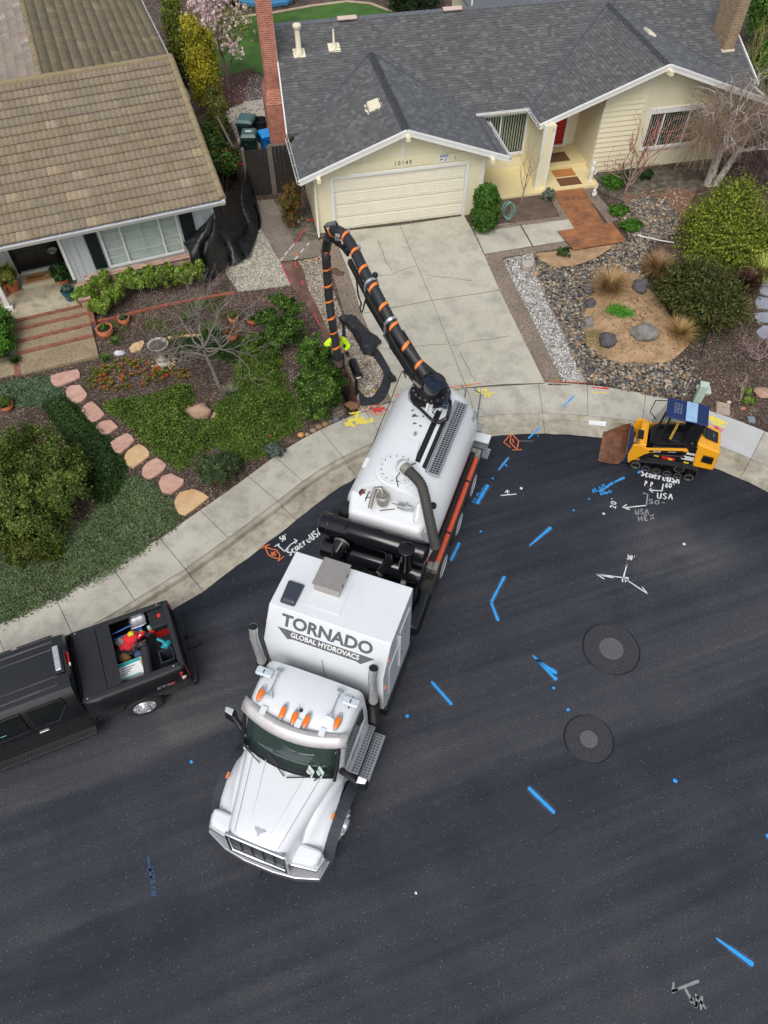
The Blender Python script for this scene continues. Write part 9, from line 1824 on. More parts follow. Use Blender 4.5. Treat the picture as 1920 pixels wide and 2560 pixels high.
# pots
M_terra=plain('terracotta',c(198,116,76),.8,var=.12,sc=6,bump=.2)
def pot(lab,p,r_,h,mat,plant=None,name='flower_pot',shape='pot',group=None,cat='flower pot'):
 t=thing(name,lab,cat,p,0,group)
 prof=[(0,0),(r_*.62,0),(r_*.92,h*.75),(r_*.95,h*.76),(r_,h*.78),(r_,h),(r_*.88,h),(r_*.84,h*.86),(0,h*.84)]if shape=='pot' else[(0,0),(r_*.6,0),(r_*.95,h*.45),(r_,h*.7),(r_*.92,h*.88),(r_,h*.93),(r_,h),(r_*.86,h),(r_*.82,h*.84),(0,h*.82)]
 MB().lathe(prof,n=30).build('bowl',mat,t,smooth=50);MB().lathe([(r_*.83,h*.80),(r_*.83,h*.88),(0,h*.89)],n=20).build('soil',plain('potting soil',c(52,42,38),.95,var=.4,sc=30,bump=.6),t)
 if plant:
  SEED[0]+=1;rng=np.random.default_rng(SEED[0]);n,size,cols,ph,pr_=plant;P,tone,out=crown_pts(rng,[(0,0,h+ph*.4,pr_,pr_,ph*.6)],n,30,.05,.25,.4);leaf_mesh('plant',t,P,size,np.clip(pal(rng,n,cols)*tone,0,1),rng,elong=1.3,D=out)
 return t
GB='terracotta bowls in the left yard'
pot('terracotta bowl at the right foot of the front steps',T(267,838),.26,.3,M_terra,(120,.05,BRG,.1,.12),shape='bowl',group=GB);pot('smaller terracotta bowl next to the brick edging',T(313,808),.19,.24,M_terra,(160,.04,[c(84,120,90)],.08,.1),shape='bowl',group=GB)
pot('pale terracotta bowl with grassy plant, upper left of the three',T(586,806),.175,.28,plain('pale terracotta',c(214,140,100),.8,var=.1),(500,.04,[c(120,116,50),c(96,110,44)],.14,.14),shape='bowl',group=GB);pot('wide terracotta bowl with silvery plant, rightmost of the three',T(634,808),.2,.24,M_terra,(500,.035,[c(140,140,124),c(110,110,90)],.14,.17),shape='bowl',group=GB);pot('terracotta bowl with reddish plant, lowest of the three',T(582,848),.21,.28,M_terra,(700,.035,[c(150,96,60),c(112,104,54)],.14,.18),shape='bowl',group=GB)
def onporch(px,py,z=1.0):q=G(px,py,z);return(q.x,q.y,z)
pot('large terracotta pot with yellow green plant by the double doors',onporch(35,726),.26,.42,M_terra,(2600,.07,[c(176,180,80),c(150,160,66),c(196,200,120)],.5,.34),group='pots on the porch');pot('terracotta pot at the left edge of the porch',onporch(8,742),.22,.4,M_terra,(700,.06,[c(160,120,70),c(140,150,60)],.3,.22),group='pots on the porch')
pot('terracotta pot with dark green jade plant at the porch corner',onporch(164,715),.2,.32,M_terra,(2200,.055,[c(44,84,36),c(66,110,50),c(36,66,32)],.45,.32),group='pots on the porch');pot('glazed blue pot with succulents at the front of the porch',onporch(178,748),.23,.38,NT('blue glaze').base(c(34,86,104)).rough(.15).m,(500,.06,[c(96,124,108),c(74,100,84)],.1,.16),group='pots on the porch')
q=onporch(160,695);t=thing('glass_bird_feeder','round glass dish on a black stake behind the jade plant','feeder',q);MB().lathe([(0,1.0),(.1,1.0),(.15,1.06),(.155,1.08),(.13,1.08),(.08,1.03),(0,1.02)],n=24).build('dish',plain('ribbed glass',c(176,176,170),.2,var=.3,sc=30),t,smooth=50);MB().tube([(0,0,0),(0,0,1.0)],.015,6).build('stake',M_dark,t)
pot('old terracotta pot of trailing plants at the left edge of the yard',T(20,1022),.2,.2,M_terra,(1200,.04,[c(110,130,50),c(88,112,44)],.16,.2),shape='bowl')
# doormat with word
m_=xf(HL);o=MB().box(-1.62,-.78,.80,1.22,1.151,1.165).build('welcome_mat',plain('coir',c(190,132,74),.95,var=.1,sc=40,bump=.6));o.matrix_world=m_;tag(o,'coir mat reading Blessed in front of the black doors','door mat');text('mat_lettering','Blessed',.21,M_blk2,o,frame((-1.24,1.04,1.168),(1,0,0),(0,1,0)),.001,shear=.3);MB().blob((-.93,1.0,1.168),(.06,.035,.004),1,.3,2).blob((-1.02,.9,1.168),(.03,.02,.004),1,.3,2).build('mat_motif',M_wht,o)
# brick edging
be_=MB();EB=[Z48(*p)for p in[(620,845),(760,815),(870,785),(1060,740),(1180,715),(1370,680),(1530,655)]]
W=[T(x,y)for x,y in EB];rgb_=random.Random(2)
for a,b in zip(W[:-1],W[1:]):
 n=max(1,int((b-a).length/.205));d=(b-a)/n;ang=math.atan2(d.y,d.x)
 for k in range(n):p=a+d*(k+.5);be_.ob((p.x,p.y,p.z+.02),(d.length-.008,.10,.07+rgb_.uniform(-.01,.01)),(0,0,ang+rgb_.uniform(-.03,.03)))
tag(be_.build('brick_edging',plain('old red brick',c(156,84,66),.85,var=.3,sc=4),bevel=.006),'line of red bricks edging the bed under the lime shrubs','edging')
# concrete stump, utility boxes, pedestal, statues, hose, flags
q=T(*Z6(95,500));t=tag(MB().lathe([(0,0),(.19,0),(.2,.02),(.2,.24),(.17,.25),(0,.25)],q,28).build('concrete_stump',M_bath,smooth=40),'round concrete stump in the white gravel strip','stump')
def box_at(lab,px,sx_,sy_,h,ang,mat,name='utility_box',cat='utility box',slot=True):
 q=T(*px);t=thing(name,lab,cat,q,R(ang));B_=MB().box(-sx_/2-.03,sx_/2+.03,-sy_/2-.03,sy_/2+.03,-.05,h).build('rim',mat,t,bevel=.01);MB().box(-sx_/2,sx_/2,-sy_/2,sy_/2,h+.001,h+.012).build('cover',mat,t,bevel=.006)
 if slot:MB().ob((0,0,h+.0135),(.05,.015,.003)).build('lift_slot',M_dark,t)
 return t
box_at('square concrete utility cover among the river rocks',(1494,944),.26,.36,.04,-3,plain('box concrete',c(168,156,136),.9,var=.1));box_at('concrete utility box in the mulch behind the pavement',(1807,1022),.34,.42,.04,-16,plain('box concrete b',c(166,150,134),.9,var=.1));box_at('small concrete valve cover in the side bed',Z3(170,60),.2,.14,.04,12,M_bath);box_at('small blue grey plastic valve cover in the mulch',(1878,1049),.14,.16,.03,-8,plain('blue grey plastic',c(124,134,146),.6),name='valve_cover',cat='valve cover',slot=False)
q=T(1643,940);t=thing('sewer_cleanout','round grey utility cover among the river rocks','utility cover',q);MB().lathe([(0,.03),(.15,.03),(.15,.05),(0,.055)],n=26).build('cover',plain('grey plastic',c(160,162,160),.6),t);MB().lathe([(.11,.056),(.11,.06),(.1,.06),(.1,.056)],n=24,cap=False).build('ring',M_dk2,t)
q=T(1742,1002);t=thing('utility_pedestal','pale green utility pedestal with a round topped pad behind the loader','utility pedestal',q,R(-15));MB().box(-.12,.12,-.1,.1,0,.62).build('post',plain('pale green steel',c(164,186,172),.5),t,bevel=.015);MB().box(-.135,.135,-.115,.115,.621,.72).build('cap',plain('pale green cap',c(176,200,186),.5),t,bevel=.02);
q=T(1757,978);t=thing('pedestal_pad','pale grey square pad with red spot behind the green pedestal','utility pad',q,R(-10));MB().box(-.22,.22,-.16,.16,0,.12).build('pad',plain('pale plastic',c(186,190,178),.6),t,bevel=.04,seg=3);MB().lathe([(.03,.121),(.03,.124),(0,.124)],(.03,.02,0),10).build('paint_spot',plain('red spot',c(206,50,40),.6),t)
def flag(lab,p,col,h=.22,name='marker_flag'):
 t=thing(name,lab,'marker flag',p,R(random.uniform(-60,60)),'marker flags in the yards');MB().tube([(0,0,0),(0,0,h)],.004,4).build('wire',M_alu,t);MB().add([(0,0,h),(0,0,h-.09),(.11,.02,h-.06),(.1,-.01,h+.01),(0,.004,h),(0,.004,h-.09),(.11,.024,h-.06),(.1,-.006,h+.01)],[(0,1,2,3),(7,6,5,4),(0,3,7,4),(1,5,6,2)]).build('flag',plain('flag vinyl',col,.5),t)
OR=c(240,70,34)
for px,py,col,lab in((538,1213,OR,'orange marker flag by the stepping stone next to the pavement'),(676,1104,OR,'orange marker flag in the mulch beside the silver plant'),(1643,712,OR,'orange marker flag under the needle leaved bush'),(1712,852,OR,'orange marker flag beside the straw coloured grass'),(1712,872,c(230,130,100),'faded orange flag lying near the straw grass'),(754,556,c(236,200,40),'yellow marker flag in the side bed'),(768,562,c(236,120,60),'orange marker flag in the side bed'),(778,562,c(214,24,30),'red marker flag in the side bed nearest the garage'),(795,660,c(204,30,40),'red marker flag at the top of the gravel bed'),(772,664,c(240,196,40),'yellow flag lying at the top of the gravel bed'),(932,986,c(236,206,60),'yellow flag lying on the gravel heap'),(145,1262,OR,'orange flag in the large rounded shrub area')):flag(lab,T(px,py),col)
hm=MB();q=T(1255,545)
for k in range(6):a=.24+.014*(k%3);hm.tube([(q.x+.12+a*.75*math.cos(w_)+.02*k,q.y+.02*math.sin(3*w_+k)-.03*k,q.z+.36+a*1.25*math.sin(w_))for w_ in np.arange(0,6.28,.35)],.011,6,closed=True)
tag(hm.build('garden_hose',plain('teal hose',c(120,166,152),.5),smooth=60),'coiled pale green garden hose hanging beside the clipped bush','garden hose')
q=hrw(10.35,1.05,0.13);t=thing('garden_statue','white statue standing at the corner of the porch','statue',q,R(20));t.scale=(1.3,)*3;MB().lathe([(0,-.15),(.1,-.15),(.09,-.05),(.05,0),(.075,.1),(.06,.28),(.08,.36),(.04,.42),(.035,.45),(.055,.5),(.045,.56),(0,.58)],n=18).build('figure',plain('white stone statue',c(220,216,208),.8,var=.1),t,smooth=60);MB().tube([(.06,0,.36),(.12,-.05,.26),(.04,-.08,.2)],.02,8).build('arms',plain('white stone arms',c(220,216,208),.8),t,smooth=60)
q=T(1484,492);t=thing('rabbit_statue','small white rabbit statue beside the rusty board','statue',q,R(-30));t.scale=(1.3,)*3;MB().blob((0,0,.1),(.075,.1,.1),1,.05,2).blob((0,-.06,.22),(.045,.05,.05),2,.05,2).tube([(.02,-.04,.26),(.03,-.02,.36)],[.014,.01],8).tube([(-.02,-.04,.26),(-.03,-.02,.36)],[.014,.01],8).build('figure',plain('white ceramic',c(224,222,216),.6),t,smooth=60)
q=T(238,815);t=thing('gnome_figure','tiny blue and white garden figure beside the terracotta bowl','figurine',q);MB().lathe([(0,0),(.05,0),(.045,.08),(.03,.12),(0,.13)],n=12).build('body',plain('blue glaze b',c(70,120,170),.4),t,smooth=50);MB().blob((0,0,.15),(.03,.03,.03),1,0,2).build('head',M_wht,t,smooth=60)
tag(MB().blob(tuple(T(*Z3(560,560),.04)),(.2,.14,.05),3,.3,3).blob(tuple(T(*Z3(610,590),.04)),(.16,.1,.06),5,.3,3).build('root_ball',plain('root mass',c(96,72,58),.95,var=.4,sc=10,bump=.9),smooth=50),'clump of exposed roots beside the driveway edge','roots')
# ================================================================== SPRAYED UTILITY MARKS, MANHOLES
def paint(name,col,cov=.75):
 m=NT(name);m.base(m.mix(col,(0.05,0.05,0.055),m.ramp(m.noise(55,5,rough=.7),[(cov-.08,(0,0,0)),(cov+.05,(.8,)*3)]))).rough(.8);return m.m
P_BL=paint('blue marking paint',c(44,152,226),.7);P_BLD=paint('faded blue marking paint',c(34,84,136),.5);P_WH=paint('white marking paint',c(214,216,218),.66);P_WHF=paint('faded white marking paint',c(150,152,156),.54);P_OR=paint('orange marking paint',c(226,116,50),.6);P_YE=paint('yellow marking paint',c(222,206,84),.72);P_RD=paint('red marking paint',c(206,50,54),.7);P_PK=paint('pink marking paint',c(214,70,90),.55)
def surf(px,py,up):
 if up:p=T(px,py);return Vector((p.x,p.y,p.z+up))
 return G(px,py,.006)
def dens(P,st=.12):
 out=[P[0]]
 for a,b in zip(P[:-1],P[1:]):
  n=max(1,int((b-a).length/st))
  for k in range(1,n+1):out.append(a.lerp(b,k/n))
 return out
def walkz(p):
 d=-float(back_dist(p.x,p.y)[0])
 if d<0:return TZ(p.x,p.y)+.03
 i=min(range(len(AP)),key=lambda k:(AP[k]-p.xy).length);s_=AS[i];kk=drop(s_)
 ds=[(0,.17,.168),(1.25,.15,.085),(1.41,.145,.07),(1.45,.025,.03),(2.03,.008,.008)]
 for(a,f0,l0),(b,f1,l1)in zip(ds[:-1],ds[1:]):
  if d<=b:t=(d-a)/(b-a);return(f0+(f1-f0)*t)*(1-kk)+(l0+(l1-l0)*t)*kk
 return 0.0
NOTHICK=dict(recalc=False)
P_HALO=paint('blue overspray',c(34,82,126),.42)
def mark(name,lab,strokes,wd,mat,walk=False,group=None,taper=False,cat='paint mark'):
 m_=MB()
 halo=name=='blue_mark' and not walk
 for st_,hw in[(s_,2.3)for s_ in strokes if halo]+[(s_,1)for s_ in strokes]:
  m_.mat(int(hw>1));P=dens([G(x,y,.13 if walk else .006)for x,y in st_],.04)
  if walk:P=[Vector((p.x,p.y,walkz(p)+.006))for p in P]
  if hw>1:P=[p-Vector((0,0,.003))for p in P]
  rows=[[],[]];n=len(P)
  for i,p in enumerate(P):
   d=P[min(i+1,n-1)]-P[max(i-1,0)];d.z=0;d.normalize();nn_=Vector((-d.y,d.x,0));k=hw*wd/2*(1+.25*noise.noise(p*7)+.3*noise.noise(p*31))*((.4+.7*i/max(1,n-1))if taper else 1)*(.55 if i in(0,n-1)else 1)
   rows[0].append(p+nn_*k);rows[1].append(p-nn_*k)
  m_.grid(rows)
 o=m_.build(name,[mat,P_HALO]if halo else mat,recalc=False)
 return tag(o,lab,cat,group)
BG='blue survey dashes on the street'
def Zr(x,y):return(1280+x/2.592,900+y/2.592)
for st_,w_,tp,lab in(([[(1323,1365),(1378,1318)]],.075,1,'thick blue dash pointing up right above the white tripod arrow'),([[(1262,1440),(1236,1490),(1228,1506)],[(1228,1506),(1246,1553)]],.06,0,'bent blue mark like an angle bracket right of the tank hoses'),([[(1332,1638),(1392,1700)],[(1340,1648),(1392,1684)]],.08,1,'forked blue dash near the middle manhole'),([[(1078,1703),(1130,1762)]],.06,0,'blue dash right of the exhaust stack'),([[(1320,1968),(1387,2033)]],.07,0,'blue dash below the lower manhole'),([[(1790,2345),(1884,2413)]],.085,1,'blue dash near the lower right corner'),([[(1127,1402),(1149,1356)]],.06,0,'blue dash beside the rear wheels of the truck'),([[(1192,1260),(1220,1212)]],.09,0,'broad blue bar beside the pipe rack'),([[(1246,1175),(1272,1143)],[(1262,1160),(1268,1166)]],.045,0,'short blue dash right of the ladder steps'),([[(1322,1089),(1352,1062)],[(1345,1082),(1349,1083)]],.05,0,'blue dash crossing the gutter right of the orange mark'),([[(1409,1015),(1436,989)]],.05,0,'blue arrow on the pavement by the driveway'),([[(1498,1230),(1530,1208),(1562,1193)],[(1532,1204),(1538,1208)]],.05,0,'long blue line pointing at the loader'),([[(1594,1183),(1603,1176)]],.05,0,'short blue tick under the loader bucket'),([[(1916,2085),(1924,2097)]],.07,0,'blue dash cut by the right edge')):
 mark('blue_mark',lab,st_,w_,P_BL,walk=lab.startswith('blue arrow')or 'crossing the gutter' in lab,taper=bool(tp),group=BG)
def dot(px,py,r_,mat,lab,name='paint_dot'):
 p=G(px,py,.0065);rg=random.Random(int(px));tag(MB().add([(p.x+r_*rg.uniform(.6,1.1)*math.cos(a),p.y+r_*rg.uniform(.6,1.1)*math.sin(a),p.z)for a in np.arange(0,6.28,.5)],[tuple(range(13))]).build(name,mat,recalc=False),lab,'paint dot','paint dots on the street')
for x,y,r_,m_,lab in((1018,1790,.05,P_BL,'blue paint dot right of the cab steps'),(1420,1774,.045,P_BL,'blue paint dot between the two manholes'),(1688,1952,.05,P_BL,'blue paint dot far right of the lower manhole'),(1384,1720,.04,P_BL,'blue paint dot under the forked dash'),(478,1905,.045,P_BL,'blue paint dot left of the truck hood'),(1473,1247,.035,P_BL,'blue paint dot left of the long arrow'),(1434,1276,.035,P_BL,'lone blue paint dot above the thick dash'),(1232,1196,.035,P_BL,'small blue paint dot near the broad bar'),(1202,1329,.04,P_BL,'small blue paint dot beside the middle rear wheel'),(1509,1284,.045,P_WH,'white paint dot left of the faded writing'),(1710,1360,.045,P_WH,'white paint dot right of the tripod arrow'),(1303,1221,.05,P_WH,'white paint dot right of the small arrow'),(1483,1876,.06,P_BL,'blue paint spot on the lower manhole patch'),(1040,2233,.03,P_WH,'tiny white dot below the bumper')):dot(x,y,r_,m_,lab)
# single-stroke letters for sprayed writing
SF_={'S':[[(.9,.85),(.5,1),(.1,.8),(.45,.5),(.9,.3),(.5,0),(.05,.15)]],'a':[[(.8,.6),(.4,.65),(.1,.3),(.4,0),(.8,.2),(.8,.6),(.85,0)]],'m':[[(.05,0),(.1,.6),(.4,.6),(.45,0)],[(.45,.5),(.8,.6),(.9,0)]],'r':[[(.2,0),(.2,.6),(.7,.6)]],'u':[[(.1,.6),(.15,.1),(.5,0),(.8,.15),(.85,.6)],[(.85,.4),(.9,0)]],'e':[[(.1,.35),(.85,.35),(.6,.62),(.2,.5),(.15,.1),(.8,.05)]],'U':[[(.1,1),(.15,.15),(.5,0),(.85,.15),(.9,1)]],'A':[[(.05,0),(.5,1),(.95,0)],[(.25,.4),(.75,.4)]],'0':[[(.5,1),(.1,.6),(.15,.2),(.5,0),(.85,.3),(.85,.75),(.5,1)]],'5':[[(.85,1),(.25,1),(.2,.55),(.7,.6),(.85,.25),(.5,0),(.1,.1)]],'6':[[(.75,1),(.25,.6),(.15,.2),(.5,0),(.8,.2),(.6,.5),(.2,.35)]],"'":[[(.4,1),(.5,.7)]],'P':[[(.2,0),(.2,1),(.75,.95),(.75,.55),(.2,.5)]],'.':[[(.4,0),(.5,.05)]],'2':[[(.1,.8),(.5,1),(.85,.75),(.1,0),(.9,0)]],'3':[[(.15,.95),(.7,.95),(.4,.6),(.85,.4),(.6,0),(.1,.1)]],'H':[[(.15,1),(.15,0)],[(.85,1),(.85,0)],[(.15,.5),(.85,.5)]],'E':[[(.85,1),(.2,1),(.2,0),(.85,0)],[(.2,.5),(.7,.5)]],'X':[[(.1,1),(.9,0)],[(.9,1),(.1,0)]],'V':[[(.1,1),(.5,0),(.9,1)]],'1':[[(.5,1),(.5,0)]],'4':[[(.7,0),(.7,1),(.1,.4),(.9,.4)]],'I':[[(.5,1),(.5,0)]],'o':[[(.5,.6),(.15,.3),(.5,0),(.85,.3),(.5,.6)]],'i':[[(.5,.6),(.5,0)]],'t':[[(.5,.9),(.45,.1),(.8,0)],[(.2,.6),(.8,.6)]],'h':[[(.2,1),(.2,0)],[(.2,.5),(.7,.6),(.8,0)]],'l':[[(.5,1),(.5,0)]],'n':[[(.15,0),(.15,.6),(.7,.6),(.8,0)]],'/':[[(.1,0),(.9,1)]],'-':[[(.2,.5),(.8,.5)]],'W':[[(.0,1),(.25,0),(.5,.7),(.75,0),(1,1)]],'T':[[(.05,1),(.95,1)],[(.5,1),(.5,0)]],'L':[[(.2,1),(.2,0),(.85,0)]],'N':[[(.15,0),(.15,1),(.85,0),(.85,1)]],'"':[[(.3,1),(.3,.75)],[(.6,1),(.6,.75)]],' ':[]}
def write(s_,A,B,hpx,jit=.0):
 """strokes for a word whose baseline runs from A to B in the photo, letters hpx tall"""
 A,B=Vector(A),Vector(B);d=B-A;n=len(s_);st_=d/n;u=Vector((d.y,-d.x)).normalized()*hpx;out=[]
 for i,ch_ in enumerate(s_):
  o=A+st_*i
  for pl in SF_.get(ch_,[]):out.append([tuple(o+st_*(.08+x*.8)+u*y)for x,y in pl])
 return out
WGp='sprayed writing on the street'
def Zl(x,y):return(640+x/2.592,900+y/2.592)
mark('white_writing','white sprayed writing Samaru USA beside the kerb left of the tank',write('SamaruUSA',Zl(215,1272),Zl(435,1120),17),.045,P_WH,group=WGp)
mark('white_writing','white 50 feet and bracket arrow above the writing at the left of the truck',write("50'",Zl(165,1180),Zl(215,1150),13)+[[Zl(*p)for p in[(120,1210),(150,1190),(145,1205),(185,1240),(225,1195),(262,1172)]],[Zl(*p)for p in[(245,1160),(265,1170),(255,1190)]]],.035,P_WH,group=WGp)
mark('white_writing','white letters VPI half hidden behind the white truck body',write('VPI',Zl(440,1270),Zl(505,1262),13),.035,P_WH,group=WGp)
mark('orange_mark','orange sprayed star shape with letters beside the kerb at the left',[[Zl(*p)for p in[(30,1222),(60,1205),(90,1195)]],[Zl(*p)for p in[(55,1205),(80,1260),(100,1275),(150,1290),(155,1262),(130,1230),(100,1225),(62,1210)]],[Zl(*p)for p in[(140,1305),(182,1272)]]]+write('US',Zl(100,1268),Zl(130,1268),10),.03,P_OR,group='orange diamond marks')
def Z9b(x,y):return(900+x/3.77,950+y/3.77)
mark('orange_mark','orange sprayed diamond with letters on the asphalt right of the tank',[[Z9b(*p)for p in[(1390,498),(1465,495)]],[Z9b(*p)for p in[(1425,500),(1495,575),(1480,655),(1415,590),(1425,500)]],[Z9b(*p)for p in[(1430,660),(1530,655)]],[Z9b(*p)for p in[(1410,520),(1355,588),(1420,635)]]]+write('SD',Z9b(1435,590),Z9b(1475,590),9),.028,P_OR,group='orange diamond marks');mark('white_mark','thin faded line running right from the orange diamond',[[Z9b(1495,575),Z9b(1636,575)]],.018,P_WHF)
mark('white_writing','thick white writing Samaru USA directly below the loader track',write('SamaruUSA',Zr(830,748),Zr(1085,803),15),.05,P_WH,group=WGp)
mark('white_writing','white letters P.P. with bracket arrow and 60 feet under the loader',write('P.P.',Zr(855,815),Zr(930,830),13)+write("60'",Zr(990,825),Zr(1060,832),12)+[[Zr(980,800),Zr(972,848),Zr(885,842)],[Zr(915,858),Zr(888,842),Zr(905,830)]],.032,P_WH,group=WGp)
mark('white_writing','white letters USA below the 60 feet mark',write('USA',Zr(935,895),Zr(1045,905),14),.035,P_WH,group=WGp)
mark('white_writing',"white 20 feet with an arrow pointing left",[[(a,b)for a,b in l_]for l_ in write("20'",Zr(670,965),Zr(680,890),14)]+[[Zr(870,942),Zr(720,958)],[Zr(745,935),Zr(716,955),Zr(765,970)]],.032,P_WH,group=WGp)
mark('faded_writing','faded white writing USA HEX below the arrow',write('USA',Zr(795,1000),Zr(890,1000),13)+write('HEX',Zr(815,1048),Zr(930,1030),13)+write('50-',Zr(880,930),Zr(1000,940),11)+[[Zr(870,942),Zr(880,870),Zr(845,860)]],.04,P_WHF,group=WGp)
mark('blue_writing','small blue pothole note beside the long blue line',write('pothole',Zr(560,880),Zr(650,860),10)+write('3/4"SW',Zr(600,800),Zr(515,840),10),.028,P_BL,group=WGp);mark('blue_writing','small blue note beside the broad blue bar',write('3/4"',Z9b(1160,1010),Z9b(1100,1080),9)+write('01 VIA',Z9b(1105,1060),Z9b(1050,1150),7),.02,P_BL,group=WGp)
mark('white_mark','large white three legged arrow labelled 30 feet and VPI',[[Zr(750,1305),Zr(722,1410),Zr(548,1388)],[Zr(722,1410),Zr(878,1515)],[Zr(600,1420),Zr(548,1388),Zr(660,1412)],[Zr(842,1470),Zr(880,1516)],[Zr(742,1325),Zr(750,1305),Zr(738,1340)]]+write("30'",Zr(740,1290),Zr(800,1300),12)+write('VPI',Zr(755,1440),Zr(708,1440),-13),.032,P_WH,group=WGp)
mark('white_mark','small white arrow above a short line right of the blue bar',[[Z9b(1325,1088),Z9b(1475,1075)],[Z9b(1395,1080),Z9b(1385,1040)],[Z9b(1365,1062),Z9b(1385,1038),Z9b(1412,1055)]],.03,P_WH)
mark('faded_blue_writing','faded blue writing column at the lower left of the street',write('NIVLA',(392,2240),(383,2165),13)+[[(370,2140),(378,2200)]],.045,P_BLD)
mark('faded_white_mark','faded grey arrow and letters at the lower right of the street',[[(1680,2478),(1748,2452)],[(1684,2455),(1682,2480),(1695,2472)],[(1712,2470),(1732,2505)]]+write('Sw',(1735,2520),(1762,2500),22)+[[(1738,2485),(1765,2522)],[(1745,2490),(1738,2520)],[(1755,2490),(1752,2525)]],.05,P_WHF)
# marks on the pavement
def Zz(x,y):return(640+x/2.592,900+y/2.592)
YG_='yellow sprayed writing on the pavement'
mark('yellow_writing','yellow sprayed writing on the pavement beside the trench',[[Zz(*p)for p in l_]for l_ in[[(612,360),(680,345)],[(620,372),(660,352),(650,385)],[(600,395),(700,380)],[(572,418),(620,410),(580,430),(630,425)],[(640,440),(600,400),(660,395)],[(650,425),(665,390),(680,420),(695,385)],[(690,415),(755,400),(750,380),(745,410)],[(700,395),(730,405)]]],.085,P_YE,walk=True,group=YG_)
mark('red_mark','red sprayed star on the pavement beside the tank',[[Zz(*p)for p in l_]for l_ in[[(735,318),(845,325)],[(770,350),(790,300),(800,345)],[(750,335),(835,312)],[(760,325),(820,340)]]],.08,P_RD,walk=True);mark('orange_line','orange arc on the pavement below the red star',[[Zz(*p)for p in[(700,325),(740,350),(790,360),(835,355)]],[Zz(*p)for p in[(720,330),(760,322),(830,318)]]],.035,P_OR,walk=True)
mark('orange_line','long orange line along the back of the pavement behind the tank',[[Zz(885,248),Zz(940,232),Zz(1000,218)],[Zz(1255,190),Zz(1340,178),Zz(1400,168),Zz(1460,162)],[Zz(1270,192),Zz(1335,182)]],.035,P_OR,walk=True);mark('white_mark','white corner tick by the yellow writing',[[Zz(605,350),Zz(612,362)],[Zz(670,345),Zz(702,335)]],.03,P_WH,walk=True)
mark('red_mark','red bar on the pavement above yellow writing',[[Zz(1430,178),Zz(1535,172)]],.07,P_RD,walk=True);mark('yellow_writing','yellow writing on the pavement in front of the driveway',write('11W-RC',Zz(1435,212),Zz(1560,208),9)+[[Zz(1425,222),Zz(1560,215)]]+write('PE',Zz(1478,245),Zz(1530,242),8),.045,P_YE,walk=True,group=YG_)
mark('red_mark','red arrow on the pavement at the right of the driveway',[[Zr(510,180),Zr(630,195)],[Zr(590,183),Zr(630,195)]],.045,P_RD,walk=True);mark('yellow_line','yellow line parallel to the red arrow',[[Zr(508,210),Zr(625,221)]],.035,P_YE,walk=True);mark('orange_line','thin orange line along the back of the pavement at the gravel strip',[[Zr(240,150),Zr(470,158)]],.028,P_OR,walk=True)
mark('yellow_writing','yellow writing on the new slab behind the loader',[[Zr(*p)for p in l_]for l_ in[[(1260,385),(1395,420)],[(1280,365),(1275,395),(1300,370),(1298,400)],[(1310,378),(1305,405),(1335,385)],[(1345,385),(1335,412),(1370,400)],[(1290,415),(1385,440)],[(1300,405),(1330,425),(1365,412)]]],.07,P_YE,walk=True,group=YG_);mark('red_mark','red arrow on the new slab behind the loader',[[Zr(1308,435),Zr(1362,470)],[Zr(1325,455),Zr(1308,435),Zr(1335,440)]],.05,P_RD,walk=True);mark('orange_line','orange line beside the yellow writing on the new slab',[[Zr(1255,410),Zr(1378,460)]],.03,P_OR,walk=True)
def gmark(name,lab,strokes,wd,mat,dz):
 m_=MB()
 for st_ in strokes:ribbon(m_,dens([T(x,y,dz)for x,y in st_],.1),wd,.004)
 return tag(m_.build(name,mat,recalc=False),lab,'paint mark')
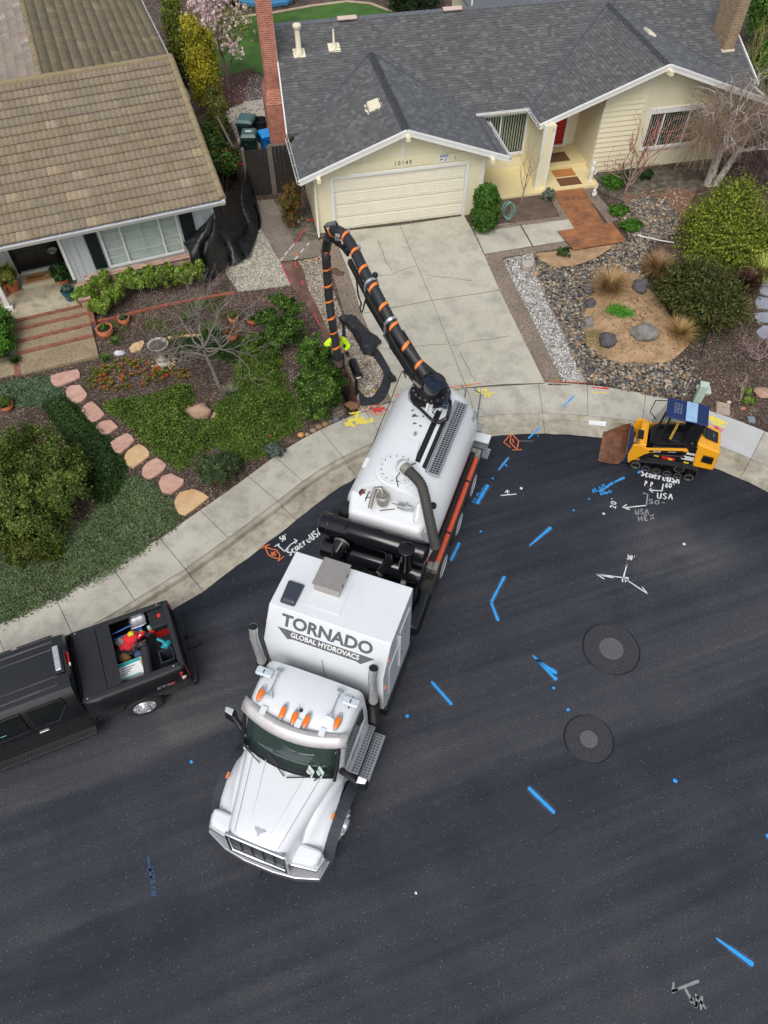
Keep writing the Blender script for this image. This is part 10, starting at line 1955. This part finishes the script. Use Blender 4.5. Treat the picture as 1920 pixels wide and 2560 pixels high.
gmark('white_mark','two white dashed lines sprayed across the side path',[[Z4(600,390),Z4(632,355)],[Z4(645,333),Z4(680,290)],[Z4(690,275),Z4(745,215)],[Z4(755,380),Z4(785,340)],[Z4(812,305),Z4(850,262)],[Z4(880,228),Z4(905,200)]],.04,P_WH,.032);gmark('orange_mark','orange dash sprayed on the side path',[[Z4(765,345),Z4(768,310)],[Z4(575,370),Z4(592,378)]],.05,P_OR,.033)
gmark('pink_line','pink line sprayed along the clay trench strip',[[Z4(615,420),Z4(640,490),Z4(670,560),Z4(705,630)],[Z4(755,400),Z4(760,440),Z4(770,465)],[Z4(830,600),Z4(840,650)],[Z4(960,950),Z4(985,1010),Z4(1010,1070)],[Z4(755,200),Z4(800,140),Z4(840,80),Z4(880,40)]],.045,P_PK,.03)
m_=MB();P=[Zr(498,385),Zr(612,398),Zr(612,420),Zr(500,408)];Q=[Vector((p.x,p.y,walkz(p)+.006))for p in[G(x,y,.1)for x,y in P]];m_.add(Q,[(0,1,2,3)]);tag(m_.build('kerb_number_patch',P_WH,recalc=False),'white painted house number patch on the kerb','paint mark')
# manholes with cut patches
for(x,y,rp,rc,lab)in((1528,1622,.68,.29,'larger patched manhole cover, upper of the two in the street'),(1472,1848,.55,.20,'smaller patched manhole cover, lower of the two in the street')):
 q=G(x,y,0);t=thing('manhole_cover',lab,'manhole',q,R(random.uniform(0,90)),'manholes in the street');n=44;rg=random.Random(x)
 MB().lathe([(rp*.965,.007),(0,.008)],n=n,cap=False).build('asphalt_patch',plain('asphalt patch',c(52,53,58),.85,var=.4,sc=22,bump=.5),t);k=MB();P=[(rp*(1+.015*noise.noise(Vector((a*2,x,0))))*math.cos(a),rp*(1+.015*noise.noise(Vector((a*2,x,0))))*math.sin(a),.0085)for a in np.arange(0,6.28,.12)];k.tube(P,.016,4,closed=True);k.build('cut_joint',plain('tar joint',c(28,28,32),.6),t)
 cv=plain('cast iron',c(96,92,98),.6,.3,var=.15,sc=20);CV=MB().lathe([(rc,.008),(rc,.016),(rc*.9,.018),(0,.019)],n=36,cap=False).build('cover',cv,t);rr=MB()
 for f_ in(.88,.55,.3):rr.lathe([(rc*f_,.0185),(rc*f_,.023),(rc*f_*.93,.023),(rc*f_*.93,.0185)],n=32,cap=False)
 rr.build('cover_rings',plain('cast iron ring',c(106,100,106),.6,.3),CV)
 # thin dark cracks and dirt along the gutter
